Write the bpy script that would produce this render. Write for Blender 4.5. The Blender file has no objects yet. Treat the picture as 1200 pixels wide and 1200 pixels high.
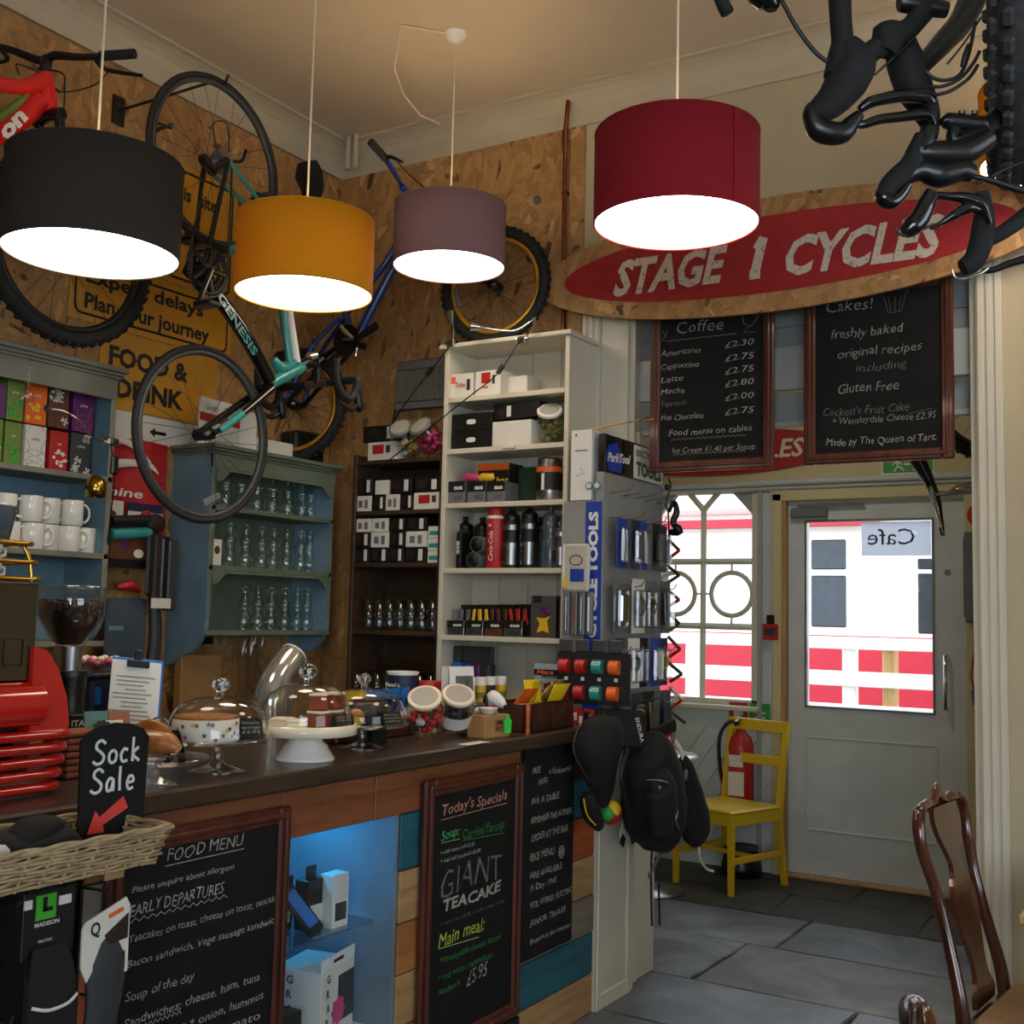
import bpy, math, random, hashlib
from math import sin, cos, pi, radians as R
from mathutils import Vector as V, Matrix as Mx, noise as NZ
random.seed(7)
sc = bpy.context.scene
col = sc.collection
# ---------------------------------------------------------------- camera
YAW, PITCH, ROLL, FPX = -0.54890653, 0.08984421, 0.02291398, 1347.2
CF = V((cos(PITCH)*sin(YAW), cos(PITCH)*cos(YAW), sin(PITCH)))
_r0 = V((cos(YAW), -sin(YAW), 0)); _u0 = _r0.cross(CF)
CR = _r0*cos(ROLL) + _u0*sin(ROLL); CU = -_r0*sin(ROLL) + _u0*cos(ROLL)
CP = V((0, 0, 1.5))
cam = bpy.data.cameras.new('camera'); camo = bpy.data.objects.new('camera', cam); col.objects.link(camo)
camo.matrix_world = Mx(((CR.x, CU.x, -CF.x, CP.x), (CR.y, CU.y, -CF.y, CP.y), (CR.z, CU.z, -CF.z, CP.z), (0, 0, 0, 1)))
cam.sensor_width = 36; cam.lens = 36*FPX/1200; cam.clip_start = 0.05
sc.camera = camo
def ray(px, py): return CF + CR*((px-600)/FPX) - CU*((py-600)/FPX)
def on(px, py, ax, v):                       # where the ray of a pixel meets a real plane of the room
    d = ray(px, py); return CP + d*((v-CP[ax])/d[ax])
def at(px, py, dep): return CP + ray(px, py)*dep
# ---------------------------------------------------------------- exposure, sky, daylight
vs = sc.view_settings; vs.view_transform = 'Standard'; vs.look = 'None'; vs.gamma = 1; vs.use_curve_mapping = False
vs.exposure = -0.1
w = bpy.data.worlds.new('sky'); sc.world = w; w.use_nodes = True
nt = w.node_tree; bg = nt.nodes['Background']
bg.inputs[0].default_value = (0.78, 0.88, 1.0, 1); bg.inputs[1].default_value = 4.4
def area(name, loc, rot, sx, sy, energy, color):
    l = bpy.data.lights.new(name, 'AREA'); l.shape = 'RECTANGLE'; l.size = sx; l.size_y = sy; l.energy = energy; l.color = color
    o = bpy.data.objects.new(name, l); col.objects.link(o); o.location = loc; o.rotation_euler = rot; return o
area('front_window_daylight', (2.92, 1.3, 1.7), (0, R(90), 0), 1.5, 2.2, 15, (.72, .84, 1.0))
area('rear_window_daylight', (1.2, -1.96, 1.8), (R(90), 0, 0), 2.4, 1.5, 64, (.78, .88, 1.0))
sc.cycles.transparent_max_bounces = 24
sc.cycles.max_bounces = 8
# ---------------------------------------------------------------- materials
def s2l(c):
    if isinstance(c, str):
        c = c.lstrip('#'); c = [int(c[i:i+2], 16)/255 for i in (0, 2, 4)]
    return tuple((x/12.92 if x <= .04045 else ((x+.055)/1.055)**2.4) for x in c) + (1,)
MATS = {}
def N(t, ty, **kw):
    n = t.nodes.new(ty)
    for k, v in kw.items():
        if k in n.inputs: n.inputs[k].default_value = v
        else: setattr(n, k, v)
    return n
def mat(name, c='#808080', rough=.6, metal=0, var=.12, sc_=8.0, bump=0.0, spec=.5, stretch=(1,1,1), c2=None, sheen=0, coat=0, trans=0, hi=0, dist=0.0):
    if name in MATS: return MATS[name]
    m = bpy.data.materials.new(name); m.use_nodes = True; t = m.node_tree
    p = t.nodes['Principled BSDF']; p.inputs['Roughness'].default_value = rough; p.inputs['Metallic'].default_value = metal
    p.inputs['Specular IOR Level'].default_value = spec
    if coat: p.inputs['Coat Weight'].default_value = coat; p.inputs['Coat Roughness'].default_value = .08
    if trans: p.inputs['Transmission Weight'].default_value = trans
    tc = N(t, 'ShaderNodeTexCoord'); mp = N(t, 'ShaderNodeMapping'); mp.inputs['Scale'].default_value = stretch
    t.links.new(tc.outputs['Object'], mp.inputs[0])
    n = N(t, 'ShaderNodeTexNoise', Scale=sc_, Detail=5.0, Roughness=.6, Distortion=dist); t.links.new(mp.outputs[0], n.inputs['Vector'])
    a = s2l(c); b = s2l(c2) if c2 else tuple(x*(1-var) for x in a[:3])+(1,)
    if not c2: a = tuple(min(1, x*(1+var*.6)) for x in a[:3])+(1,)
    r = N(t, 'ShaderNodeMapRange'); r.inputs[1].default_value = .33; r.inputs[2].default_value = .67; t.links.new(n.outputs[0], r.inputs[0])
    mx = N(t, 'ShaderNodeMix', data_type='RGBA'); mx.inputs[6].default_value = b; mx.inputs[7].default_value = a
    t.links.new(r.outputs[0], mx.inputs[0]); t.links.new(mx.outputs[2], p.inputs['Base Color'])
    if bump:
        bp = N(t, 'ShaderNodeBump', Strength=bump, Distance=.01); t.links.new(n.outputs[0], bp.inputs['Height']); t.links.new(bp.outputs[0], p.inputs['Normal'])
    MATS[name] = m; return m
def m_osb():
    m = bpy.data.materials.new('osb_strand_board'); m.use_nodes = True; t = m.node_tree; p = t.nodes['Principled BSDF']; p.inputs['Roughness'].default_value = .62
    tc = N(t, 'ShaderNodeTexCoord'); acc = None
    wn = N(t, 'ShaderNodeTexNoise', Scale=5.0, Detail=1.0); t.links.new(tc.outputs['Object'], wn.inputs['Vector'])
    sx = N(t, 'ShaderNodeSeparateXYZ'); t.links.new(tc.outputs['Object'], sx.inputs[0]); ax_ = N(t, 'ShaderNodeMath', operation='ADD'); t.links.new(sx.outputs[0], ax_.inputs[0]); t.links.new(sx.outputs[1], ax_.inputs[1])
    cb = N(t, 'ShaderNodeCombineXYZ'); t.links.new(ax_.outputs[0], cb.inputs[0]); t.links.new(sx.outputs[2], cb.inputs[2])
    for i, (ang, s, k) in enumerate(((10, 30, .5), (-42, 34, .45), (58, 30, .4), (-78, 38, .35))):
        mp = N(t, 'ShaderNodeMapping', vector_type='TEXTURE'); mp.inputs['Rotation'].default_value = (0, R(ang), 0); mp.inputs['Location'].default_value = (i*1.37, 0, i*.71); mp.inputs['Scale'].default_value = (1/(s*.34), 1, 1/s)
        v = N(t, 'ShaderNodeTexVoronoi', Scale=1.0, Randomness=1.0)
        ad = N(t, 'ShaderNodeVectorMath', operation='MULTIPLY_ADD'); t.links.new(wn.outputs['Color'], ad.inputs[0]); ad.inputs[1].default_value = (.05, 0, .05)
        t.links.new(cb.outputs[0], ad.inputs[2]); t.links.new(ad.outputs[0], mp.inputs[0]); t.links.new(mp.outputs[0], v.inputs['Vector'])
        sp = N(t, 'ShaderNodeSeparateColor'); t.links.new(v.outputs['Color'], sp.inputs[0])
        if acc is None: acc = sp.outputs[0]
        else:
            gt = N(t, 'ShaderNodeMath', operation='GREATER_THAN'); gt.inputs[1].default_value = 1-k; t.links.new(sp.outputs[1], gt.inputs[0])
            mx = N(t, 'ShaderNodeMix', data_type='FLOAT'); t.links.new(gt.outputs[0], mx.inputs[0]); t.links.new(acc, mx.inputs[2]); t.links.new(sp.outputs[0], mx.inputs[3]); acc = mx.outputs[0]
    cr = N(t, 'ShaderNodeValToRGB'); e = cr.color_ramp.elements
    e[0].position = 0; e[0].color = s2l('#5c3c1e'); e[1].position = 1; e[1].color = s2l('#cba06c')
    for pos, c in ((.025, '#7a532e'), (.05, '#9a7142'), (.5, '#a87d4b'), (.95, '#b48b59')):
        q = cr.color_ramp.elements.new(pos); q.color = s2l(c)
    t.links.new(acc, cr.inputs[0])
    gn = N(t, 'ShaderNodeTexNoise', Scale=70.0, Detail=4.0); t.links.new(tc.outputs['Object'], gn.inputs['Vector'])
    bn = N(t, 'ShaderNodeTexNoise', Scale=.9, Detail=2.0); t.links.new(tc.outputs['Object'], bn.inputs['Vector'])
    mr = N(t, 'ShaderNodeMapRange'); mr.inputs[3].default_value = .72; mr.inputs[4].default_value = 1.25; t.links.new(gn.outputs[0], mr.inputs[0])
    mr2 = N(t, 'ShaderNodeMapRange'); mr2.inputs[3].default_value = .8; mr2.inputs[4].default_value = 1.2; t.links.new(bn.outputs[0], mr2.inputs[0])
    ml = N(t, 'ShaderNodeMath', operation='MULTIPLY'); t.links.new(mr.outputs[0], ml.inputs[0]); t.links.new(mr2.outputs[0], ml.inputs[1])
    vm = N(t, 'ShaderNodeVectorMath', operation='SCALE'); t.links.new(cr.outputs[0], vm.inputs[0]); t.links.new(ml.outputs[0], vm.inputs['Scale'])
    t.links.new(vm.outputs[0], p.inputs['Base Color'])
    bp = N(t, 'ShaderNodeBump', Strength=.35, Distance=.004); t.links.new(acc, bp.inputs['Height']); t.links.new(bp.outputs[0], p.inputs['Normal'])
    MATS['osb'] = m; return m
def m_glass(name, tint=(1, 1, 1), gl=1.0, base=.04):
    m = bpy.data.materials.new(name); m.use_nodes = True; t = m.node_tree; t.nodes.remove(t.nodes['Principled BSDF'])
    tr = N(t, 'ShaderNodeBsdfTransparent'); tr.inputs[0].default_value = tuple(tint)+(1,)
    g = N(t, 'ShaderNodeBsdfGlossy', Roughness=.03)
    lw = N(t, 'ShaderNodeLayerWeight', Blend=.5); pw = N(t, 'ShaderNodeMath', operation='POWER'); pw.inputs[1].default_value = 3.0
    t.links.new(lw.outputs['Facing'], pw.inputs[0])
    ns = N(t, 'ShaderNodeTexNoise', Scale=30.0)
    ma = N(t, 'ShaderNodeMath', operation='MULTIPLY_ADD'); t.links.new(pw.outputs[0], ma.inputs[0]); ma.inputs[1].default_value = .75*gl; ma.inputs[2].default_value = base
    mx = N(t, 'ShaderNodeMixShader'); t.links.new(ma.outputs[0], mx.inputs[0]); t.links.new(tr.outputs[0], mx.inputs[1]); t.links.new(g.outputs[0], mx.inputs[2])
    t.links.new(mx.outputs[0], t.nodes['Material Output'].inputs[0]); MATS[name] = m; return m
def m_emit(name, c, s):
    m = bpy.data.materials.new(name); m.use_nodes = True; t = m.node_tree; p = t.nodes['Principled BSDF']
    p.inputs['Base Color'].default_value = (.8, .8, .8, 1); p.inputs['Emission Color'].default_value = tuple(c)+(1,); p.inputs['Emission Strength'].default_value = s
    MATS[name] = m; return m
def m_fabric(name, c, tl=.1, sc_=350):
    m = mat(name, c, .9, var=.12, sc_=sc_, bump=.2, spec=.2); t = m.node_tree; p = t.nodes['Principled BSDF']
    tl_ = N(t, 'ShaderNodeBsdfTranslucent'); src = p.inputs['Base Color'].links[0].from_socket; t.links.new(src, tl_.inputs[0])
    mx = N(t, 'ShaderNodeMixShader'); mx.inputs[0].default_value = tl; t.links.new(p.outputs[0], mx.inputs[1]); t.links.new(tl_.outputs[0], mx.inputs[2])
    t.links.new(mx.outputs[0], t.nodes['Material Output'].inputs[0]); return m
def m_wood(name, c, c2, axis=1, rough=.5, sc_=3.0, coat=0, bump=.1):
    st = [9, 9, 9]; st[axis] = .9
    return mat(name, c, rough, c2=c2, sc_=sc_, stretch=tuple(st), bump=bump, coat=coat, dist=.6)
# ---------------------------------------------------------------- geometry
def frame(d):
    d = d.normalized(); a = V((0, 0, 1)) if abs(d.z) < .9 else V((1, 0, 0))
    x = a.cross(d).normalized(); return x, d.cross(x)
def smooth_path(pts, r, k=4):
    pts = [V(p) for p in pts]; n = len(pts)
    if n < 3: return pts, r
    rr = r if isinstance(r, list) else None; P_ = []; Q = []
    def cr(a, b, c, d, t): return (b*2+(c-a)*t+(a*2-b*5+c*4-d)*(t*t)+(b*3-a-c*3+d)*(t*t*t))*.5
    for i in range(n-1):
        a = pts[max(i-1, 0)]; b = pts[i]; c = pts[i+1]; d = pts[min(i+2, n-1)]
        for j in range(k):
            t = j/k; P_.append(cr(a, b, c, d, t))
            if rr: 
                x, y = rr[i], rr[i+1]; Q.append(tuple(u*(1-t)+v*t for u, v in zip(x, y)) if isinstance(x, tuple) else x*(1-t)+y*t)
    P_.append(pts[-1])
    if rr: Q.append(rr[-1])
    return P_, (Q if rr else r)
class B:
    def __init__(s): s.v = []; s.f = []; s.mi = []; s.sm = []; s.mats = []; s.cm = 0; s.X = None
    def use(s, m):
        if isinstance(m, str): m = MATS[m]
        if m not in s.mats: s.mats.append(m)
        s.cm = s.mats.index(m); return s
    def add(s, vs_, fs, smooth=False):
        o = len(s.v)
        if s.X is not None: vs_ = [s.X @ V(q) for q in vs_]
        s.v += [tuple(q) for q in vs_]; s.f += [tuple(i+o for i in f) for f in fs]; s.mi += [s.cm]*len(fs); s.sm += [smooth]*len(fs); return s
    def box(s, c, d, bev=0, rot=None):
        hx, hy, hz = d[0]/2, d[1]/2, d[2]/2; c = V(c)
        M = rot if rot is not None else Mx.Identity(3)
        if bev <= 0:
            vv = [(x, y, z) for x in (-hx, hx) for y in (-hy, hy) for z in (-hz, hz)]
            ff = [(0, 1, 3, 2), (4, 6, 7, 5), (0, 4, 5, 1), (2, 3, 7, 6), (0, 2, 6, 4), (1, 5, 7, 3)]
        else:
            b = min(bev, hx*.9, hy*.9, hz*.9); vv = []; idx = {}
            for i, x in enumerate((-1, 1)):
                for j, y in enumerate((-1, 1)):
                    for k, z in enumerate((-1, 1)):
                        for ax in range(3):
                            h = [hx-b, hy-b, hz-b]; h[ax] += b; idx[i, j, k, ax] = len(vv); vv.append((x*h[0], y*h[1], z*h[2]))
            ff = []; I = idx
            for i in (0, 1):
                q = [I[i, 0, 0, 0], I[i, 1, 0, 0], I[i, 1, 1, 0], I[i, 0, 1, 0]]; ff.append(q if i else q[::-1])
                q = [I[0, i, 0, 1], I[0, i, 1, 1], I[1, i, 1, 1], I[1, i, 0, 1]]; ff.append(q if i else q[::-1])
                q = [I[0, 0, i, 2], I[1, 0, i, 2], I[1, 1, i, 2], I[0, 1, i, 2]]; ff.append(q if i else q[::-1])
            for a in (0, 1):
                for b_ in (0, 1):
                    fl = (a == b_)
                    q = [I[a, b_, 0, 0], I[a, b_, 0, 1], I[a, b_, 1, 1], I[a, b_, 1, 0]]; ff.append(q if fl else q[::-1])
                    q = [I[a, 0, b_, 2], I[a, 0, b_, 0], I[a, 1, b_, 0], I[a, 1, b_, 2]]; ff.append(q if fl else q[::-1])
                    q = [I[0, a, b_, 1], I[0, a, b_, 2], I[1, a, b_, 2], I[1, a, b_, 1]]; ff.append(q if fl else q[::-1])
            for i in (0, 1):
                for j in (0, 1):
                    for k in (0, 1):
                        q = [I[i, j, k, 0], I[i, j, k, 1], I[i, j, k, 2]]; ff.append(q if (i+j+k) % 2 else q[::-1])
        return s.add([M @ V(q) + c for q in vv], ff)
    def bb(s, a, b, bev=0):
        return s.box(((a[0]+b[0])/2, (a[1]+b[1])/2, (a[2]+b[2])/2), (abs(b[0]-a[0]), abs(b[1]-a[1]), abs(b[2]-a[2])), bev)
    def tube(s, pts, r, n=8, closed=False, caps=True, flat=None, smooth=True):
        pts = [V(p) for p in pts]; k = len(pts); rr = r if isinstance(r, (list, tuple)) else [r]*k
        vv = []; ff = []; up = None
        for i, p in enumerate(pts):
            a = pts[(i-1) % k] if (closed or i) else p; b = pts[(i+1) % k] if (closed or i < k-1) else p
            d = (b-a)
            if d.length < 1e-9: d = V((0, 0, 1))
            d.normalize()
            if up is None:
                x, y = frame(d) if flat is None else ((V(flat)-d*d.dot(V(flat))).normalized(), None)
                up = x
            x = (up - d*up.dot(d)).normalized(); up = x; y = d.cross(x)
            ra = rr[i]; rx, ry = ra if isinstance(ra, (list, tuple)) else (ra, ra)
            for j in range(n):
                t = 2*pi*j/n; vv.append(p + x*(cos(t)*rx) + y*(sin(t)*ry))
        for i in range(k if closed else k-1):
            for j in range(n):
                a = i*n+j; b = i*n+(j+1) % n; c = ((i+1) % k)*n+(j+1) % n; d = ((i+1) % k)*n+j; ff.append((a, b, c, d))
        s.add(vv, ff, smooth)
        if caps and not closed:
            s.add(vv[:n], [tuple(range(n))[::-1]]); s.add(vv[-n:], [tuple(range(n))])
        return s
    def stube(s, pts, r, n=8, k=4, **kw):
        p, q = smooth_path(pts, r, k); return s.tube(p, q, n, **kw)
    def cyl(s, a, b, r, r2=None, n=16, caps=True): return s.tube([a, b], [r, r if r2 is None else r2], n, caps=caps)
    def lathe(s, prof, c=(0, 0, 0), n=24, M=None, smooth=True):
        c = V(c); vv = []; ff = []; k = len(prof)
        for r, z in prof:
            for j in range(n):
                q = V((r*cos(2*pi*j/n), r*sin(2*pi*j/n), z)); vv.append((M @ q if M else q)+c)
        for i in range(k-1):
            for j in range(n): ff.append((i*n+j, i*n+(j+1) % n, (i+1)*n+(j+1) % n, (i+1)*n+j))
        s.add(vv, ff, smooth)
        if prof[0][0] > 1e-5 and prof[0][0] < 0: pass
        return s
    def disc(s, c, r, n=24, M=None, flip=False):
        c = V(c); vv = [(M @ V((r*cos(2*pi*j/n), r*sin(2*pi*j/n), 0)) if M else V((r*cos(2*pi*j/n), r*sin(2*pi*j/n), 0)))+c for j in range(n)]
        return s.add(vv, [tuple(range(n))[::-1] if flip else tuple(range(n))])
    def sph(s, c, r, n=12, m=8):
        rr = r if isinstance(r, (tuple, list)) else (r, r, r); vv = []; ff = []
        for i in range(m+1):
            for j in range(n):
                t = pi*i/m; p = 2*pi*j/n; vv.append((c[0]+rr[0]*sin(t)*cos(p), c[1]+rr[1]*sin(t)*sin(p), c[2]-rr[2]*cos(t)))
        for i in range(m):
            for j in range(n): ff.append((i*n+j, i*n+(j+1) % n, (i+1)*n+(j+1) % n, (i+1)*n+j))
        return s.add(vv, ff, True)
    def prism(s, poly, O, u, v, th, smooth=False):     # polygon in (u,v) plane at O, extruded by th along u x v
        O = V(O); u = V(u); v = V(v); n = u.cross(v).normalized(); k = len(poly)
        a = [O+u*p[0]+v*p[1] for p in poly]; b = [q+n*th for q in a]
        s.add(b, [tuple(range(k))]); s.add(a, [tuple(range(k))[::-1]])
        return s.add(a+b, [(i, (i+1) % k, k+(i+1) % k, k+i) for i in range(k)], smooth)
    def grid(s, P, smooth=True, closed=False):          # P[i][j] rows of points
        n = len(P); m = len(P[0]); vv = [q for row in P for q in row]; ff = []
        for i in range(n-1):
            for j in range(m if closed else m-1): ff.append((i*m+j, i*m+(j+1) % m, (i+1)*m+(j+1) % m, (i+1)*m+j))
        return s.add(vv, ff, smooth)
XF = {}
def xf(o): return XF.get(o.name, Mx.Identity(4))
def _mesh(name, b):
    me = bpy.data.meshes.new(name); me.from_pydata(b.v, [], b.f)
    for m in b.mats: me.materials.append(m)
    if b.mats: me.polygons.foreach_set('material_index', b.mi)
    me.polygons.foreach_set('use_smooth', b.sm); me.update(); return me
def T(name, label, cat, loc, rz=0, group=None, kind=None):
    o = bpy.data.objects.new(name, None); o.empty_display_size = .05; col.objects.link(o); o.location = loc; o.rotation_euler = (0, 0, R(rz))
    XF[o.name] = Mx.Translation(V(loc)) @ Mx.Rotation(R(rz), 4, 'Z')
    if kind: o['kind'] = kind
    if label: o['label'] = label
    if cat: o['category'] = cat
    if group: o['group'] = group
    return o
def P(name, b, parent, m=None, world=False, label=None, kind=None):
    if m is not None and not b.mats:
        b.mats = [MATS[m] if isinstance(m, str) else m]; b.mi = [0]*len(b.f)
    if world:
        M = xf(parent).inverted(); b.v = [tuple(M @ V(q)) for q in b.v]
    o = bpy.data.objects.new(name, _mesh(name, b)); col.objects.link(o); o.parent = parent; XF[o.name] = xf(parent)
    if label: o['label'] = label
    if kind: o['kind'] = kind
    return o
def S(name, b, label=None, cat=None, m=None, group=None, kind=None, rz=0, loc=None):
    """one-mesh thing (or setting): built in world space, origin moved to its base"""
    if m is not None and not b.mats:
        b.mats = [MATS[m] if isinstance(m, str) else m]; b.mi = [0]*len(b.f)
    if loc is None:
        xs = [q[0] for q in b.v]; ys = [q[1] for q in b.v]; zs = [q[2] for q in b.v]
        loc = V(((min(xs)+max(xs))/2, (min(ys)+max(ys))/2, min(zs)))
        if kind == 'structure': loc = V((0, 0, 0))
        b.v = [(q[0]-loc[0], q[1]-loc[1], q[2]-loc[2]) for q in b.v]
    o = bpy.data.objects.new(name, _mesh(name, b)); col.objects.link(o); o.location = loc; o.rotation_euler = (0, 0, R(rz))
    XF[o.name] = Mx.Translation(V(loc)) @ Mx.Rotation(R(rz), 4, 'Z')
    if label: o['label'] = label
    if cat: o['category'] = cat
    if group: o['group'] = group
    if kind: o['kind'] = kind
    return o
def dup(root, loc, rz=0, label=None, group=None, tilt=None):
    def cp(o, par):
        c = o.copy(); col.objects.link(c); c.parent = par
        for ch in o.children: cp(ch, c)
        return c
    r = cp(root, None); r.location = loc; r.rotation_euler = tilt if tilt else (0, 0, R(rz))
    XF[r.name] = Mx.Translation(V(loc)) @ Mx.Rotation(R(rz), 4, 'Z')
    if label: r['label'] = label
    if group: r['group'] = group
    return r
# lettering: built-in font turned into mesh, laid on plane O,u,v
_TX = {}
def tmesh(s_, off=0.0, res=2):
    k = (s_, off, res)
    if k in _TX: return _TX[k]
    c = bpy.data.curves.new('lettering', 'FONT'); c.body = s_; c.resolution_u = res; c.offset = off; c.fill_mode = 'FRONT'
    o = bpy.data.objects.new('lettering', c); me = o.to_mesh()
    vv = [tuple(q.co) for q in me.vertices]; ff = [tuple(p.vertices) for p in me.polygons]
    o.to_mesh_clear(); bpy.data.objects.remove(o); bpy.data.curves.remove(c); _TX[k] = (vv, ff); return _TX[k]
def text(b, s_, O, u, v, h, w=None, off=0.0, shear=0.0, jit=0.0, center=False, lift=.0008, squeeze=1.0, mirror=False):
    """h = cap height, w = total width or None"""
    if not s_.strip(): return b
    vv, ff = tmesh(s_, off)
    if not vv: return b
    x0 = min(q[0] for q in vv); x1 = max(q[0] for q in vv); k = h/.70; kx = (w/(x1-x0)) if w else k*squeeze
    O = V(O); u = V(u); v = V(v); n = u.cross(v).normalized(); out = []
    W = (x1-x0)*kx
    for x, y, z in vv:
        X = (x-x0)*kx + shear*y*k; Y = y*k
        if center: X -= W/2
        if jit: X += .16*y*k; Y += h*.07*sin(x*1.7+len(s_)) ; X += h*.05*sin(x*2.9+Y*40); X += NZ.noise((x*3+7*len(s_), y*3, 1))*jit*h; Y += NZ.noise((x*2.2, 3*len(s_), 5))*jit*h*1.6
        if mirror: X = W-X
        out.append(O+u*X+v*Y+n*lift)
    return b.add(out, ff)
U, UY, UZ, UXm = V((1, 0, 0)), V((0, 1, 0)), V((0, 0, 1)), V((-1, 0, 0))
# ================================================================ materials
m_osb()
mat('plaster_cream', '#bbad8e', .8, var=.06, sc_=3, bump=.05)
mat('plaster_ceiling', '#cbbea8', .85, var=.06, sc_=1.6)
mat('coving_white', '#bdb299', .6, var=.04)
mat('paint_white', '#cfc8b4', .5, var=.04, sc_=5, bump=.03)
mat('paint_grey', '#9fa3a2', .5, var=.08, sc_=5)
mat('paint_grey_light', '#b5b6b0', .5, var=.07, sc_=5)
mat('porch_cream', '#cbbd92', .7, var=.06)
mat('porch_grey', '#c3c8c8', .5, var=.08, sc_=5, bump=.03)
mat('door_grey', '#cdd1cf', .45, var=.10, sc_=3, bump=.04)
m_wood('pale_pine', '#c7a06a', '#a87c48', 2)
m_wood('pine', '#a9713c', '#8a5527', 1, .55); m_wood('pine_red', '#8e5532', '#6b3a1e', 1, .5)
m_wood('pale_plank', '#b18d5f', '#94714a', 1, .6)
m_wood('orange_plank', '#b4562a', '#96431e', 1, .55)
m_wood('teal_plank', '#24606e', '#1a4a58', 1, .55)
m_wood('grey_plank', '#7d7263', '#655b4e', 1, .6)
m_wood('dark_counter', '#443224', '#2a1e15', 1, .34, coat=.12)
m_wood('mahogany', '#5e2a18', '#3c180d', 2, .35, coat=.3)
m_wood('chair_wood', '#5a2c16', '#36180b', 2, .22, coat=.6)
m_wood('dark_shelf', '#4a3320', '#2e1f12', 0, .5)
mat('stone', '#7f8287', .5, c2='#4b4d50', sc_=2.2, bump=.4, dist=1.2)
mat('stone_b', '#73767d', .45, c2='#484b50', sc_=2.6, bump=.4, dist=1.0)
mat('stone_c', '#86857f', .55, c2='#54524c', sc_=1.9, bump=.4, dist=1.0)
mat('stone_dark', '#4d4a42', .8, c2='#35332d', sc_=2.4, bump=.4, dist=1.0)  # darker, browner stone for the rows towards the porch door
mat('mortar', '#4d4a46', .9, var=.3, sc_=20, bump=.5)
mat('black', '#0c0b0b', .5, var=.2)
mat('black_matt', '#0d0c0c', .85, var=.2, sc_=40)
mat('black_gloss', '#0e0e0f', .18, var=.1, coat=.4)
mat('black_plastic', '#100f0f', .35, var=.15)
mat('rubber', '#1c1b1a', .75, var=.25, sc_=60, bump=.2)
mat('chalkboard', '#0c0c0c', .8, c2='#141414', sc_=5, spec=.3)
mat('chalk', '#a4a49c', .95, var=.3, sc_=90)
mat('chalk_dim', '#6a6a66', .95, var=.3, sc_=90)
mat('chalk_green', '#4fae62', .95, var=.3, sc_=90)
mat('chalk_dgreen', '#2c7a3e', .95, var=.3, sc_=90)
mat('chalk_yellow', '#a8c04a', .95, var=.3, sc_=90)
mat('chalk_pink', '#c08a78', .95, var=.3, sc_=90)
mat('chrome', '#d8d8d8', .12, 1, var=.05)
mat('steel', '#9c9c9c', .3, 1, var=.08, sc_=20)
mat('dark_steel', '#4a4a4c', .35, 1, var=.1)
mat('brass', '#b08a3a', .22, 1, var=.1)
mat('copper', '#a5603c', .32, 1, c2='#6f3a24', sc_=9)
mat('copper_old', '#8a5a48', .42, .85, c2='#5c3a30', sc_=18)
mat('white', '#e2e0da', .45, var=.03)
mat('white_gloss', '#e6e2d8', .15, var=.02, coat=.3)
mat('white_card', '#d8d4c8', .7, var=.05)
mat('cream_gloss', '#e8dcc0', .2, var=.03, coat=.3)
mat('red', '#b3201f', .4, var=.08)
mat('red_sign', '#a31f24', .5, var=.12, sc_=30)
mat('red_gloss', '#c01712', .12, var=.04, coat=.6)
mat('red_bike', '#d8201c', .22, var=.05, coat=.4)
mat('yellow_sign', '#c98e1e', .45, var=.06)
mat('yellow', '#e0b51c', .45, var=.06)
mat('yellow_chair', '#d9b21e', .35, var=.06, sc_=4)
mat('orange', '#e0641e', .4, var=.06)
mat('teal', '#2f8f88', .3, var=.06, coat=.3)
mat('blue', '#1c3f9c', .35, var=.08)
mat('blue_bike', '#1c3f8e', .25, var=.1, coat=.4)
mat('bright_blue', '#1f6fc0', .4, var=.08)
mat('green', '#2f9a3c', .45, var=.08)
mat('lime', '#6c8434', .5, var=.12)
mat('purple', '#5a1f63', .45, var=.1)
mat('pink', '#c8407a', .45, var=.1)
mat('brown', '#5c3218', .5, var=.15)
mat('kraft', '#a57c4c', .75, var=.08, sc_=12, bump=.1)
mat('dresser_blue', '#6f8d9c', .55, c2='#617d8b', sc_=6)
mat('dresser_green', '#6a7564', .55, c2='#596453', sc_=6)
mat('dresser_grey', '#7f7f70', .55, c2='#6c6c5f', sc_=6)
mat('tag_dark', '#2a1712', .6, var=.2)
mat('grey_plastic', '#6b6d6f', .4, var=.1)
mat('grey_dark', '#37393b', .45, var=.1)
mat('navy', '#1a2440', .5, var=.2)
mat('yellow_rim', '#c8901e', .3, .5, var=.08)
m_glass('glass'); m_glass('glass_bottle', (.94, .99, .97), 1.4, .09); m_glass('plastic_clear', (.93, .94, .95), 1.1, .10)
m_glass('window_glass', (.97, .99, 1), .6, .02)
# ================================================================ setting
XW, YB, ZC = -3.78, 4.43, 3.87
CORN = 'structure'
S('ceiling', B().bb((XW-.2, -2.2, ZC), (3.2, YB+.3, ZC+.1)), m='plaster_ceiling', kind=CORN)
def slab(name, m, *boxes):
    b = B()
    for p, q in boxes: b.bb(p, q)
    return S(name, b, m=m, kind=CORN)
wl = slab('wall_left', 'plaster_cream', ((XW-.2, -2.2, 0), (XW-.018, YB+.3, ZC)))
for i, (y0, y1) in enumerate(((-2.0, -.78), (-.78, .44), (.44, 1.66), (1.66, 2.88), (2.88, 4.10), (4.10, YB-.018))):
    for z0, z1 in ((.9, 1.27), (1.27, 3.71)):
        P('board_panel', B().bb((XW-.018, y0+.001, z0), (XW, y1-.001, z1-.002), .002), wl, 'osb', world=True)
wb = slab('wall_back', 'plaster_cream', ((XW, YB, 0), (-2.13, YB+.26, ZC)), ((-2.13, YB, 2.87), (-.72, YB+.26, ZC)), ((-.72, YB, 0), (3.0, YB+.26, ZC)))
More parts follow.
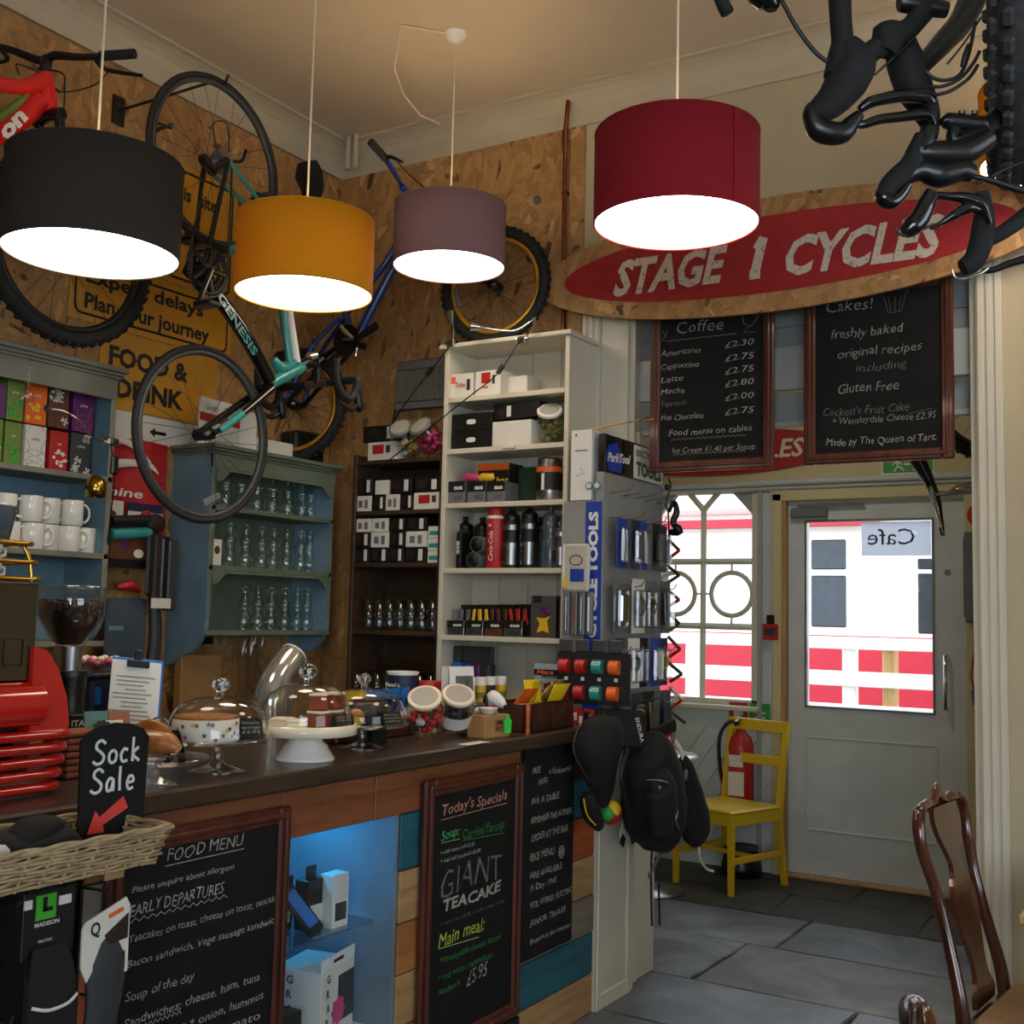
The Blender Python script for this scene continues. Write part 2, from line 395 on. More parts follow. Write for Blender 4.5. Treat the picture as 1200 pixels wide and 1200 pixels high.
for x0, x1 in ((XW, -3.66), (-3.66, -2.44), (-2.438, -2.36)):
    for z0, z1 in ((.9, 1.27), (1.27, 3.71)):
        P('board_panel', B().bb((x0+.001, YB-.018, z0), (x1-.001, YB, z1-.002), .002), wb, 'osb', world=True)
for x, z in ((-2.63, 3.13), (-2.63, 2.86), (-2.6, 3.4)):
    P('washer', B().cyl((x, YB-.022, z), (x, YB-.018, z), .022), wb, 'steel', world=True)
slab('wall_right', 'plaster_cream', ((3, -2.2, 0), (3.15, YB, .9)), ((3, -2.2, 2.5), (3.15, YB, ZC)), ((3, -2.2, .9), (3.15, .15, 2.5)), ((3, 2.45, .9), (3.15, YB, 2.5)))
slab('wall_front', 'plaster_cream', ((XW, -2.2, 0), (3, -2, 1.0)), ((XW, -2.2, 2.6), (3, -2, ZC)), ((XW, -2.2, 1.0), (-.05, -2, 2.6)), ((2.45, -2.2, 1.0), (3, -2, 2.6)))
# windows of the café behind the camera
def plain_window(name, axis, c, wd, hz, z0):
    r = S(name, frame_geo(axis, c, wd, hz, z0, (0, .5, 1), .05), m='paint_white', kind=CORN); b = B()
    if axis == 'x': b.bb((c[0]-.003, c[1]-wd/2, z0), (c[0]+.003, c[1]+wd/2, z0+hz))
    else: b.bb((c[0]-wd/2, c[1]-.003, z0), (c[0]+wd/2, c[1]+.003, z0+hz))
    P('pane', b, r, 'window_glass', world=True)
def frame_geo(axis, c, wd, hz, z0, divs, t):
    b = B()
    for f in divs:
        q = -wd/2+wd*f
        if axis == 'x': b.bb((c[0]-t/2, c[1]+q-t/2, z0), (c[0]+t/2, c[1]+q+t/2, z0+hz))
        else: b.bb((c[0]+q-t/2, c[1]-t/2, z0), (c[0]+q+t/2, c[1]+t/2, z0+hz))
    for z in (z0, z0+hz*.6, z0+hz):
        if axis == 'x': b.bb((c[0]-t/2, c[1]-wd/2, z-t/2), (c[0]+t/2, c[1]+wd/2, z+t/2))
        else: b.bb((c[0]-wd/2, c[1]-t/2, z-t/2), (c[0]+wd/2, c[1]+t/2, z+t/2))
    return b
plain_window('window_2', 'x', (3.07, 1.3), 2.3, 1.6, .9)
plain_window('window_3', 'y', (1.2, -2.1), 2.5, 1.6, 1.0)
# coving
b = B()
pf = [(0, -.16), (.012, -.16), (.014, -.11), (.02, -.08), (.035, -.05), (.06, -.028), (.09, -.014), (.11, -.012), (.11, 0), (0, 0)]
for A, Bq, n_ in (((XW, -2, ZC), (XW, YB, ZC), V((1, 0, 0))), ((XW, YB, ZC), (3, YB, ZC), V((0, -1, 0)))):
    A = V(A); Bq = V(Bq); rows = [[e+n_*p[0]+UZ*p[1] for p in pf] for e in (A, Bq)]
    b.grid(rows, smooth=False, closed=True)
S('trim_1', b, m='coving_white', kind=CORN)
# white plaster strips where pipes pass in the corner
b = B()
for dx in (0, .05): b.cyl((XW+.14+dx, YB-.13, ZC-.17), (XW+.14+dx, YB-.13, ZC), .013, n=10)
S('ceiling_pipe', b, 'two white pipes rising into the ceiling in the corner behind the road bike', 'pipe', 'coving_white')
b = B().tube([(-2.44, YB-.03, 3.85), (-2.43, YB-.06, 3.75), (-2.45, YB-.035, 3.69), (-2.45, YB-.032, 3.3), (-2.44, YB-.032, 2.65)], .011, 10)
cpp = S('copper_pipe', b, 'painted copper pipe running down the board wall left of the oval sign', 'pipe', 'copper')
for z in (3.4, 3.05): P('pipe_clip', B().box((-2.446, YB-.03, z), (.03, .03, .012)), cpp, 'copper', world=True)
# pilasters (casing of the opening)
def pilaster(name, x0, x1, y0, z1, right=True):
    r = S(name, B().bb((x0, y0, 0), (x1, YB+.01, z1)), m='paint_white', kind=CORN)
    n = 3; wd = x1-x0
    for i in range(n):
        x = x0+wd*(i+.5)/n; P('reed', B().bb((x-wd/n*.36, y0-.007, .1), (x+wd/n*.36, y0, z1-.02), .005), r, 'paint_white', world=True)
    P('plinth', B().bb((x0-.004, y0-.012, 0), (x1+.004, y0, .1), .004), r, 'paint_white', world=True); return r
pilaster('trim_2', -2.35, -2.26, YB-.03, 2.98)
S('trim_13', B().bb((-2.26, YB-.02, 0), (-2.13, YB+.01, 2.98), .003), m='paint_white', kind=CORN)
pilaster('trim_3', -.72, -.63, YB-.03, 3.03)
# counter-side cheek of the opening: white panelled post running from the counter end through the wall
r = S('trim_4', B().bb((-2.16, 4.06, 0), (-2.065, YB-.03, 1.04)), m='paint_white', kind=CORN)
for y0, y1, z0, z1 in ((4.06, 4.085, .0, 1.04), (4.32, 4.36, .0, 1.04), (4.085, 4.32, .0, .06)):
    P('moulding', B().bb((-2.065, y0, z0), (-2.053, y1, z1), .004), r, 'paint_white', world=True)
r = S('trim_5', B().bb((-2.13, YB, 0), (-2.105, YB+.26, 2.87)), m='paint_white', kind=CORN)
P('moulding', B().bb((-2.105, YB+.02, 0), (-2.09, YB+.07, 2.3), .004), r, 'paint_white', world=True)
S('trim_6', B().bb((-.745, YB, 0), (-.72, YB+.26, 2.87)), m='paint_white', kind=CORN)
# transom boards above the opening
r = T('trim_7', None, None, (-1.43, YB+.09, 2.29), kind=CORN)
for z0, z1, y, m in ((2.70, 2.87, .08, 'paint_grey'), (2.61, 2.70, .08, 'paint_grey'), (2.43, 2.61, .035, 'paint_grey_light'), (2.31, 2.43, .08, 'paint_grey'), (2.285, 2.31, .06, 'paint_grey_light')):
    P('board', B().bb((-2.105, YB+y, z0+.001), (-.745, YB+y+.03, z1-.001), .003), r, m, world=True)
# ledge above the opening left of the sign
S('trim_8', B().bb((-2.36, YB-.05, 2.985), (-2.13, YB, 3.02), .006), m='paint_white', kind=CORN)
# dado trim on the wall right of the column
S('trim_9', B().bb((-.56, YB-.012, 2.56), (3, YB, 2.585), .004), m='paint_white', kind=CORN)
# ---------------------------------------------------------------- floor of flagstones
fl = S('floor', B().bb((XW-.2, -2.2, -.12), (3.2, 7.2, -.012)), m='mortar', kind=CORN)
rng = random.Random(3); cnt = 0
ys = [1.6, 2.15, 2.65, 3.15, 3.62, 4.10, 4.66, 5.32, 5.90, 6.40, 6.98]
shared = None
for i in range(len(ys)-1):
    y0, y1 = ys[i], ys[i+1]; x = (-2.15 if y1 < 4.7 else -3.3) + rng.uniform(-.3, 0); xe = .6 if y1 < 4.7 else -.45
    while x < xe:
        w_ = rng.uniform(.62, 1.15); 
        if i == 7: w_ = {0: .9}.get(0, .9)
        sk = rng.uniform(-.03, .03); g = .006; h = rng.uniform(-.004, .003)
        q = [(x+g, y0+g), (x+w_-g+sk, y0+g), (x+w_-g-sk*.5, y1-g), (x+g, y1-g)]
        n_ = 7; poly = []
        for k in range(4):
            a, c = q[k], q[(k+1) % 4]
            for s_ in range(n_):
                t = s_/n_; px, py = a[0]+(c[0]-a[0])*t, a[1]+(c[1]-a[1])*t
                if s_: px += rng.uniform(-.006, .006); py += rng.uniform(-.006, .006)
                poly.append((px, py))
        cx = sum(p[0] for p in poly)/len(poly); cy = sum(p[1] for p in poly)/len(poly)
        b = B(); top = [(cx+(p[0]-cx)*.985, cy+(p[1]-cy)*.985, h) for p in poly]; mid = [(p[0], p[1], h-.006) for p in poly]; bot = [(p[0], p[1], -.03) for p in poly]
        k = len(poly); b.add(top+mid+bot, [tuple(range(k))]+[(j, k+j, k+(j+1) % k, (j+1) % k)[::1] for j in range(k)]+[(k+j, 2*k+j, 2*k+(j+1) % k, k+(j+1) % k) for j in range(k)])
        P('flagstone', b, fl, rng.choice(['stone', 'stone_b', 'stone', 'stone_c']) if y0 < 5.85 else 'stone_dark', world=True)
        x += w_
# ---------------------------------------------------------------- porch
YP = 6.85; PXL, PXR, ZP = -3.3, -.40, 3.0
S('ceiling.001', B().bb((PXL-.1, YB+.26, ZP), (PXR+.1, YP+.2, ZP+.1)), m='porch_cream', kind=CORN)
slab('wall_porch_left', 'porch_cream', ((PXL-.12, YB+.26, 0), (PXL, YP+.15, ZP)))
slab('wall_porch_right', 'porch_cream', ((PXR, YB+.26, 0), (PXR+.12, YP+.15, ZP)), )
# far wall with openings for window_1 (x -3.12..-2.40, z .98..2.34) and door_1 (x -2.24..-1.15, z 0..2.24)
wp = slab('wall_porch_far', 'porch_cream', ((PXL, YP, 2.36), (PXR, YP+.14, ZP)), ((PXL, YP, 0), (-3.12, YP+.14, 2.36)), ((-1.15, YP, 0), (PXR, YP+.14, 2.36)), ((-3.12, YP, 2.34), (-2.27, YP+.14, 2.36)), ((-2.30, YP, 2.285), (-1.13, YP+.14, 2.36)))
slab('wall_porch_dado', 'porch_grey', ((-3.12, YP, 0), (-2.27, YP+.14, .98)), ((-2.40, YP, .98), (-2.27, YP+.14, 2.36)))
# diagonal boards under the window
dd = T('trim_10', None, None, (-2.75, YP-.012, .1), kind=CORN)
for i in range(10):
    x = -3.35+i*.125; b = B()
    p0 = V((x, YP-.006, .12)); du = V((-.62, 0, .78)).normalized(); 
    poly = []
    for (xx, zz) in ((x, .12), (x+.118, .12), (x+.118+.5, .12+.72), (x+.5, .12+.72)):
        poly.append((min(max(xx, -3.12), -2.29), zz))
    if poly[1][0]-poly[0][0] < .01 and poly[2][0]-poly[3][0] < .01: continue
    # clip polygon to the panel by walking its slanted sides
    def cx_(x0, z): return x0+.5*(z-.12)/.72
    L, Rr = -3.12, -2.30; pl = []; zs = [0, 1]
    za = .12; zb = .84
    pts = [(x, za), (x+.118, za), (x+.618, zb), (x+.5, zb)]
    def clip(pp, lim, keep):
        o = []
        for k in range(len(pp)):
            a, c = pp[k], pp[(k+1) % len(pp)]; ia, ic = keep(a[0]), keep(c[0])
            if ia: o.append(a)
            if ia != ic:
                t = (lim-a[0])/(c[0]-a[0]); o.append((lim, a[1]+(c[1]-a[1])*t))
        return o
    pts = clip(pts, L, lambda q: q >= L)
    if pts: pts = clip(pts, Rr, lambda q: q <= Rr)
    if len(pts) < 3: continue
    P('board', B().prism(pts, (0, YP, 0), (1, 0, 0), (0, 0, 1), .010), dd, 'porch_grey', world=True)
# window_1: sash with bars, octagonal heads, ring panes
def win1():
    x0, x1, z0, z1 = -3.12, -2.40, .98, 2.34; y = YP+.03
    r = T('window_1', None, None, (-2.76, y, z0), kind=CORN)
    b = B(); t = .04
    b.bb((x0, y-.03, z0), (x0+t, y+.05, z1)); b.bb((x1-t, y-.03, z0), (x1, y+.05, z1)); b.bb((x0, y-.03, z0), (x1, y+.05, z0+.035)); b.bb((x0, y-.03, z1-.04), (x1, y+.05, z1))
    P('window_frame', b, r, 'paint_white', world=True)
    P('window_sill', B().bb((x0-.02, YP-.06, z0-.03), (x1+.02, y, z0), .006), r, 'paint_white', world=True)
    xm = (x0+x1)/2+.0; b = B(); h = .015
    def bar(p, q, ww=h): b.tube([(p[0], y, p[1]), (q[0], y, q[1])], [(ww, ww*1.3)]*2, 4, smooth=False)
    xv = on(822, 690, 1, YP).x
    bar((xv, z0), (xv, 2.20)); zA = 1.80; zB = 1.42
    zA = on(800, 658, 1, YP).z; zB = on(800, 733, 1, YP).z
    bar((x0, zA), (x1, zA)); bar((x0, zB), (x1, zB))
    for cxx in (xv-.185, xv+.19):
        s_ = .17
    # pointed heads: bars rising from the mullion top to each side
    bar((xv, 2.20), (xv-.10, 2.31)); bar((xv, 2.20), (xv+.10, 2.31))
    P('glazing_bar', b, r, 'paint_white', world=True)
    for dx in (-1, 1):
        cxx = xv+dx*.19; cz = (zA+zB)/2; b = B()
        b.tube([(cxx+.135*cos(a*pi/12), y, cz+.135*sin(a*pi/12)) for a in range(24)], .016, 8, closed=True)
        for a in range(4):
            c_, s_ = cos(a*pi/2), sin(a*pi/2); e = .185 if a % 2 == 0 else (zA-zB)/2
            b.tube([(cxx+.135*c_, y, cz+.135*s_), (cxx+e*c_, y, cz+e*s_)], .007, 6)
        P('ring_bar', b, r, 'paint_white', world=True)
    for sx in (-1, 1):       # chamfer brackets filling the upper corners
        xx = x0+t if sx < 0 else x1-t
        b = B().prism([(0, 0), (sx*.0, 0), (-sx*0, -.14), (-sx*.13, 0)][1:] if sx > 0 else [(0, 0), (0, -.14), (.13, 0)], (xx, y-.02, z1-.04), (1, 0, 0), (0, 0, 1), -.04)
        P('corner_bracket', b, r, 'paint_grey', world=True)
    P('pane', B().bb((x0+t, y+.004, z0+.03), (x1-t, y+.008, z1-.04)), r, 'window_glass', world=True)
    return r
win1()
S('trim_11', B().bb((PXL, YP-.055, 2.33), (PXR, YP, 2.365), .01).bb((PXL, YP-.035, 2.305), (PXR, YP, 2.33), .01), m='porch_grey', kind=CORN)
S('trim_12', B().bb((-2.40, YP-.02, .0), (-2.37, YP, 2.35), .005), m='paint_grey', kind=CORN)
# door_1
def door1():
    r = T('door_1', None, None, (-1.72, YP-.01, 0), kind=CORN); y = YP+.02
    b = B().bb((-2.30, YP-.03, 0), (-2.245, YP+.1, 2.28), .004).bb((-1.19, YP-.03, 0), (-1.13, YP+.1, 2.28), .004).bb((-2.30, YP-.03, 2.235), (-1.13, YP+.1, 2.30), .004)
    P('door_frame', b, r, 'porch_cream', world=True)
    P('door_lining', B().bb((-2.245, YP-.02, 0), (-2.218, YP+.1, 2.235)), r, 'pale_pine', world=True)
    x0, x1 = -2.215, -1.195; gx0, gx1, gz0, gz1 = -2.10, -1.375, 1.005, 2.105
    leaf = B().bb((x0, y, .02), (gx0, y+.045, 2.23)).bb((gx1, y, .02), (x1, y+.045, 2.23)).bb((gx0, y, .02), (gx1, y+.045, gz0)).bb((gx0, y, gz1), (gx1, y+.045, 2.23))
    lf = P('door_leaf', leaf, r, 'door_grey', world=True)
    b = B(); px0, px1, pz0, pz1 = -2.10, -1.36, .28, .82
    for a, c in (((px0, pz0), (px1, pz0)), ((px1, pz0), (px1, pz1)), ((px1, pz1), (px0, pz1)), ((px0, pz1), (px0, pz0))):
        b.tube([(a[0], y-.001, a[1]), (c[0], y-.001, c[1])], .008, 6)
    P('panel_moulding', b, r, 'door_grey', world=True)
    b = B(); t = .012
    b.bb((gx0-t, y-.008, gz0-t), (gx0, y+.02, gz1+t)).bb((gx1, y-.008, gz0-t), (gx1+t, y+.02, gz1+t)).bb((gx0, y-.008, gz0-t), (gx1, y+.02, gz0)).bb((gx0, y-.008, gz1), (gx1, y+.02, gz1+t))
    P('glazing_bead', b, r, 'steel', world=True)
    P('pane', B().bb((gx0, y+.02, gz0), (gx1, y+.024, gz1)), r, 'window_glass', world=True)
    hb = B(); hx = -1.30
    hb.tube([(hx, y, 1.33), (hx, y-.05, 1.33), (hx, y-.05, 1.03), (hx, y, 1.03)], .011, 8)
    P('door_handle', hb, r, 'chrome', world=True)
    P('lock', B().cyl((-1.29, y-.006, 1.80), (-1.29, y, 1.80), .018), r, 'chrome', world=True)
    P('door_closer', B().bb((-2.19, y-.05, 2.13), (-1.97, y, 2.19), .008).bb((-2.15, y-.035, 2.195), (-1.75, y-.02, 2.21)), r, 'grey_plastic', world=True)
    P('threshold', B().bb((-2.25, YP-.05, 0), (-1.16, YP+.08, .016), .004), r, 'pale_pine', world=True)
    # paper notice stuck on the outside of the glass, lettering seen from behind
    n = P('notice', B().bb((-1.78, y+.026, 1.90), (-1.385, y+.0275, 2.10)), r, 'notice_paper', world=True)
    b = B(); text(b, 'Cafe', (-1.745, y+.0255, 1.965), (1, 0, 0), (0, 0, 1), .095, w=.27, lift=.0, mirror=True); P('lettering', b, n, 'grey_dark', world=True)
m_fabric('notice_paper', '#e4e6ec', .6)
door1()
# far end things on the porch wall
def flat_sign(name, label, cat, O, w_, h_, face, m, th=.006, group=None):
    r = T(name, label, cat, O, face, group); P('plate', B().bb((-w_/2, -th, 0), (w_/2, 0, h_), .001), r, m); return r
r = flat_sign('exit_sign', 'green and white exit sign on cream wall above the porch door', 'sign', (-1.50, YP, 2.368), .30, .13, 0, 'white')
P('green_field', B().bb((-.14, -.008, .012), (.14, -.006, .118)), r, 'green')
b = B().sph((-.06, -.009, .095), (.013, .003, .013)).tube([(-.06, -.009, .08), (-.055, -.009, .05), (-.075, -.009, .02)], .007, 5).tube([(-.055, -.009, .05), (-.03, -.009, .035), (-.02, -.009, .02)], .007, 5).tube([(-.085, -.009, .06), (-.06, -.009, .078), (-.03, -.009, .06)], .006, 5).bb((.03, -.0095, .02), (.08, -.008, .1)).bb((-.02, -.0095, .055), (.015, -.008, .066))
P('running_figure', b, r, 'white')
r = T('fire_call_point', 'small red fire alarm call point between the porch window and door', 'alarm', (-2.31, YP, 1.39))
P('box', B().bb((-.05, -.045, 0), (.05, 0, .095), .006), r, 'red'); P('window', B().bb((-.034, -.047, .025), (.034, -.045, .07)), r, 'grey_dark'); P('cable_gland', B().bb((-.025, -.035, .095), (.025, -.005, .15), .004), r, 'black_plastic')
S('cable_conduit', B().cyl((-2.31, YP-.02, 1.55), (-2.31, YP-.02, 2.36), .008, n=8), 'thin white cable conduit running up from the red call point', 'conduit', 'paint_white')
# second oval shop sign on the porch wall
def oval(a, bb_, n=64, p=2.0): return [(a*math.copysign(abs(cos(t))**(2/p), cos(t)), bb_*math.copysign(abs(sin(t))**(2/p), sin(t))) for t in [2*pi*i/n for i in range(n)]]
r = T('oval_sign', 'red oval shop sign on the porch wall behind the hanging chalkboards', 'sign', (-2.68, YP-.02, 2.56))
P('panel', B().prism(oval(.80, .145), (0, 0, 0), (1, 0, 0), (0, 0, 1), -.02), r, 'red_sign')
b = B(); text(b, 'STAGE 1 CYCLES', (-.62, -.001, -.05), (1, 0, 0), (0, 0, 1), .11, w=1.18, off=.02, shear=.2); P('lettering', b, r, 'white_card')
b = B(); text(b, 'RAY', (.27, .02, .115), (1, 0, 0), (0, 0, 1), .035, off=.02, shear=.25); P('small_lettering', b, r, 'black')
r = T('ceiling_light', 'round opal ceiling light in the porch', 'lamp', (-1.9, 5.75, ZP-.07))
P('base', B().lathe([(0, .07), (.15, .07), (.15, .05), (0, .05)], n=28), r, 'white'); P('opal_globe', B().lathe([(.14, .05), (.12, .015), (.07, 0), (0, -.005)], n=28), r, m_emit('porch_lamp', (1, .93, .8), 28))
# electrics on the right porch wall
r = T('electric_box', 'grey metal electric box on the porch wall right of the door', 'box', (-1.06, YP, 1.52), 0)
P('case', B().bb((-.12, -.12, 0), (.12, 0, .5), .008), r, 'grey_steel' if 'grey_steel' in MATS else 'grey_plastic'); P('lid_seam', B().bb((-.122, -.123, .03), (.122, -.118, .47)), r, 'grey_plastic')
b = B()
for i in range(5):
    x = -.08+i*.04; b.tube([(x, -.05, 0), (x+.01*i, -.06, -.15), (x-.02, -.05, -.3), (x+.01, -.04, -.45-.03*i)], .006, 6)
P('cable', b, r, 'red')
r = T('alarm_bell', 'red round alarm bell above the electric box by the door', 'bell', (-1.10, YP, 2.12), 0)
P('gong', B().lathe([(0, .06), (.05, .055), (.075, .03), (.08, 0), (0, 0)], (0, 0, 0), 20, Mx.Rotation(R(90), 3, 'X')), r, 'red'); P('base', B().cyl((0, 0, 0), (0, -.02, 0), .03), r, 'white')
r = T('wall_lantern', 'small dark lantern with amber glass on the wall right of the door', 'lantern', (-1.115, YP, 1.02), 0)
P('body', B().lathe([(.01, .16), (.045, .12), (.03, 0), (0, 0)], (0, -.06, 0), 6), r, 'grey_dark'); P('amber_glass', B().lathe([(.043, .118), (.033, .02)], (0, -.06, 0), 6).box((0, -.06, .06), (.05, .05, .06)), r, 'yellow'); P('stem', B().cyl((0, -.06, -.9), (0, -.06, 0), .012, n=8).bb((-.01, -.06, .13), (.01, 0, .15)), r, 'grey_dark')
# ---------------------------------------------------------------- outside
mat('carriage_cream', '#e8e4d8', .6, var=.04); mat('carriage_red', '#c01c30', .5, var=.06); mat('carriage_glass', '#2c3038', .1, var=.3); mat('fence_white', '#eeeae0', .6, var=.04); mat('tarmac', '#8f8f8c', .9, var=.15)
S('ground', B().bb((-14, YP+.14, -.3), (8, 24, -.02)), m='tarmac', kind='structure')
r = T('railway_carriage', 'cream and red carriage parked beyond the white fence', 'carriage', (-4, 11.3, 0))
P('body', B().bb((-6, -.1, .4), (7, 2.3, 2.95), .05), r, 'carriage_cream'); P('lower_panel', B().bb((-6.02, -.14, .35), (7.02, -.09, 1.38)), r, 'carriage_red'); P('roof_edge', B().bb((-6.1, -.25, 2.44), (1.28, -.1, 2.52)), r, 'carriage_red'); P('roof', B().bb((-6.1, -.2, 2.585), (7.1, 2.4, 2.75), .05), r, 'carriage_cream')
b = B()
for x0, z0, x1, z1 in ((.62, 2.02, .96, 2.31), (.62, 1.46, .96, 1.96), (1.63, 2.02, 1.95, 2.12), (1.63, 1.42, 1.95, 1.98), (-1.4, 1.5, -.9, 2.3), (-2.9, 1.5, -2.4, 2.3)):
    P('window', B().bb((x0, -.115, z0), (x1, -.09, z1), .01), r, 'carriage_glass')
r = T('picket_fence', 'white post and rail fence in front of the carriage', 'fence', (-2.8, 8.6, -.02))
for x in (-2.2, -1.55, -.75, .49, .78, 1.6, 2.2): P('post', B().bb((x-.05, -.03, 0), (x+.05, .06, 1.42), .01), r, 'fence_white' if x != .78 else 'pale_pine')
for z0, z1 in ((1.33, 1.42), (1.06, 1.17), (.70, .93), (.40, .52)): P('rail', B().bb((-3, -.05, z0), (3, -.03, z1), .004), r, 'fence_white')
# ================================================================ counter
XC = -2.07
r = T('counter', 'long cafe counter clad in reclaimed coloured planks', 'counter', (-2.4, 2.4, 0))
P('carcass', B().bb((-2.72, .8, 0), (XC-.05, 2.30, 1.04)).bb((-2.72, 2.80, 0), (XC-.05, 4.05, 1.04)).bb((-2.72, 2.30, 0), (-2.50, 2.80, 1.04)).bb((-2.5, 2.3, .93), (XC-.05, 2.8, 1.04)).bb((-2.5, 2.3, 0), (XC-.05, 2.8, .28)), r, 'dark_shelf', world=True)
def plank(y0, y1, z0, z1, m, x=XC): P('plank', B().bb((x-.045, y0+.0015, z0+.002), (x+random.uniform(-.003, .002), y1-.0015, z1-.002), .003), r, m, world=True)
plank(.82, 2.285, .905, 1.038, 'pine_red'); plank(2.285, 2.67, .905, 1.038, 'pine_red'); plank(2.67, 3.48, .905, 1.038, 'pine_red')
rowz = [(.885-.0, .74), (.74, .588), (.588, .44), (.44, .29), (.29, .14), (.14, 0)]
colM = ['teal_plank', 'pale_plank', 'pine', 'pale_plank', 'pine', 'grey_plank']
for (z1, z0), m in zip([(.905, .74)]+rowz[1:], colM): plank(2.80, 3.0, z0, z1, m)
for (z1, z0), m in zip([(1.038, .89), (.89, .74), (.74, .588), (.588, .44), (.44, .30), (.30, .145), (.145, .0)], ['dark_shelf', 'teal_plank', 'orange_plank', 'pale_plank', 'grey_plank', 'teal_plank', 'pale_plank']):
    plank(3.48, 4.055, z0, z1, m)
for (z1, z0), m in zip([(.905, .74), (.74, .588), (.588, .44), (.44, .30), (.30, .145), (.145, .0)], ['grey_plank', 'orange_plank', 'pine', 'pale_plank', 'teal_plank', 'grey_plank']):
    plank(3.0, 3.48, z0, z1, m); plank(.82, 2.30, z0, z1, m)
S('worktop', B().bb((-2.80, .75, 1.042), (-2.02, 4.055, 1.09), .006), 'dark brown wooden worktop running the length of the counter', 'worktop', 'dark_counter')
# ---- lit glass display cabinet in the counter front
cy = T('display_cabinet', 'cyan lit display cabinet set in the counter front', 'cabinet', (-2.28, 2.55, .28))
P('side_panel', B().bb((-2.49, 2.785, .28), (XC-.01, 2.799, .925)), cy, mat('cab_panel', '#75858f', .5), world=True)
P('side_panel', B().bb((-2.49, 2.301, .28), (XC-.01, 2.315, .925)), cy, 'cab_panel', world=True)
P('back_panel', B().bb((-2.50, 2.301, .28), (-2.49, 2.799, .925)), cy, 'cab_panel', world=True)
P('base_panel', B().bb((-2.49, 2.315, .28), (XC-.01, 2.785, .292)), cy, 'white', world=True)
P('glass_shelf', B().bb((-2.47, 2.316, .588), (-2.15, 2.784, .596)), cy, 'glass_dark' if 'glass_dark' in MATS else 'plastic_clear', world=True)
P('light_strip', B().bb((-2.36, 2.36, .915), (-2.33, 2.74, .925)), cy, m_emit('led_cyan', (.02, .45, 1.0), 48), world=True)
P('glass_front', B().bb((XC-.008, 2.301, .28), (XC-.003, 2.799, .90)), cy, 'window_glass', world=True)
def carton(name, label, cat, loc, d, m, rz=0, group=None, hang=None, extras=None):
    t = T(name, label, cat, loc, rz, group); P('carton', B().bb((-d[0]/2, -d[1]/2, 0), (d[0]/2, d[1]/2, d[2]), .002), t, m)
    if hang: P('hang_tab', B().bb((-d[0]*.3, -.001, d[2]), (d[0]*.3, .001, d[2]+.035), .0005), t, hang)
    return t
FR = 90   # facing +X
for i, (y, x, d, m, lab, hg, z) in enumerate((
    (2.40, -2.26, (.10, .06, .22), 'grey_dark', 'tall grey blister carton at the left of the cabinet shelf', 'grey_dark', .596),
    (2.53, -2.30, (.075, .05, .15), 'black', 'black carton with hang tab standing at the back of the cabinet shelf', 'black', .596),
    (2.60, -2.24, (.075, .05, .14), 'black_plastic', 'second black carton with hang tab in the lit cabinet', 'black', .596),
    (2.66, -2.20, (.07, .05, .15), 'white_card', 'pale clear topped carton right on the cabinet shelf', None, .596))):
    t = carton('accessory_box', lab, 'box', (x, y, z), d, m, FR, 'boxed bike accessories in the lit cabinet', hg)
    P('label', B().bb((-d[0]*.35, -d[1]/2-.001, .02), (d[0]*.35, -d[1]/2, .07)), t, 'white_card' if m != 'white_card' else 'grey_dark')
t = T('bike_light_pack', 'long blue and black light pack leaning across the shelf boxes', 'pack', (-2.19, 2.50, .60), 60)
P('card', B().box((0, 0, .075), (.05, .02, .17), .004, Mx.Rotation(R(-38), 3, 'Y')), t, 'black_gloss'); P('label', B().box((.003, -.011, .08), (.03, .001, .12), 0, Mx.Rotation(R(-38), 3, 'Y')), t, 'bright_blue')
t = T('helmet_box', 'white box with lettering and magenta burst at the cabinet bottom right', 'box', (-2.25, 2.64, .292), FR+12)
P('carton', B().bb((-.10, -.08, 0), (.10, .08, .20), .002), t, 'white_card'); P('window', B().bb((-.0, -.082, .04), (.095, -.08, .17), .01), t, 'grey_dark')
P('flap', B().bb((-.10, -.079, .20), (.10, -.077, .235)), t, 'white'); P('handle_slot', B().bb((-.03, -.0805, .212), (.03, -.0795, .222), .003), t, 'black')
P('burst', B().prism([((.032 if i % 2 else .042)*cos(i*pi/8), (.032 if i % 2 else .042)*sin(i*pi/8)) for i in range(16)], (.0, -.083, .075), (1, 0, 0), (0, 0, 1), .001), t, 'pink')
b = B()
for i, ch in enumerate('GRAB'): text(b, ch, (-.07, -.081, .165-i*.04), (1, 0, 0), (0, 0, 1), .022, off=.02); text(b, ch, (-.101, -.0+.03, .165-i*.04), (0, -1, 0), (0, 0, 1), .022, off=.02)
P('lettering', b, t, 'navy')
for i, (y, x, hgt) in enumerate(((2.38, -2.22, .14), (2.46, -2.20, .12))):
    t = carton('pump_box', ('black camera shaped box at the lower left of the lit cabinet', 'dark boxed lamp beside the lettered white box')[i], 'box', (x, y, .292), (.075, .07, hgt), 'black', FR)
    P('round_window', B().cyl((0, -.037, hgt*.5), (0, -.034, hgt*.5), .024), t, 'grey_plastic')
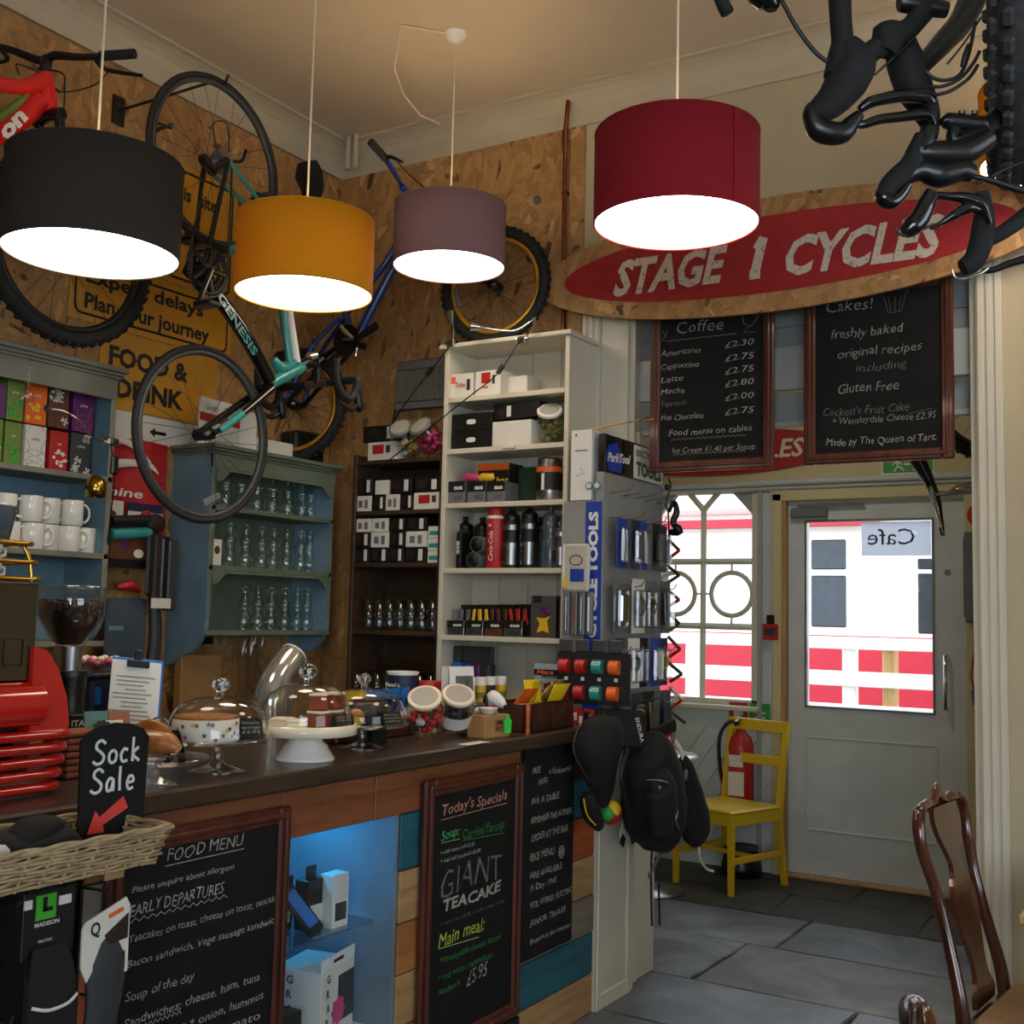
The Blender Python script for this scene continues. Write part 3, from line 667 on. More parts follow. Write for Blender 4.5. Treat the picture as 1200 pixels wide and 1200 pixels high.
# ================================================================ chalkboards on the counter
def framed_board(name, label, y0, y1, z0, z1, fw, x=XC+.0045, tk=.03, m='mahogany', lean=0):
    t = T(name, label, 'chalkboard', (x, (y0+y1)/2, z0), FR); w_ = y1-y0; h_ = z1-z0
    P('board', B().bb((-w_/2+fw*.6, -.012, fw*.6), (w_/2-fw*.6, -.004, h_-fw*.6)), t, 'chalkboard')
    if fw > .012:
        for a, c in (((-w_/2, 0), (-w_/2+fw, h_)), ((w_/2-fw, 0), (w_/2, h_)), ((-w_/2+fw, 0), (w_/2-fw, fw)), ((-w_/2+fw, h_-fw), (w_/2-fw, h_))):
            b = B().bb((a[0], -tk*.7, a[1]), (c[0], 0, c[1]), .006); hor = (c[0]-a[0]) > (c[1]-a[1])
            if hor: b.bb((a[0]-fw*.6, -tk, (a[1]+c[1])/2-fw*.16), (c[0]+fw*.6, -tk*.5, (a[1]+c[1])/2+fw*.18), .004)
            else: b.bb(((a[0]+c[0])/2-fw*.17, -tk, a[1]+fw*.4), ((a[0]+c[0])/2+fw*.17, -tk*.5, c[1]-fw*.4), .004)
            P('frame_moulding', b, t, m)
    return t, w_, h_
def chalk_lines(t, lines, z_of, yoff=-.0125, name='chalk_writing'):
    """lines: (text, x0, z, cap, width, material, off)"""
    by = {}
    for (s_, x, z, h, w_, m, off) in lines:
        b = by.setdefault(m, B())
        text(b, s_, (x, yoff, z), (1, 0, 0), (0, 0, 1), h, w=w_, off=off, jit=.10)
    for m, b in by.items(): P(name, b, t, m)
def wavy(b, x0, x1, z, a, yoff=-.0135, n=24, r_=.0012): b.tube([(x0+(x1-x0)*i/n, yoff, z+a*(1 if i % 2 else -1)) for i in range(n+1)], r_, 4)
t, w_, h_ = framed_board('food_menu_board', 'wide chalkboard food menu in a dark red frame below the basket', 1.72, 2.295, .12, 1.0, .045)
Z0 = .12; X0 = lambda y: y-(1.72+2.295)/2
L = []
for s_, y, z, h, wd in (('FOOD MENU', 1.885, .925, .028, .24), ('Please enquire about allergens', 1.79, .872, .014, .31), ('EARLY DEPARTURES', 1.785, .822, .026, .28),
    ('Teacakes on toast, cheese on toast, teacake', 1.785, .765, .017, .475), ('Bacon sandwich, Vege sausage sandwich', 1.785, .712, .017, .475), ('Soup of the day', 1.785, .640, .020, .20),
    ('Sandwiches; cheese, ham, tuna', 1.785, .585, .020, .42), ('cheese + onion, hummus', 1.87, .535, .020, .35), ('tomato', 2.06, .49, .020, .15), ('Jacket potatoes', 1.785, .43, .022, .25), ('Toasties', 1.785, .37, .022, .2)):
    L.append((s_, X0(y), z-Z0, h, wd, 'chalk', -.004))
chalk_lines(t, L, 0)
b = B(); wavy(b, X0(1.79), X0(2.08), .812-Z0, .004); wavy(b, X0(1.785), X0(1.95), .577-Z0, .004); b.tube([(X0(1.88), -.0135, .915-Z0), (X0(2.13), -.0135, .915-Z0)], .0012, 4); P('underline', b, t, 'chalk')
t, w_, h_ = framed_board('specials_board', "chalkboard headed Today's Specials in a mahogany frame", 2.885, 3.47, .155, .995, .052)
Z0 = .155; ym = (2.885+3.47)/2; L = []
def Ls(px, py): 
    p = on(px, py, 0, -2.055); return p.y-ym, p.z-Z0
specs = [("Today's Specials", (516, 955), (593, 937), .032, 'chalk_pink', .0), ('Soup:', (516, 984), (537, 980), .030, 'chalk_green', .0), ('Curried Parsnip', (541, 982), (590, 972), .03, 'chalk_dgreen', 0),
    ('+ with warm roll £3.25', (515, 1000), (555, 992), .012, 'chalk', 0), ('+ with half sandwich £4.50', (515, 1010), (562, 1000), .012, 'chalk', 0), ('GIANT', (513, 1048), (585, 1034), .085, 'chalk_dim', -.01),
    ('TEACAKE', (517, 1067), (585, 1047), .034, 'chalk', .025), ('+ with Tea £3.95 + with coffee £4.50', (515, 1080), (590, 1062), .010, 'chalk_dim', 0), ('Main meal:', (513, 1106), (566, 1093), .042, 'chalk_yellow', .0),
    ('Wensleydale cheese, bacon', (514, 1126), (585, 1104), .020, 'chalk_dgreen', 0), ('+ red onion marmalade', (512, 1146), (575, 1126), .020, 'chalk_dgreen', 0), ('sandwich', (513, 1165), (538, 1156), .020, 'chalk_dgreen', 0), ('£5.95', (546, 1152), (569, 1146), .045, 'chalk', -.01)]
for s_, a, c, h, m, off in specs:
    x0, z0 = Ls(*a); x1, z1 = Ls(*c); L.append((s_, x0, (z0+z1)/2, h, x1-x0, m, off))
chalk_lines(t, L, 0)
for m, prs in (('chalk_pink', [((516, 961), (593, 941))]), ('chalk_green', [((516, 988), (538, 983)), ]), ('chalk_dgreen', [((541, 985), (590, 976))]), ('chalk_yellow', [((513, 1112), (560, 1098))])):
    b = B()
    for a, c in prs: x0, z0 = Ls(*a); x1, z1 = Ls(*c); b.tube([(x0, -.0135, z0), (x1, -.0135, z1)], .0013, 4)
    P('underline', b, t, m)
P('lower_panel', B().bb((-.29, -.02, -.155), (.29, -.004, -.005)), t, 'black_matt')
# thin menu board
Z0 = .32; ym = 3.675
t = T('order_board', 'narrow frameless black chalkboard with ordering rules beside the white post', 'chalkboard', (XC+.0045, ym, Z0), FR)
P('board', B().bb((-.195, -.016, 0), (.165, 0, .72), .002), t, 'chalkboard')
L = []
for s_, a, c, h, m in (('FREE', (623, 912), (632, 900), .022, 'chalk'), ('WiFi', (629, 924), (640, 914), .022, 'chalk'), ('= Firebrewed', (642, 908), (668, 903), .022, 'chalk'), ('Pick A TABLE', (622, 944), (654, 935), .024, 'chalk'), ('REMEMBER THE NUMBER', (621, 965), (669, 953), .022, 'chalk'),
    ('ORDER AT THE BAR', (621, 988), (664, 972), .024, 'chalk'), ('BIKE MENU', (620, 1010), (648, 1000), .026, 'chalk'), ('HIRE AVAILABLE', (620, 1030), (657, 1018), .022, 'chalk'), ('½ Day / Full', (620, 1046), (650, 1033), .022, 'chalk'),
    ('MTB, HYBRID, ELECTRIC', (620, 1065), (669, 1045), .020, 'chalk'), ('JUNIOR, TRAILER', (620, 1085), (662, 1068), .020, 'chalk'), ('Enquire at the counter', (620, 1106), (667, 1086), .018, 'chalk')):
    p, q = on(a[0], a[1], 0, XC+.018), on(c[0], c[1], 0, XC+.018); L.append((s_, p.y-ym, (p.z+q.z)/2-Z0, h, q.y-p.y, m, -.004))
chalk_lines(t, L, 0, yoff=-.0165)
p = on(657, 998, 0, XC+.018); b = B(); b.tube([(p.y-ym+.02*cos(a*pi/8), -.0175, p.z-Z0+.022*sin(a*pi/8)) for a in range(16)], .0012, 4, closed=True)
for a in range(4): b.tube([(p.y-ym+.018*cos(a*pi/4), -.0175, p.z-Z0+.02*sin(a*pi/4)), (p.y-ym-.018*cos(a*pi/4), -.0175, p.z-Z0-.02*sin(a*pi/4))], .001, 4)
P('wheel_drawing', b, t, 'chalk')
# ================================================================ left wall dressers
def dresser(name, label, y0, y1, zb, zt, dep, shelves, mo, mi, mf, frieze, corn, scallop=False):
    t = T(name, label, 'shelf unit', (XW, (y0+y1)/2, zb), FR); w_ = y1-y0; h_ = zt-zb; e = .022
    def side(sx):   # side board with a curved foot, reaching 'dep' out at the shelves
        pts = [(0, 0), (0, h_)] + [(dep, h_)] + [(dep, .22)]
        for k in range(7):
            a = k/6*pi/2; pts.append((dep-.13*(1-cos(a)) if False else dep*.35+dep*.65*cos(a), .20-.16*sin(a)))
        pts += [(dep*.3, .02), (dep*.12, 0)]
        b = B(); b.prism([(-p[0], p[1]) for p in pts], (sx-e/2, 0, 0), (0, 1, 0), (0, 0, 1), e); return b
    P('side_panel', side(-w_/2+e/2), t, mi); P('side_panel', side(w_/2-e/2), t, mi)
    P('back_panel', B().bb((-w_/2+e, -.008, shelves[0]-zb-.02), (w_/2-e, 0, h_)), t, mf)
    for z in shelves:
        P('shelf', B().bb((-w_/2+e, -dep+.005, z-zb-.018), (w_/2-e, -.008, z-zb), .002), t, mo)
    b = B()
    for z in shelves: b.bb((-w_/2+.001, -dep-.004, z-zb-.02), (w_/2-.001, -dep+.004, z-zb+.001), .002)
    for sx in (-1, 1): b.bb((sx*(w_/2-.014)-.012, -dep-.004, .20), (sx*(w_/2-.014)+.012, -dep+.002, h_), .003)
    P('front_edging', b, t, mo)
    P('frieze', B().bb((-w_/2, -dep-.006, h_-frieze), (w_/2, -dep+.012, h_), .002), t, mo)
    b = B(); 
    for k, (o, z0, z1) in enumerate(((.012, 0, .012), (.022, .012, .024), (.034, .024, .042))):
        b.bb((-w_/2-o*.8, -dep-o, h_+z0), (w_/2+o*.8, 0, h_+z1), .003)
    P('cornice', b, t, mo); return t, w_, h_
dr1, _, _ = dresser('wall_dresser', 'grey blue wall dresser holding tea boxes and white mugs', 1.85, 2.90, 1.30, 2.36, .23, [1.37, 1.695, 1.985], 'dresser_grey', 'dresser_blue', 'dresser_blue', .08, .03)
dr2, w2, h2 = dresser('wall_dresser', 'green blue wall dresser filled with swing glass bottles under the road bike', 3.40, 4.18, 1.26, 2.145, .235, [1.41, 1.68, 1.93], 'dresser_green', 'dresser_blue', 'dresser_green', .055, .03)
dr2['label'] = 'green blue wall dresser holding three rows of glass bottles'
for z, nm in ((h2-.055, 1), (1.66-1.26, 2)):     # shaped valances
    pts = [(-w2/2+.02, 0), (-w2/2+.02, -.06), (-w2/2+.05, -.055), (-w2/2+.075, -.03), (-w2/2+.10, -.012), (w2/2-.10, -.012), (w2/2-.075, -.03), (w2/2-.05, -.055), (w2/2-.02, -.06), (w2/2-.02, 0)]
    P('valance', B().prism(pts, (0, -.232, z), (1, 0, 0), (0, 0, 1), .012), dr2, 'dresser_green')
# tea boxes
def tea(y0, y1, z0, h, m, lab, m2=None, word=None, pat=None, x=-3.62):
    t = T('tea_box', lab, 'tea box', (x-.02, (y0+y1)/2, z0), FR, 'tea boxes on the dresser'); w_ = y1-y0-.004
    P('carton', B().bb((-w_/2, -.035, 0), (w_/2, .035, h), .0015), t, m)
    b = B(); rg = random.Random(lab)
    if pat == 'flower':
        for i in range(7):
            cx, cz = rg.uniform(-w_*.38, w_*.38), rg.choice([rg.uniform(.01, h*.35), rg.uniform(h*.75, h*.95)])
            for k in range(5): a = k*2*pi/5+rg.random(); b.prism([(cx, cz), (cx+.013*cos(a-.35), cz+.013*sin(a-.35)), (cx+.018*cos(a), cz+.018*sin(a)), (cx+.013*cos(a+.35), cz+.013*sin(a+.35))], (0, -.0353, 0), (1, 0, 0), (0, 0, 1), .0004)
    elif pat == 'lattice':
        for sx in (-1, 1):
            b.tube([(sx*w_*(.40-.13*cos(k*pi*4/16)), -.0358, h*k/16) for k in range(17)], .0008, 4)
            b.tube([(sx*w_*(.22-.18*cos(k*pi*6/16)), -.0358, h*.45*k/16) for k in range(17)], .0008, 4)
    elif pat == 'swirl':
        for i in range(9): b.prism([(p[0]+rg.uniform(-w_*.35, w_*.35), p[1]+rg.uniform(.015, h*.55)) for p in [(0, 0)]*1]*1+[], (0, 0, 0), (1, 0, 0), (0, 0, 1), 0) if False else b.sph((rg.uniform(-w_*.38, w_*.38), -.035, rg.uniform(.012, h*.5)), (rg.uniform(.006, .013), .0012, rg.uniform(.004, .01)), 8, 4)
    if b.v: P('print', b, t, m2 or 'white_card')
    b = B(); text(b, word or 'TEA', (0, -.0355, h*.66), (1, 0, 0), (0, 0, 1), .010, center=True, off=.01); P('lettering', b, t, 'white_card' if m not in ('white_card', 'white') else 'grey_dark')
    return t
zu, zl = 2.147, 1.986
tea(2.40, 2.475, zu, .12, 'purple', 'muted purple tea box at the left edge of the upper tea row', 'white_card', 'tea', 'swirl')
tea(2.475, 2.545, zu, .145, 'lime', 'lime green tea box in the upper row', 'green', 'green', 'swirl')
tea(2.55, 2.64, zu, .15, 'orange', 'orange tea box with yellow pattern in the upper row', 'yellow', 'pukka', 'swirl')
tea(2.645, 2.735, zu, .145, 'brown', 'brown tea box with cream flowers in the upper row', 'white_card', 'pukka', 'flower')
tea(2.75, 2.845, zu, .145, 'purple', 'purple tea box with lilac lattice lines at the right of the upper row', 'pink', 'pukka', 'lattice')
tea(2.40, 2.47, zl, .155, 'lime', 'yellow green tea box at the left edge of the lower row', 'white_card', 'tea', 'swirl')
tea(2.475, 2.545, zl, .155, 'lime', 'lime tea box with pale fruit print in the lower row', 'green', 'tea', 'swirl')
tea(2.555, 2.645, zl, .155, 'white_card', 'white tea box with grey lattice lines in the lower row', 'grey_plastic', 'pukka', 'lattice')
tea(2.66, 2.74, zl, .15, 'red', 'red and pink berry tea box in the lower row', 'white_card', 'tea', 'swirl')
tea(2.75, 2.84, zl, .155, 'grey_dark', 'dark green tea box with pale flowers in the lower row', 'white_card', 'pukka', 'flower')
# mugs
def mug():
    t = T('mug', 'm', 'mug', (0, 0, 0)); b = B()
    b.lathe([(0, 0), (.036, 0), (.040, .004), (.041, .092), (.0395, .095), (.037, .092), (.036, .01), (0, .008)], n=24); P('body', b, t, 'white_gloss')
    P('handle', B().tube([(.039, 0, .078), (.055, 0, .082), (.070, 0, .068), (.074, 0, .048), (.068, 0, .028), (.054, 0, .016), (.039, 0, .02)], [.0052, .005, .0048, .0046, .0048, .005, .0052], 8), t, 'white_gloss'); return t
mg = mug(); first = True
mugs = [(2.850, 1.696, 84, 'white mug at the right end of the lower mug row'), (2.765, 1.696, 70, 'white mug second from the right in the lower mug row'), (2.690, 1.696, 66, 'white mug third from the right in the lower mug row'), (2.612, 1.696, 60, 'white mug fourth from the right in the lower mug row, next to the cup stack'), (2.53, 1.696, 60, 'white mug at the left of the lower row, behind the dark cup'),
    (2.775, 1.793, 86, 'white mug at the right end of the upper mug row'), (2.69, 1.793, 76, 'white mug second from the right in the upper mug row'), (2.60, 1.793, 70, 'white mug third from the right in the upper mug row'), (2.51, 1.793, 68, 'white mug at the left end of the upper mug row')]
for i, (y, z, rz, lab) in enumerate(mugs):
    g = 'white mugs stacked on the dresser'; x = -3.63+(.02 if i % 2 else 0)
    if i == 0: mg.location = (x, y, z); mg.rotation_euler.z = R(rz); mg['label'] = lab; mg['group'] = g
    else: dup(mg, (x, y, z), rz, lab, g)
# glass bottles
def bottle():
    t = T('glass_bottle', 'x', 'bottle', (0, 0, 0))
    P('body', B().lathe([(0, .002), (.026, .002), (.030, .012), (.030, .055), (.024, .075), (.019, .085), (.024, .105), (.026, .12), (.018, .14), (.0135, .155), (.0145, .185), (.017, .19), (.0155, .192)], n=16), t, 'glass_bottle')
    P('base', B().cyl((0, 0, 0), (0, 0, .006), .027, n=16), t, 'glass_bottle'); P('swing_stopper', B().tube([(-.016, 0, .165), (-.018, 0, .18), (0, 0, .195), (.018, 0, .18), (.016, 0, .165)], .0012, 4), t, 'steel'); return t
bt = bottle(); k = 0
ordn = ['leftmost', 'second', 'third', 'fourth', 'fifth', 'sixth', 'seventh', 'eighth', 'ninth']
for rowi, (z, rn, yy) in enumerate(((1.931, 'top', (3.48, 3.585, 3.68, 3.785, 3.882, 3.98, 4.075, 4.14)), (1.681, 'middle', (3.62, 3.718, 3.814, 3.90, 3.99, 4.075, 4.14)), (1.411, 'bottom', (3.725, 3.81, 3.90, 3.985, 4.07, 4.13)))):
    for j, y in enumerate(yy):
        lab = 'clear glass bottle, %s from the left on the %s shelf of the green dresser' % (ordn[j] if j else 'first', rn); g = 'glass bottles in the green dresser'
        x = -3.65+random.uniform(-.008, .008)
        if k == 0: bt.location = (x, y, z); bt['label'] = lab; bt['group'] = g
        else: dup(bt, (x, y, z), random.uniform(0, 360), lab, g)
        k += 1
t = T('small_card', 'small cream card with a dark picture at the left of the middle bottle shelf', 'card', (-3.57, 3.47, 1.681), FR); P('card', B().bb((-.025, -.002, 0), (.025, .002, .11)), t, 'white_card'); P('picture', B().sph((0, -.0025, .065), (.016, .001, .018)), t, 'brown')
# brown boxes/leaflets on top of the green dresser
t = T('leaflet_stand', 'white and red leaflet stand on top of the green dresser', 'leaflets', (-3.62, 3.50, 2.187), FR+6)
P('card', B().bb((-.13, -.004, 0), (.13, .004, .20)), t, 'white_card'); P('red_band', B().bb((-.13, -.0055, .10), (.13, -.004, .135)), t, 'red'); P('folded_wing', B().box((.16, -.02, .09), (.09, .003, .18), 0, Mx.Rotation(R(-30), 3, 'Z')), t, 'white_card')
b = B(); text(b, 'Guide', (-.1, -.006, .15), (1, 0, 0), (0, 0, 1), .022); text(b, 'Tea', (.02, -.006, .155), (1, 0, 0), (0, 0, 1), .02); P('lettering', b, t, 'grey_dark')
t = T('shoe_box', 'long white cardboard box lying on the green dresser behind the yellow rimmed wheel', 'box', (-3.70, 3.86, 2.187), FR)
P('carton', B().bb((-.16, -.05, 0), (.14, .05, .085), .003), t, 'white_card'); b = B(); text(b, 'NINE', (-.1, -.0505, .03), (1, 0, 0), (0, 0, 1), .016, off=.02); P('lettering', b, t, 'grey_dark')
t = T('black_case', 'small black case on the green dresser behind the yellow rimmed wheel', 'case', (-3.70, 4.12, 2.187), FR-10)
P('case', B().bb((-.09, -.06, 0), (.09, .06, .16), .012), t, 'black_plastic'); P('blue_badge', B().bb((.02, -.062, .07), (.06, -.06, .085)), t, 'blue')
# ================================================================ pendant lamps
m_fabric('shade_black', '#3b342e', .006); m_fabric('shade_yellow', '#dc9c1c', .17); m_fabric('shade_mauve', '#94767a', .10); m_fabric('shade_red', '#96202a', .05)
m_fabric('shade_lining', '#f4ecdc', .5, 60); mat('cord', '#d8cdb8', .6, var=.05)
m_fabric('lamp_paper', '#f6f0e2', .8, 60)
m_emit('lamp_diffuser', (1.0, .83, .64), 11.5)
m_emit('lamp_bulb', (1.0, .78, .54), 150)
def pendant(lab, cx, cy, w_, m, D=.45, h=.25, seam=None, tilt=(0, 0), top=None):
    c = at(cx, cy, FPX*D/w_); r = D/2
    t = T('pendant_lamp', lab, 'pendant lamp', c, 0, 'drum pendant lamps above the counter'); t.rotation_euler = (tilt[0], tilt[1], 0)
    XF[t.name] = Mx.Translation(c) @ Mx.Rotation(tilt[0], 4, 'X') if tilt[0] else Mx.Translation(c)
    if tilt[1] or tilt[0]: XF[t.name] = Mx.Translation(c) @ (Mx.Rotation(tilt[1], 4, 'Y') @ Mx.Rotation(tilt[0], 4, 'X'))
    P('shade', B().lathe([(r, 0), (r, h), (r-.003, h), (r-.003, 0), (r, 0)], n=64), t, m)
    P('lining', B().lathe([(r-.004, .001), (r-.004, h-.001)], n=48), t, 'shade_lining')
    for z in (0, h): P('rim', B().tube([((r-.001)*cos(a*pi/24), (r-.001)*sin(a*pi/24), z) for a in range(48)], .0025, 6, closed=True), t, m)
    P('diffuser', B().cyl((0, 0, .004), (0, 0, .008), r-.006, n=48), t, 'lamp_diffuser')
    P('bulb', B().sph((0, 0, h-.11), (.03, .03, .035), 14, 10), t, 'lamp_bulb')
    P('added_top_disc', B().cyl((0, 0, h-.02), (0, 0, h-.018), r-.006, n=48), t, 'lamp_paper')  # unseen disc, added to cut the light thrown up at the ceiling
    b = B()
    for a in range(3): b.tube([(0, 0, h-.05), ((r-.004)*cos(a*2.094), (r-.004)*sin(a*2.094), h-.004)], .002, 5)
    b.cyl((0, 0, h-.09), (0, 0, h-.03), .02); P('lamp_holder', b, t, 'white')
    hc = ZC-c.z-.03
    P('cord', B().cyl((0, 0, h-.05), (0, 0, hc), .0035, n=8), t, 'cord')
    P('ceiling_rose', B().lathe([(.004, hc-.01), (.03, hc), (.05, hc+.028), (.05, hc+.03)], n=20), t, 'white')
    if seam is not None:
        a = R(seam); P('seam', B().box(((r+.0012)*cos(a), (r+.0012)*sin(a), h/2), (.004, .010, h), 0, Mx.Rotation(a, 3, 'Z')), t, m)
    return t
pendant('charcoal black drum pendant lamp, leftmost over the counter', 107, 299, 200, 'shade_black', tilt=(0, 0))
pendant('mustard yellow drum pendant lamp in front of the road bike', 356, 345, 160, 'shade_yellow')
pendant('mauve drum pendant lamp in front of the blue mountain bike', 526, 313, 131, 'shade_mauve')
pendant('crimson red drum pendant lamp in front of the oval shop sign', 792, 263, 193, 'shade_red', seam=-25)
pendant('mustard yellow drum pendant lamp at the right edge behind the knobbly tyre', 1236, 190, 165, 'shade_yellow')
# ================================================================ oval sign over the opening
YS = YB-.11
mat('sign_letter', '#d4cbb8', .7, c2='#c8bfac', sc_=20)
def m_distress():
    m = mat('sign_print', '#d4cbb8', .7); t = m.node_tree; p = t.nodes['Principled BSDF']
    tc = N(t, 'ShaderNodeTexCoord'); n = N(t, 'ShaderNodeTexNoise', Scale=75.0, Detail=6.0, Roughness=.8); t.links.new(tc.outputs['Object'], n.inputs['Vector'])
    r = N(t, 'ShaderNodeMapRange'); r.inputs[1].default_value = .57; r.inputs[2].default_value = .62; t.links.new(n.outputs[0], r.inputs[0])
    mx = N(t, 'ShaderNodeMix', data_type='RGBA'); mx.inputs[6].default_value = s2l('#cfc5b2'); mx.inputs[7].default_value = s2l('#96202a'); t.links.new(r.outputs[0], mx.inputs[0]); t.links.new(mx.outputs[2], p.inputs['Base Color'])
m_distress()
t = T('oval_sign', 'large oval strand board shop sign with red field over the doorway', 'sign', (-1.47, YS, 2.948))
P('board', B().prism(oval(1.045, .232, 96), (0, 0, 0), (1, 0, 0), (0, 0, 1), .018), t, 'osb')
P('red_field', B().prism(oval(.917, .156, 96), (0, -.019, 0), (1, 0, 0), (0, 0, 1), .0015), t, 'red_sign')
GL = {'S': [[(1, .84), (.82, 1), (.18, 1), (0, .84), (0, .62), (.18, .52), (.82, .46), (1, .36), (1, .16), (.82, 0), (.18, 0), (0, .16)]], 'T': [[(0, 1), (1, 1)], [(.5, 1), (.5, 0)]], 'A': [[(0, 0), (.38, 1), (.62, 1), (1, 0)], [(.2, .3), (.8, .3)]],
    'G': [[(1, .82), (.82, 1), (.2, 1), (0, .8), (0, .2), (.2, 0), (.82, 0), (1, .18), (1, .48), (.6, .48)]], 'E': [[(1, 1), (0, 1), (0, 0), (1, 0)], [(0, .52), (.8, .52)]], '1': [[(.1, .78), (.5, 1), (.5, 0)], [(.1, 0), (.95, 0)]],
    'C': [[(1, .76), (.8, 1), (.2, 1), (0, .78), (0, .22), (.2, 0), (.8, 0), (1, .24)]], 'Y': [[(0, 1), (.5, .48), (1, 1)], [(.5, .48), (.5, 0)]], 'L': [[(0, 1), (0, 0), (1, 0)]]}
LK = [0]
def block(b, s_, x0, z0, h, w, y=-.0212, shear=.24, st=.20):
    n_ = len(s_); k = n_+(n_-1)*.28; lw = w/k*1.0; r_ = h*st*.5; aw = max(lw-2*r_, .2*lw); ah = h-2*r_
    for i, ch in enumerate(s_):
        ox = x0+i*lw*1.28+r_
        for line in GL[ch]:
            pp = [(ox+p[0]*aw+shear*(p[1]*ah+r_), z0+r_+p[1]*ah) for p in line]
            for (a, c) in zip(pp[:-1], pp[1:]):
                d = V((c[0]-a[0], c[1]-a[1])).normalized()*r_; m = V((-d.y, d.x)); e = d*.45
                LK[0] += 1; yy = y-.0008-(LK[0] % 40)*.00002
                b.add([(p[0], yy, p[1]) for p in ((a[0]-e.x-m.x, a[1]-e.y-m.y), (c[0]+e.x-m.x, c[1]+e.y-m.y), (c[0]+e.x+m.x, c[1]+e.y+m.y), (a[0]-e.x+m.x, a[1]-e.y+m.y))], [(0, 1, 2, 3)])
for s_, p0, p1, q0 in (('STAGE', (718, 344), (852, 331), (722, 306)), ('1', (873, 328), (899, 326), (884, 281)), ('CYCLES', (916, 321), (1108, 298), (920, 279))):
    a = on(*p0, 1, YS-.02); c = on(*p1, 1, YS-.02); e = on(*q0, 1, YS-.02); b = B()
    if s_ == '1': block(b, s_, a.x+1.47, (a.z+c.z)/2-2.948, .175, c.x-a.x-.02, st=.22)
    else: text(b, s_, (a.x+1.47, -.0215, (a.z+c.z)/2-2.948), (1, 0, 0), (0, 0, 1), (e.z-a.z)*1.02, w=c.x-a.x-.03, off=.035, shear=.24)
    P('lettering', b, t, 'sign_print')
for x in (-.8, .8): P('bracket', B().bb((x-.02, .0, .02), (x+.02, .108, .10)), t, 'steel')
# ---------------------------------------------------------------- hanging chalkboards
def hang_board(name, lab, x0, x1, z0, z1, y=YB-.055):
    t = T(name, lab, 'chalkboard', ((x0+x1)/2, y, z0)); w_ = x1-x0; h_ = z1-z0; fw = .045
    P('board', B().bb((-w_/2+fw*.6, -.012, fw*.6), (w_/2-fw*.6, -.002, h_-fw*.6)), t, 'chalkboard')
    for a, c in (((-w_/2, 0), (-w_/2+fw, h_)), ((w_/2-fw, 0), (w_/2, h_)), ((-w_/2+fw, 0), (w_/2-fw, fw)), ((-w_/2+fw, h_-fw), (w_/2-fw, h_))):
        b = B().bb((a[0], -.022, a[1]), (c[0], 0, c[1]), .006)
        if c[0]-a[0] > c[1]-a[1]: b.bb((a[0]-fw*.5, -.028, (a[1]+c[1])/2-.006), (c[0]+fw*.5, -.018, (a[1]+c[1])/2+.006), .003)
        else: b.bb(((a[0]+c[0])/2-.006, -.028, a[1]+fw*.5), ((a[0]+c[0])/2+.006, -.018, c[1]-fw*.5), .003)
        P('frame_moulding', b, t, 'mahogany')
    for x in (-w_*.3, w_*.3): P('hanging_wire', B().cyl((x, -.004, h_-.01), (x, .012, h_+.12), .0015, n=6), t, 'steel')
    return t
def wall_text(t, lines, y, o, yl=-.0125):
    by = {}
    for s_, a, c, h, m in lines:
        p, q = on(a[0], a[1], 1, y), on(c[0], c[1], 1, y); text(by.setdefault(m, B()), s_, (p.x-o[0], yl, (p.z+q.z)/2-o[1]), (1, 0, 0), (0, 0, 1), h, w=q.x-p.x, off=-.006, jit=.10)
    for m, b in by.items(): P('chalk_writing', b, t, m)
yb = YB-.055
mat('chalk_soft', '#8f8f8a', .95, var=.3, sc_=90)
t = hang_board('coffee_board', 'hanging chalkboard coffee price list in a mahogany frame', -2.0, -1.465, 2.105, 2.80)
C0 = (-1.7325, 2.105)
L = [('Coffee', (793, 394), (848, 386), .05, 'chalk_soft'), ('Food menu on tables', (785, 512), (882, 505), .026, 'chalk'), ('Ice Cream £1.40 per Scoop', (789, 531), (886, 527), .022, 'chalk')]
for s_, pr_, y1, y2, x2 in (('Americano', '£2.30', 418, 408, 822), ('Cappuccino', '£2.75', 434, 424, 820), ('Latte', '£2.75', 450, 439, 802), ('Mocha', '£2.80', 464, 454, 803), ('Espresso', '£2.00', 478, 470, 806), ('Hot Chocolate', '£2.75', 494, 487, 826)):
    L.append((s_, (776, y1), (x2, y1-4), .024, 'chalk' if s_ != 'Espresso' else 'chalk_dim')); L.append((pr_, (851-(418-y2)*0.0, y2), (884, y2-3), .026, 'chalk'))
wall_text(t, L, yb, C0)
b = B(); w1 = .3; wavy(b, -.18, .11, .553, .003, n=30); wavy(b, -.17, .15, .135, .004, n=30); wavy(b, -.16, .15, .072, .004, n=34); P('underline', b, t, 'chalk_soft')
b = B(); b.tube([(.135, -.013, .62), (.15, -.013, .64), (.19, -.013, .645), (.20, -.013, .61), (.17, -.013, .575), (.14, -.013, .59)], .0012, 4, closed=True); b.tube([(.16, -.013, .575), (.14, -.013, .555), (.19, -.013, .55)], .001, 4)
b.tube([(-.235+.02, -.013, .60), (-.2, -.013, .57), (-.19, -.013, .60), (-.215, -.013, .56), (-.18, -.013, .55)], .001, 4); P('doodle', b, t, 'chalk_soft')
t = hang_board('cakes_board', 'hanging chalkboard cake notice in a mahogany frame nearest the white column', -1.345, -.79, 2.105, 2.80)
C0 = (-1.0675, 2.105)
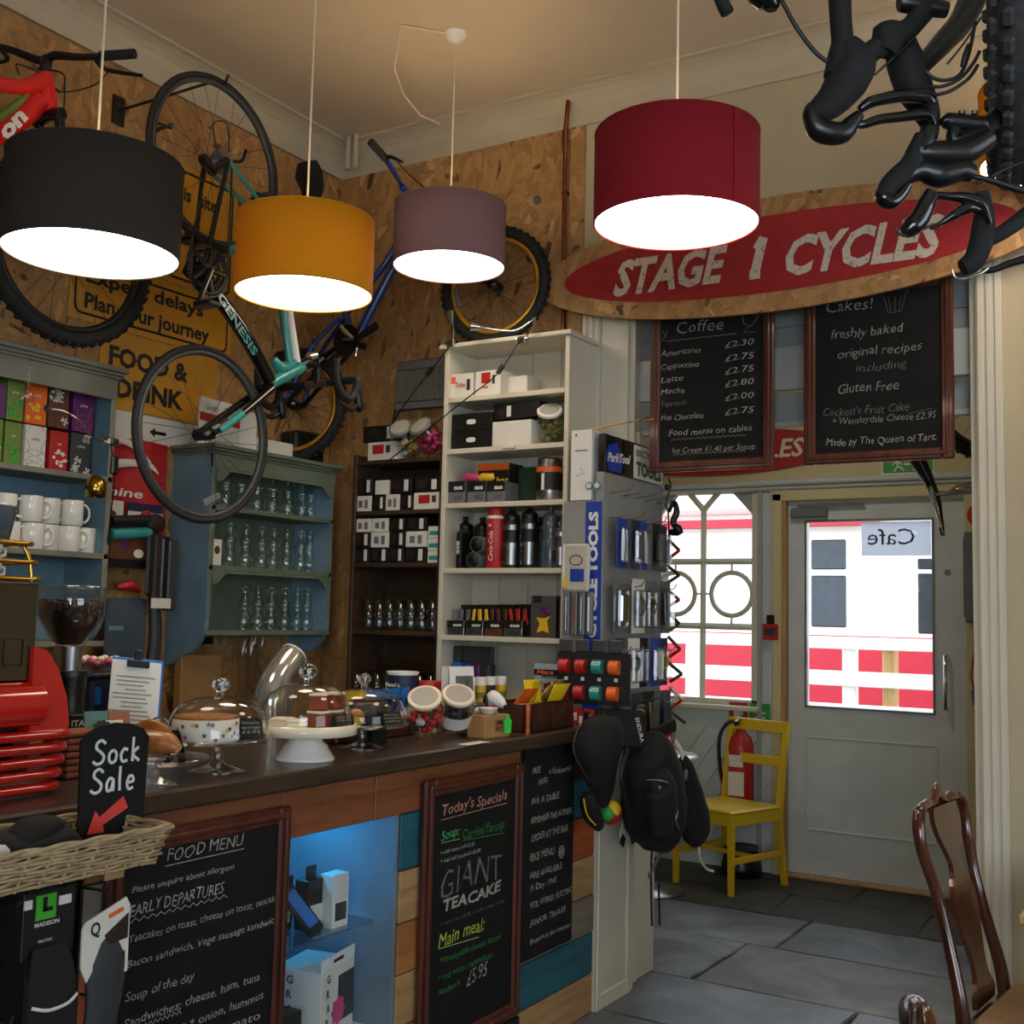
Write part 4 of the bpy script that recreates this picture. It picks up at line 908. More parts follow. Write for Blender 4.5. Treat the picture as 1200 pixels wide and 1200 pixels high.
L = [('Cakes!', (968, 371), (1022, 360), .045, 'chalk_soft'), ('freshly baked', (974, 400), (1058, 389), .036, 'chalk_soft'), ('original recipes', (982, 423), (1081, 408), .034, 'chalk_soft'), ('including', (1004, 438), (1063, 430), .03, 'chalk_dim'),
     ('Gluten Free', (982, 463), (1053, 456), .038, 'chalk_soft'), ('Cockett\'s Fruit Cake', (965, 489), (1066, 482), .032, 'chalk_dim'), ('+ Wensleydale Cheese £2.95', (976, 500), (1097, 489), .026, 'chalk_soft'), ("Made by The Queen of Tart.", (969, 524), (1098, 516), .028, 'chalk')]
wall_text(t, L, yb, C0)
b = B()
b.tube([(.03, -.013, .63), (.045, -.013, .565), (.095, -.013, .568), (.11, -.013, .64)], .0012, 4)
for x in (.055, .07, .085): b.tube([(x, -.013, .568), (x+(x-.07)*.5, -.013, .625)], .001, 4)
b.tube([(.02+.05*(1-cos(a*pi/8)), -.013, .632+.05*sin(a*pi/8)) for a in range(9)], .0012, 4); b.tube([(.115, -.013, .095+.08), (.20, -.013, .19)], .001, 4); P('cupcake_doodle', b, t, 'chalk_dim')
# ================================================================ bicycles
def wheel(t, c, ax, Rr, tr, rim, ns=24, knob=0, rimw=.011, hubr=.018, hubw=.05, tyre='rubber', name='wheel'):
    c = V(c); ax = V(ax).normalized(); x, y = frame(ax); rr = Rr-2*tr-.004
    b = B(); b.tube([c+x*(rr*cos(a*pi/24))+y*(rr*sin(a*pi/24)) for a in range(48)], [(rimw, rimw*1.1)]*48, 8, closed=True)
    w_ = P(name, b, t, rim, world=True)
    b = B(); b.tube([c+x*((Rr-tr)*cos(a*pi/24))+y*((Rr-tr)*sin(a*pi/24)) for a in range(48)], tr, 10, closed=True)
    if knob:
        for k in range(knob):
            a = 2*pi*k/knob; d = x*cos(a)+y*sin(a); tn = ax.cross(d)
            for s_ in (-1, 0, 1):
                q = c+d*(Rr-tr+tr*cos(s_*.75))+ax*(tr*sin(s_*.75)); M = Mx((tn, ax, d)).transposed(); b.box(q, (.012, .012, .010), 0, M)
    P('tyre', b, w_, tyre, world=True)
    b = B(); b.tube([c-ax*hubw, c-ax*hubw*.8, c-ax*hubw*.79, c+ax*hubw*.79, c+ax*hubw*.8, c+ax*hubw], [hubr*.5, hubr*.5, hubr*1.3, hubr*1.3, hubr*.5, hubr*.5], 12)
    P('hub', b, w_, 'dark_steel', world=True)
    for k in range(ns):
        a = 2*pi*k/ns; s_ = 1 if k % 2 else -1; a2 = a+(.9 if (k//2) % 2 else -.9)
        P('spoke', B().tube([c+ax*(s_*hubw*.75)+(x*cos(a2)+y*sin(a2))*hubr*1.2, c+(x*cos(a)+y*sin(a))*rr], .0011, 4, caps=False), w_, 'dark_steel', world=True)
    return w_
def tb(t, name, pts, r, m, n=10, label=None, flat=None): return P(name, B().stube(pts, r, n, flat=flat), t, m, world=True, label=label)
# ---- road bike hung on the left wall
XG = -3.2
def g(px, py, dx=0): return on(px, py, 0, XG)+V((dx, 0, 0))
t = T('road_bicycle', 'black and teal road bicycle hung upright by its wheels in front of the board wall', 'bicycle', g(237, 510))
fh, rh = g(239, 509), g(253, 191)
wheel(t, fh, (1, 0, 0), .335, .013, 'grey_dark', 24); wheel(t, rh, (1, 0, 0), .335, .013, 'grey_dark', 24)
P('reflector', B().box(g(248, 585), (.01, .09, .025), .003, Mx.Rotation(R(25), 3, 'X')), t, 'grey_plastic', world=True)
bb_ = g(232, 318); hl, ht, sc0 = g(314, 452), g(348, 433), g(322, 266)
tb(t, 'down_tube', [bb_, g(280, 382), hl+V((0, .01, .02))], [.026, .03, .028], 'black_gloss', 12)
tb(t, 'head_tube', [g(316, 450), g(330, 442), ht, g(354, 430)], [.024, .027, .026, .022], 'teal', 12)
tb(t, 'gusset', [g(320, 420), g(330, 432), g(345, 425)], [.015, .028, .018], 'teal', 10)
tb(t, 'top_tube', [g(347, 425), g(338, 365), sc0], [.020, .019, .017], 'white', 12)
tb(t, 'top_tube_underside', [g(340, 428), g(331, 365), sc0+V((0, -.015, 0))], [.017, .015, .013], 'teal', 12)
tb(t, 'seat_tube', [bb_, g(272, 292), sc0], [.022, .02, .018], 'teal', 12)
tb(t, 'seat_tube_cover', [bb_+V((.003, 0, .01)), g(262, 298)+V((.004, 0, .01))], [.026, .022], 'black_gloss', 12)
tb(t, 'seat_post', [sc0, g(352, 243)], .0136, 'black_plastic')
b = B(); s0 = g(366, 196); P('saddle', B().stube([g(360, 190), g(362, 205), g(366, 225), g(360, 250), g(352, 275)], [(.05, .02), (.072, .035), (.055, .03), (.025, .02), (.014, .014)], 14, flat=(1, 0, 0)), t, 'black_matt', world=True)
for s_ in (-1, 1):
    tb(t, 'chain_stay', [bb_+V((s_*.03, 0, 0)), rh+V((s_*.066, 0, 0))], [.011, .008], 'black_gloss')
    tb(t, 'seat_stay', [sc0+V((s_*.02, 0, 0)), rh+V((s_*.066, 0, 0))], [.009, .007], 'teal')
    tb(t, 'fork_leg', [g(312, 456)+V((s_*.03, 0, 0)), g(270, 488)+V((s_*.05, 0, 0)), fh+V((s_*.052, 0, 0))], [.017, .014, .009], 'black_gloss')
    if s_ > 0: tb(t, 'fork_leg_decal', [g(272, 486)+V((s_*.052, 0, .0)), g(245, 506)+V((s_*.054, 0, 0))], [.0165, .0125], 'teal')
tb(t, 'fork_crown', [g(310, 455)+V((-.035, 0, 0)), g(310, 455)+V((.035, 0, 0))], .019, 'black_gloss')
# crankset
cr = bb_+V((.05, 0, 0)); b = B()
b.cyl(cr-V((.1, 0, 0)), cr+V((.01, 0, 0)), .021); 
P('bottom_bracket', b, t, 'black_plastic', world=True)
b = B(); n_ = 50
b.tube([cr+V((0, .088*cos(2*pi*i/n_), .088*sin(2*pi*i/n_))) for i in range(n_)], [(.003, .011)]*n_, 6, closed=True, flat=(1, 0, 0))
for i in range(n_): b.box(cr+V((0, .101*cos(2*pi*i/n_), .101*sin(2*pi*i/n_))), (.003, .007, .007))
b.tube([cr+V((-.01, .068*cos(2*pi*i/n_), .068*sin(2*pi*i/n_))) for i in range(n_)], [(.003, .009)]*n_, 6, closed=True, flat=(1, 0, 0))
P('chainring', b, t, 'black_plastic', world=True)
for i in range(5): a = i*2*pi/5; b = B().tube([cr+V((.006, 0, 0)), cr+V((.003, .085*cos(a), .085*sin(a)))], [(.004, .016), (.004, .010)], 6, flat=(1, 0, 0)); P('spider_arm', b, t, 'dark_steel', world=True)
for s_ in (1, -1):
    e = cr+V((.02 if s_ > 0 else -.12, -.06*s_, -.155*s_)); tb(t, 'crank', [cr+V((.02 if s_ > 0 else -.12, 0, 0)), e], [(.014, .009), (.011, .008)], 'black_gloss')
    P('pedal', B().box(e+V((.05*s_, 0, 0)), (.085, .06, .02), .004), t, 'black_plastic', world=True)
b = B()
for i in range(7): b.cyl(rh+V((.028+i*.004, 0, 0)), rh+V((.030+i*.004, 0, 0)), .052-.005*i, n=24)
P('cassette', b, t, 'steel', world=True)
d0 = rh+V((.06, -.07, -.06)); b = B(); b.tube([rh+V((.06, 0, 0)), d0, d0+V((0, -.05, .02))], [.014, .016, .01], 8).cyl(d0+V((-.01, -.04, .02)), d0+V((.0, -.04, .02)), .025).cyl(d0+V((-.01, 0, 0)), d0+V((0, 0, 0)), .025)
P('rear_derailleur', b, t, 'black_plastic', world=True)
tb(t, 'gear_cable', [rh+V((.07, -.05, -.02)), rh+V((.07, -.09, .10)), rh+V((.07, -.02, .13)), rh+V((.068, .0, .03))], .0025, 'black')
b = B(); b.tube([cr+V((-.0, -.1, 0)), d0+V((-.005, -.025, 0))], .004, 5).tube([cr+V((0, .1, 0)), rh+V((.04, .045, 0))], .004, 5); P('chain', b, t, 'dark_steel', world=True)
for c_, rot in ((g(190, 152), 0), (g(303, 232), 1)): 
    P('brake_caliper', B().tube([c_+V((-.04, 0, 0)), c_+V((-.03, .02, .02)), c_+V((.03, .02, .02)), c_+V((.04, 0, 0))], .008, 6).tube([c_+V((.04, 0, 0)), c_+V((.04, -.05, -.005))], .006, 6), t, 'black_plastic', world=True)
tb(t, 'quick_release', [rh+V((.07, .02, 0)), rh+V((.085, .05, .01)), rh+V((.085, .07, .06))], .006, 'black_plastic')
P('wall_hook', B().tube([(XW, rh.y, rh.z+.33), (XG-.05, rh.y, rh.z+.33), (XG-.02, rh.y, rh.z+.31), (XG+.03, rh.y, rh.z+.31), (XG+.045, rh.y, rh.z+.34)], .006, 8).bb((XW, rh.y-.03, rh.z+.27), (XW+.008, rh.y+.03, rh.z+.39)), t, 'black_plastic', world=True)
# stem and drop bar
cb = g(372, 450); tb(t, 'stem', [g(354, 428), g(360, 425), g(372, 430), cb], [.018, .02, .017, .017], 'black_plastic')
P('stem_cap', B().cyl(g(362, 418)+V((0, 0, .0)), g(366, 416)+V((.012, .01, 0)), .018), t, 'chrome', world=True)
b = B(); b.tube([cb+V((-.21, 0, 0)), cb+V((-.05, 0, 0)), cb+V((.05, 0, 0)), cb+V((.21, 0, 0))], [.013, .0155, .0155, .013], 10); P('handlebar', b, t, 'steel', world=True)
for s_ in (-1, 1):
    h = cb+V((s_*.20, 0, 0)); o = lambda dy, dz, dx=0: h+V((s_*dx, dy, dz))
    P('bar_tape', B().stube([cb+V((s_*.06, 0, 0)), o(0, 0), o(0, -.02, .012), o(-.01, -.06, .012), o(-.05, -.09, .012), o(-.10, -.07, .012), o(-.13, -.02, .012), o(-.135, .06, .012)], .0165, 10), t, 'rubber', world=True)
    P('brake_hood', B().stube([o(0, -.04, .012), o(.012, -.075, .012), o(.02, -.11, .012), o(.03, -.125, .012)], [.018, .02, .019, .014], 10), t, 'black_plastic', world=True)
    P('brake_lever', B().stube([o(.01, -.105, .012), o(-.03, -.13, .02), o(-.09, -.125, .025), o(-.12, -.11, .025)], [(.006, .011)]*4, 8), t, 'dark_steel', world=True)
b = B(); u_ = (hl-bb_).normalized(); v_ = V((1, 0, 0)).cross(u_); st_ = bb_+u_*((hl-bb_).length*.20)+V((.033, 0, 0))-v_*.014
text(b, 'GENESIS', st_, u_, v_, .034, w=(hl-bb_).length*.52, off=.035); P('lettering', b, t, 'teal', world=True)
# ---- red mountain bike standing on the left dresser
XR = -3.42
def q(px, py, dx=0): return on(px, py, 0, XR)+V((dx, 0, 0))
rx = on(90, 424, 0, XR); hubA = V((XR, q(80, 330).y, 2.404+.358))
t = T('red_mountain_bicycle', 'red hardtail mountain bicycle standing on top of the left dresser', 'bicycle', (XR, hubA.y, 2.404))
wheel(t, hubA, (1, 0, 0), .352, .027, 'black_plastic', 28, 56, rimw=.013); hubR = hubA+V((0, -1.08, 0)); wheel(t, hubR, (1, 0, 0), .352, .027, 'black_plastic', 28, 56, rimw=.013)
b = B().cyl(hubA+V((.03, 0, 0)), hubA+V((.034, 0, 0)), .08, n=28); P('brake_disc', b, t, 'steel', world=True)
hb, hp = q(57, 132), q(53, 86)
bbR = V((XR, hubA.y-.66, 2.404+.31)); scR = V((XR, hubA.y-.80, 2.404+.74))
tb(t, 'head_tube', [hb, hp], [.034, .027], 'red_bike', 12); tb(t, 'down_tube', [q(45, 118), q(10, 150), bbR], [.04, .034, .036], 'red_bike', 12); tb(t, 'top_tube', [q(50, 96), q(5, 100), scR], [.034, .026, .02], 'red_bike', 12)
P('lime_stripe', B().tube([q(38, 108), q(15, 128), q(-30, 160)], [.01, .018, .012], 8), t, 'lime', world=True)
tb(t, 'seat_tube', [bbR, scR], .018, 'red_bike', 12); tb(t, 'seat_post', [scR, scR+V((0, -.06, .18))], .015, 'black_plastic')
P('saddle', B().stube([scR+V((0, -.2, .2)), scR+V((0, -.1, .21)), scR+V((0, .1, .19))], [(.065, .025), (.05, .022), (.012, .01)], 12, flat=(1, 0, 0)), t, 'black_matt', world=True)
for s_ in (-1, 1):
    tb(t, 'chain_stay', [bbR+V((s_*.03, 0, 0)), hubR+V((s_*.068, 0, 0))], .012, 'red_bike'); tb(t, 'seat_stay', [scR+V((s_*.02, 0, 0)), hubR+V((s_*.068, 0, 0))], .01, 'red_bike')
    c1 = hb+V((s_*.055, 0, -.02)); tb(t, 'fork_leg', [c1, c1+(hubA-hb)*.45, hubA+V((s_*.062, -.0, 0))], [.017, .024, .020], 'black_gloss', 12)
    pass
P('fork_crown', B().tube([hb+V((-.07, 0, -.02)), hb+V((0, 0, -.005)), hb+V((.07, 0, -.02))], .024, 8), t, 'black_gloss', world=True)
cl = q(56, 68); tb(t, 'stem', [hp, hp+V((0, 0, .03)), cl], [.02, .021, .02], 'black_plastic')
bar = [on(-38, 50, 0, XR-.31), on(5, 56, 0, XR-.15), cl+V((-.04, 0, 0)), cl+V((.04, 0, 0)), on(98, 67, 0, XR+.15), on(158, 63, 0, XR+.33)]
P('handlebar', B().stube(bar, [.011, .012, .016, .016, .012, .011], 10), t, 'black_plastic', world=True)
for s_, e, i_ in ((-1, bar[0], bar[1]), (1, bar[-1], bar[-2])):
    d = (i_-e).normalized(); P('grip', B().tube([e, e+d*.13], .017, 10), t, 'rubber', world=True)
    P('brake_lever', B().stube([e+d*.15, e+d*.14+V((0, .04, -.03)), e+d*.02+V((0, .06, -.05))], [.012, .008, .006], 8), t, 'black_plastic', world=True)
tb(t, 'brake_hose', [bar[-1]+V((-.16, .02, -.02)), q(110, 100), q(75, 108), q(62, 100)], .0028, 'black'); tb(t, 'brake_hose', [cl+V((-.1, .03, 0)), q(72, 85), q(76, 100), q(74, 140)], .0028, 'black'); tb(t, 'brake_hose', [cl+V((-.2, .03, 0)), q(20, 75), q(50, 88), q(70, 110)], .0028, 'black')
u_ = (q(28, 128)-q(0, 158)).normalized(); v_ = V((1, 0, 0)).cross(u_); b = B(); text(b, 'on', q(-2, 168)+V((.043, 0, 0)), u_, v_, .05, w=.13, off=.05); P('lettering', b, t, 'white', world=True)
# ---- blue mountain bike across the corner
def k1(px, py, f=0): 
    y = 4.02+(px-345)/(580-345)*.24; return on(px, py, 1, y)
r1, r2 = k1(345, 461), k1(580, 345)
t = T('blue_mountain_bicycle', 'blue mountain bicycle with yellow rims propped across the room corner', 'bicycle', (r1.x, r1.y, 2.187))
Rw = .27; r1.z = 2.187+Rw+.007; r2.z = 2.697+Rw+.007
ax1 = UZ.cross(r2-r1).normalized()
wheel(t, r1, (.25, -1, 0), Rw, .026, 'yellow_rim', 28, 46, rimw=.012); wheel(t, r2, (.1, -1, 0), Rw, .026, 'yellow_rim', 28, 46, rimw=.012)
P('spoke_reflector', B().box(k1(538, 350)+V((0, -.02, 0)), (.02, .008, .10), .004, Mx.Rotation(R(-15), 3, 'Y')), t, 'grey_plastic', world=True)
H1, H2 = k1(478, 248), k1(490, 284); S1 = k1(402, 372); BBk = k1(415, 402)
tb(t, 'top_tube', [H1, k1(459, 300)+V((0, 0, .01)), S1], .016, 'blue_bike'); tb(t, 'down_tube', [H2, k1(465, 308), BBk], .021, 'blue_bike'); tb(t, 'head_tube', [H1+V((0, 0, .02)), H2], .023, 'blue_bike'); tb(t, 'seat_tube', [S1+V((0, 0, .06)), BBk], .017, 'blue_bike')
for s_ in (-1, 1):
    o = V((0, s_*.04, 0)); tb(t, 'seat_stay', [S1+o*.4, k1(370, 412)+o, r1+o*1.5], .0105, 'blue_bike'); tb(t, 'chain_stay', [BBk+o*.6, r1+o*1.5], .011, 'black_plastic'); tb(t, 'fork_leg', [H2+o*.8+V((.02, 0, -.02)), r2+o*1.4], [.016, .013], 'black_gloss' if s_ < 0 else 'blue_bike')
tb(t, 'chain_guard', [k1(364, 438)+V((0, -.06, 0)), k1(402, 412)+V((0, -.06, 0))], [(.024, .008)]*2, 'black_gloss')
b = B(); u_ = (k1(400, 412)-k1(370, 437)).normalized(); v_ = V((0, -1, 0)).cross(u_); v_ = -v_ if v_.z < 0 else v_; text(b, 'CYCLES', k1(373, 440)+V((0, -.075, 0)), u_, v_, .022, w=.105, off=.02); P('lettering', b, t, 'white_card', world=True)
P('crankset', B().cyl(BBk+V((0, -.06, 0)), BBk+V((0, -.055, 0)), .075, n=30).cyl(BBk+V((0, -.06, 0)), BBk+V((0, .07, 0)), .018), t, 'black_plastic', world=True)
P('crank', B().tube([BBk+V((0, -.075, 0)), k1(432, 402)+V((0, -.08, 0))], [(.012, .007)]*2, 8), t, 'steel', world=True); P('pedal', B().tube([k1(430, 402)+V((0, -.09, 0)), k1(445, 396)+V((0, -.1, 0)), k1(460, 388)+V((0, -.12, 0))], [.012, .016, .018], 6), t, 'black_plastic', world=True)
P('front_derailleur', B().tube([k1(408, 385)+V((0, -.05, 0)), k1(415, 392)+V((0, -.07, 0)), k1(428, 404)+V((0, -.06, 0)), k1(425, 420)+V((0, -.05, 0))], [.01, .014, .008, .006], 8), t, 'chrome', world=True)
hs = k1(500, 226); tb(t, 'stem', [H1, k1(480, 232), k1(478, 222)+V((0, -.05, 0))], .015, 'blue_bike')
hA, hB_ = k1(478, 218)+V((0, -.06, 0)), on(452, 186, 1, 3.86); hC = on(434, 166, 1, 3.76)
P('handlebar', B().tube([hA+(hA-hB_)*1.6, hA, hB_], .0125, 10), t, 'blue_bike', world=True); P('grip', B().tube([hB_, hC], .0175, 10), t, 'rubber', world=True)
P('brake_lever', B().stube([hB_+V((0, 0, .0)), on(458, 184, 1, 3.84), on(472, 190, 1, 3.8)], [.014, .009, .006], 8), t, 'dark_steel', world=True); tb(t, 'brake_cable', [on(466, 190, 1, 3.82), k1(480, 205), k1(500, 222)], .003, 'black')
# ---- black gravel bike hanging close to the camera at the upper right
D0 = 1.35
def n(px, py, dd=0): return at(px, py, D0+dd)
def pr(px): return px/FPX*D0
t = T('black_bicycle', 'black drop bar bicycle hanging overhead nearest the camera at the upper right', 'bicycle', n(1080, 60))
def blob(name, pts, m='black_plastic', nn=12, fl=None):
    return P(name, B().stube([n(p[0], p[1], p[3] if len(p) > 3 else 0) for p in pts], [pr(p[2]) if not isinstance(p[2], tuple) else (pr(p[2][0]), pr(p[2][1])) for p in pts], nn, flat=fl), t, m, world=True)
CU_ = tuple(CU); 
blob('bar_tape', [(985, -60, 14), (984, -20, 14), (985, 20, 13), (987, 48, 13), (986, 66, 16), (983, 90, 18)], 'black_matt')
blob('brake_hood', [(990, 50, 14), (1000, 75, 26), (992, 95, 26), (975, 118, 20), (960, 130, 15), (955, 138, 10)], 'black_matt')
blob('hood_cover', [(952, 122, 6), (951, 134, 11), (958, 150, 14), (972, 156, 14), (988, 155, 13), (1000, 142, 9), (1008, 134, 6)], 'black_plastic')
blob('brake_lever', [(1000, 147, 3), (1012, 146, 5), (1030, 140, 6), (1055, 137, 6), (1078, 134, 7), (1090, 136, 5), (1095, 146, 2)], 'black_gloss')
blob('brake_lever_arm', [(1008, 128, 5), (1020, 120, 7), (1035, 116, 7), (1060, 112, 8), (1085, 114, 9), (1092, 122, 6)], 'black_gloss')
blob('bar_cover', [(1000, 75, 12), (1025, 58, 13), (1050, 42, 13), (1070, 28, 12), (1090, -5, 12)], 'black_matt')
blob('grip_end', [(1041, 28, 12), (1041, 34, 18), (1040, 48, 19), (1035, 62, 15)], 'black_matt')
blob('fork_blade', [(1065, 90, 12, .02), (1085, 72, 12, .03), (1105, 50, 14, .05), (1130, 20, 16, .08), (1150, -30, 18, .1)], 'black_plastic')
blob('fork_crown', [(1050, 30, 14, .03), (1060, 70, 22, .03), (1070, 100, 22, .03), (1085, 130, 16, .03), (1090, 148, 11, .03), (1088, 160, 11, .03)], 'black_matt')
blob('stem_clamp', [(1109, 142, 9, .02), (1112, 142, 10, .02), (1150, 146, 10, .02), (1154, 146, 9, .02)], 'black_plastic')
for px in (1127, 1142): P('clamp_bolt', B().cyl(n(px, 134, .01), n(px, 130, .01), pr(4)), t, 'chrome', world=True)
blob('stem', [(1118, 150, 7, .02), (1118, 165, 9, .02), (1140, 162, 14, .02), (1160, 145, 12, .03), (1200, 110, 12, .06)], 'black_plastic')
blob('handlebar', [(1088, 150, 9), (1085, 165, 11), (1078, 178, 13), (1100, 180, 15), (1130, 178, 16), (1160, 160, 12)], 'black_plastic')
blob('brake_hood', [(1080, 158, 8), (1074, 178, 12), (1066, 195, 13), (1052, 208, 13), (1042, 218, 12), (1037, 228, 10)], 'black_matt')
blob('hood_cover', [(1034, 222, 7), (1035, 231, 10), (1044, 237, 9), (1056, 228, 7), (1064, 216, 6)], 'black_gloss')
blob('shifter_body', [(1060, 210, 7), (1080, 200, 13), (1100, 205, 16), (1125, 200, 14), (1140, 205, 10)], 'black_plastic')
blob('brake_lever_arm', [(1088, 228, 4), (1110, 230, 5), (1130, 232, 7), (1148, 238, 8), (1156, 250, 5), (1160, 262, 3)], 'black_gloss')
blob('shift_paddle', [(1092, 225, 8), (1085, 240, 11), (1078, 255, 12), (1068, 266, 12), (1060, 272, 8)], 'black_gloss')
blob('paddle_rim', [(1049, 266, 1.5), (1058, 276, 1.8), (1078, 270, 1.8), (1092, 264, 1.5)], 'dark_steel', 6)
blob('brake_lever', [(1090, 268, 2), (1102, 262, 3), (1118, 252, 6), (1135, 243, 7), (1150, 247, 3), (1156, 252, 1.5)], 'black_gloss')
blob('brake_hood', [(1150, 225, 8, .02), (1153, 245, 11, .02), (1152, 268, 14, .02), (1148, 290, 14, .02), (1140, 306, 13, .02), (1128, 314, 10, .02)], 'black_matt')
blob('bar_tape', [(1160, 280, 9, .02), (1175, 272, 9, .02), (1195, 258, 10, .03), (1230, 230, 11, .05)], 'black_matt')
blob('paddle_rim', [(1116, 316, 1.5, .02), (1122, 327, 2, .02), (1145, 322, 2, .02), (1158, 314, 1.5, .02)], 'chrome', 6)
blob('brake_lever', [(1150, 318, 3, .03), (1165, 316, 4, .03), (1185, 308, 5, .03), (1215, 300, 6, .03)], 'black_gloss')
blob('cable_outer', [(912, -6, 2.6), (920, 8, 2.6), (932, 30, 2.6), (950, 55, 2.6), (966, 70, 2.6), (990, 82, 2.6)], 'black', 8)
for pts in ([(1085, 84, 2.2), (1095, 92, 2.2), (1110, 94, 2.2), (1126, 86, 2.2), (1136, 60, 2.2), (1143, 25, 2.2)], [(1090, 101, 2.2), (1105, 101, 2.2), (1125, 92, 2.2), (1140, 75, 2.2), (1148, 60, 2.2)], [(1098, 111, 2.2), (1115, 106, 2.2), (1135, 92, 2.2), (1146, 76, 2.2)], [(1025, 88, 1.4), (1060, 55, 1.4), (1090, 22, 1.4), (1108, -4, 1.4)], [(1110, 75, 1.2), (1130, 50, 1.2), (1150, 20, 1.2)]): blob('cable_outer', pts, 'black', 8)
blob('cable_joint', [(1128, 78, 3), (1132, 64, 4), (1136, 52, 3)], 'black', 8)
blob('bar_end', [(840, -14, 8), (846, 2, 8), (852, 14, 8.5), (853, 16, 7)], 'black_matt'); blob('brake_hood', [(880, -22, 14), (890, -10, 17), (902, 4, 13), (903, 12, 7)], 'black_gloss')
blob('top_clamp', [(1053, 4, 9), (1062, 4, 11), (1098, 10, 10), (1110, 12, 9)], 'black_plastic')
blob('cable_outer', [(1145, 215, 2, .03), (1165, 205, 2, .03), (1185, 195, 2, .03), (1210, 185, 2, .03)], 'black', 8); blob('cable_joint', [(1140, 207, 3, .03), (1160, 211, 4, .03), (1190, 221, 5, .03), (1205, 224, 4, .03)], 'black', 8)
# knobbly tyre
Rt = .34; cT = n(1186, -100, .15); axT = (CR*.92 - CF*.375 + CU*.02).normalized(); xx, yy = frame(axT)
cT = cT; wv = P('wheel', B().tube([cT+xx*((Rt-.06)*cos(a*pi/32))+yy*((Rt-.06)*sin(a*pi/32)) for a in range(64)], .012, 8, closed=True), t, 'black_plastic', world=True)
mat('rubber_grey', '#3d3c3b', .8, var=.3, sc_=50, bump=.3)
ty = P('tyre', B().tube([cT+xx*((Rt-.026)*cos(a*pi/32))+yy*((Rt-.026)*sin(a*pi/32)) for a in range(64)], .030, 14, closed=True), wv, 'rubber_grey', world=True)
kn = None
for k in range(64):
    a = 2*pi*k/64
    for s_ in (-1.25, -.45, .45, 1.25):
        aa = a+(.05 if abs(s_) < 1 else 0); d = xx*cos(aa)+yy*sin(aa); tn = axT.cross(d); rad = d*cos(s_)+axT*sin(s_)
        M = Mx((tn, rad.cross(tn), rad)).transposed()
        Wm = xf(t).inverted()
        if kn is None:
            kn = B().box((0, 0, 0), (.019, .012, .010), .002)
            o = P('tread_knob', kn, wv, 'rubber_grey'); me = o.data
        else:
            o = bpy.data.objects.new('tread_knob', me); col.objects.link(o); o.parent = wv
        qq = Wm @ (cT+d*(Rt-.026)+rad*.032); o.matrix_local = Mx.Translation(qq) @ M.to_4x4()
for k in range(24):
    a = 2*pi*k/24; P('spoke', B().tube([cT+axT*(.03 if k % 2 else -.03), cT+(xx*cos(a)+yy*sin(a))*(Rt-.065)], .0012, 4, caps=False), wv, 'dark_steel', world=True)
# ---- bicycle hanging in the porch
t = T('porch_bicycle', 'bicycle hanging in the porch, its tyre and fork showing beside the cakes chalkboard', 'bicycle', on(1100, 500, 1, 5.3))
c0 = on(1172, 455, 1, 5.3); wheel(t, c0, (.35, -1, 0), .33, .028, 'grey_dark', 20, 50)
f0, f1 = on(1074, 536, 1, 5.2), on(1105, 628, 1, 5.2)
P('fork_leg', B().stube([on(1068, 520, 1, 5.2), f0, on(1090, 566, 1, 5.2), on(1098, 590, 1, 5.2), f1], [.045, .04, .022, .02, .008], 10), t, 'black_gloss', world=True)
P('chrome_edge', B().tube([on(1091, 570, 1, 5.17), on(1096, 592, 1, 5.17), on(1103, 618, 1, 5.17)], .007, 8), t, 'chrome', world=True)
P('crank', B().tube([on(1095, 579, 1, 5.2), on(1112, 578, 1, 5.15), on(1124, 573, 1, 5.15), on(1150, 571, 1, 5.15)], [.012, .012, .024, .03], 10), t, 'chrome', world=True)
# swagged flex on the ceiling
b = B().tube([at(463, 60, 4.4) if False else on(x_, y_, 2, z_) for x_, y_, z_ in ((540, 42, 3.862), (470, 30, 3.862), (462, 80, 3.75), (472, 110, 3.72), (492, 135, 3.70), (515, 145, 3.72))], .004, 6)
S('loose_flex', b, 'thin white flex drooping from the ceiling by the mauve lamp cord', 'cable', 'cord')
# ================================================================ white shelf unit
t = T('white_shelf_unit', 'tall white painted shelf unit stacked with boxes, bottles and jars', 'shelf unit', (-2.585, 4.27, 1.09))
ux0, ux1, uy0, uy1 = -2.905, -2.27, 4.145, 4.392
for x in (ux0, ux1-.022): P('side_panel', B().bb((x, uy0, 1.09), (x+.022, uy1, 2.675), .002), t, 'paint_white', world=True)
P('top_board', B().bb((ux0-.02, uy0-.02, 2.675), (ux1+.015, uy1, 2.695), .004), t, 'paint_white', world=True)
SH = [1.41, 1.70, 1.985, 2.225, 2.455]
for z in SH: P('shelf', B().bb((ux0+.022, uy0+.002, z-.022), (ux1-.022, uy1-.014, z), .002), t, 'paint_white', world=True)
for i in range(4):
    a, c = ux0+.022+i*.148, ux0+.022+(i+1)*.148; P('back_board', B().bb((a+.0015, uy1-.014, 1.09), (min(c, ux1-.022)-.0015, uy1, 2.675), .002), t, 'paint_white', world=True)
def px2(px, py, y=4.17): p = on(px, py, 1, y); return p.x, p.z
def pbox(name, lab, x0p, x1p, z, top, m, dep=.14, y=4.17, group=None, rz=0, cat='box', world_y=True):
    """carton whose front face spans two pixel columns on the shelf"""
    x0, x1 = on(x0p, top, 1, y).x, on(x1p, top, 1, y).x; h = on((x0p+x1p)/2, top, 1, y).z-z
    t = T(name, lab, cat, ((x0+x1)/2, y+dep/2, z), rz, group); w_ = x1-x0-.002
    P('carton', B().bb((-w_/2, -dep/2, 0), (w_/2, dep/2, h), .0015), t, m); t['w'] = w_; t['h'] = h; t['d'] = dep
    return t
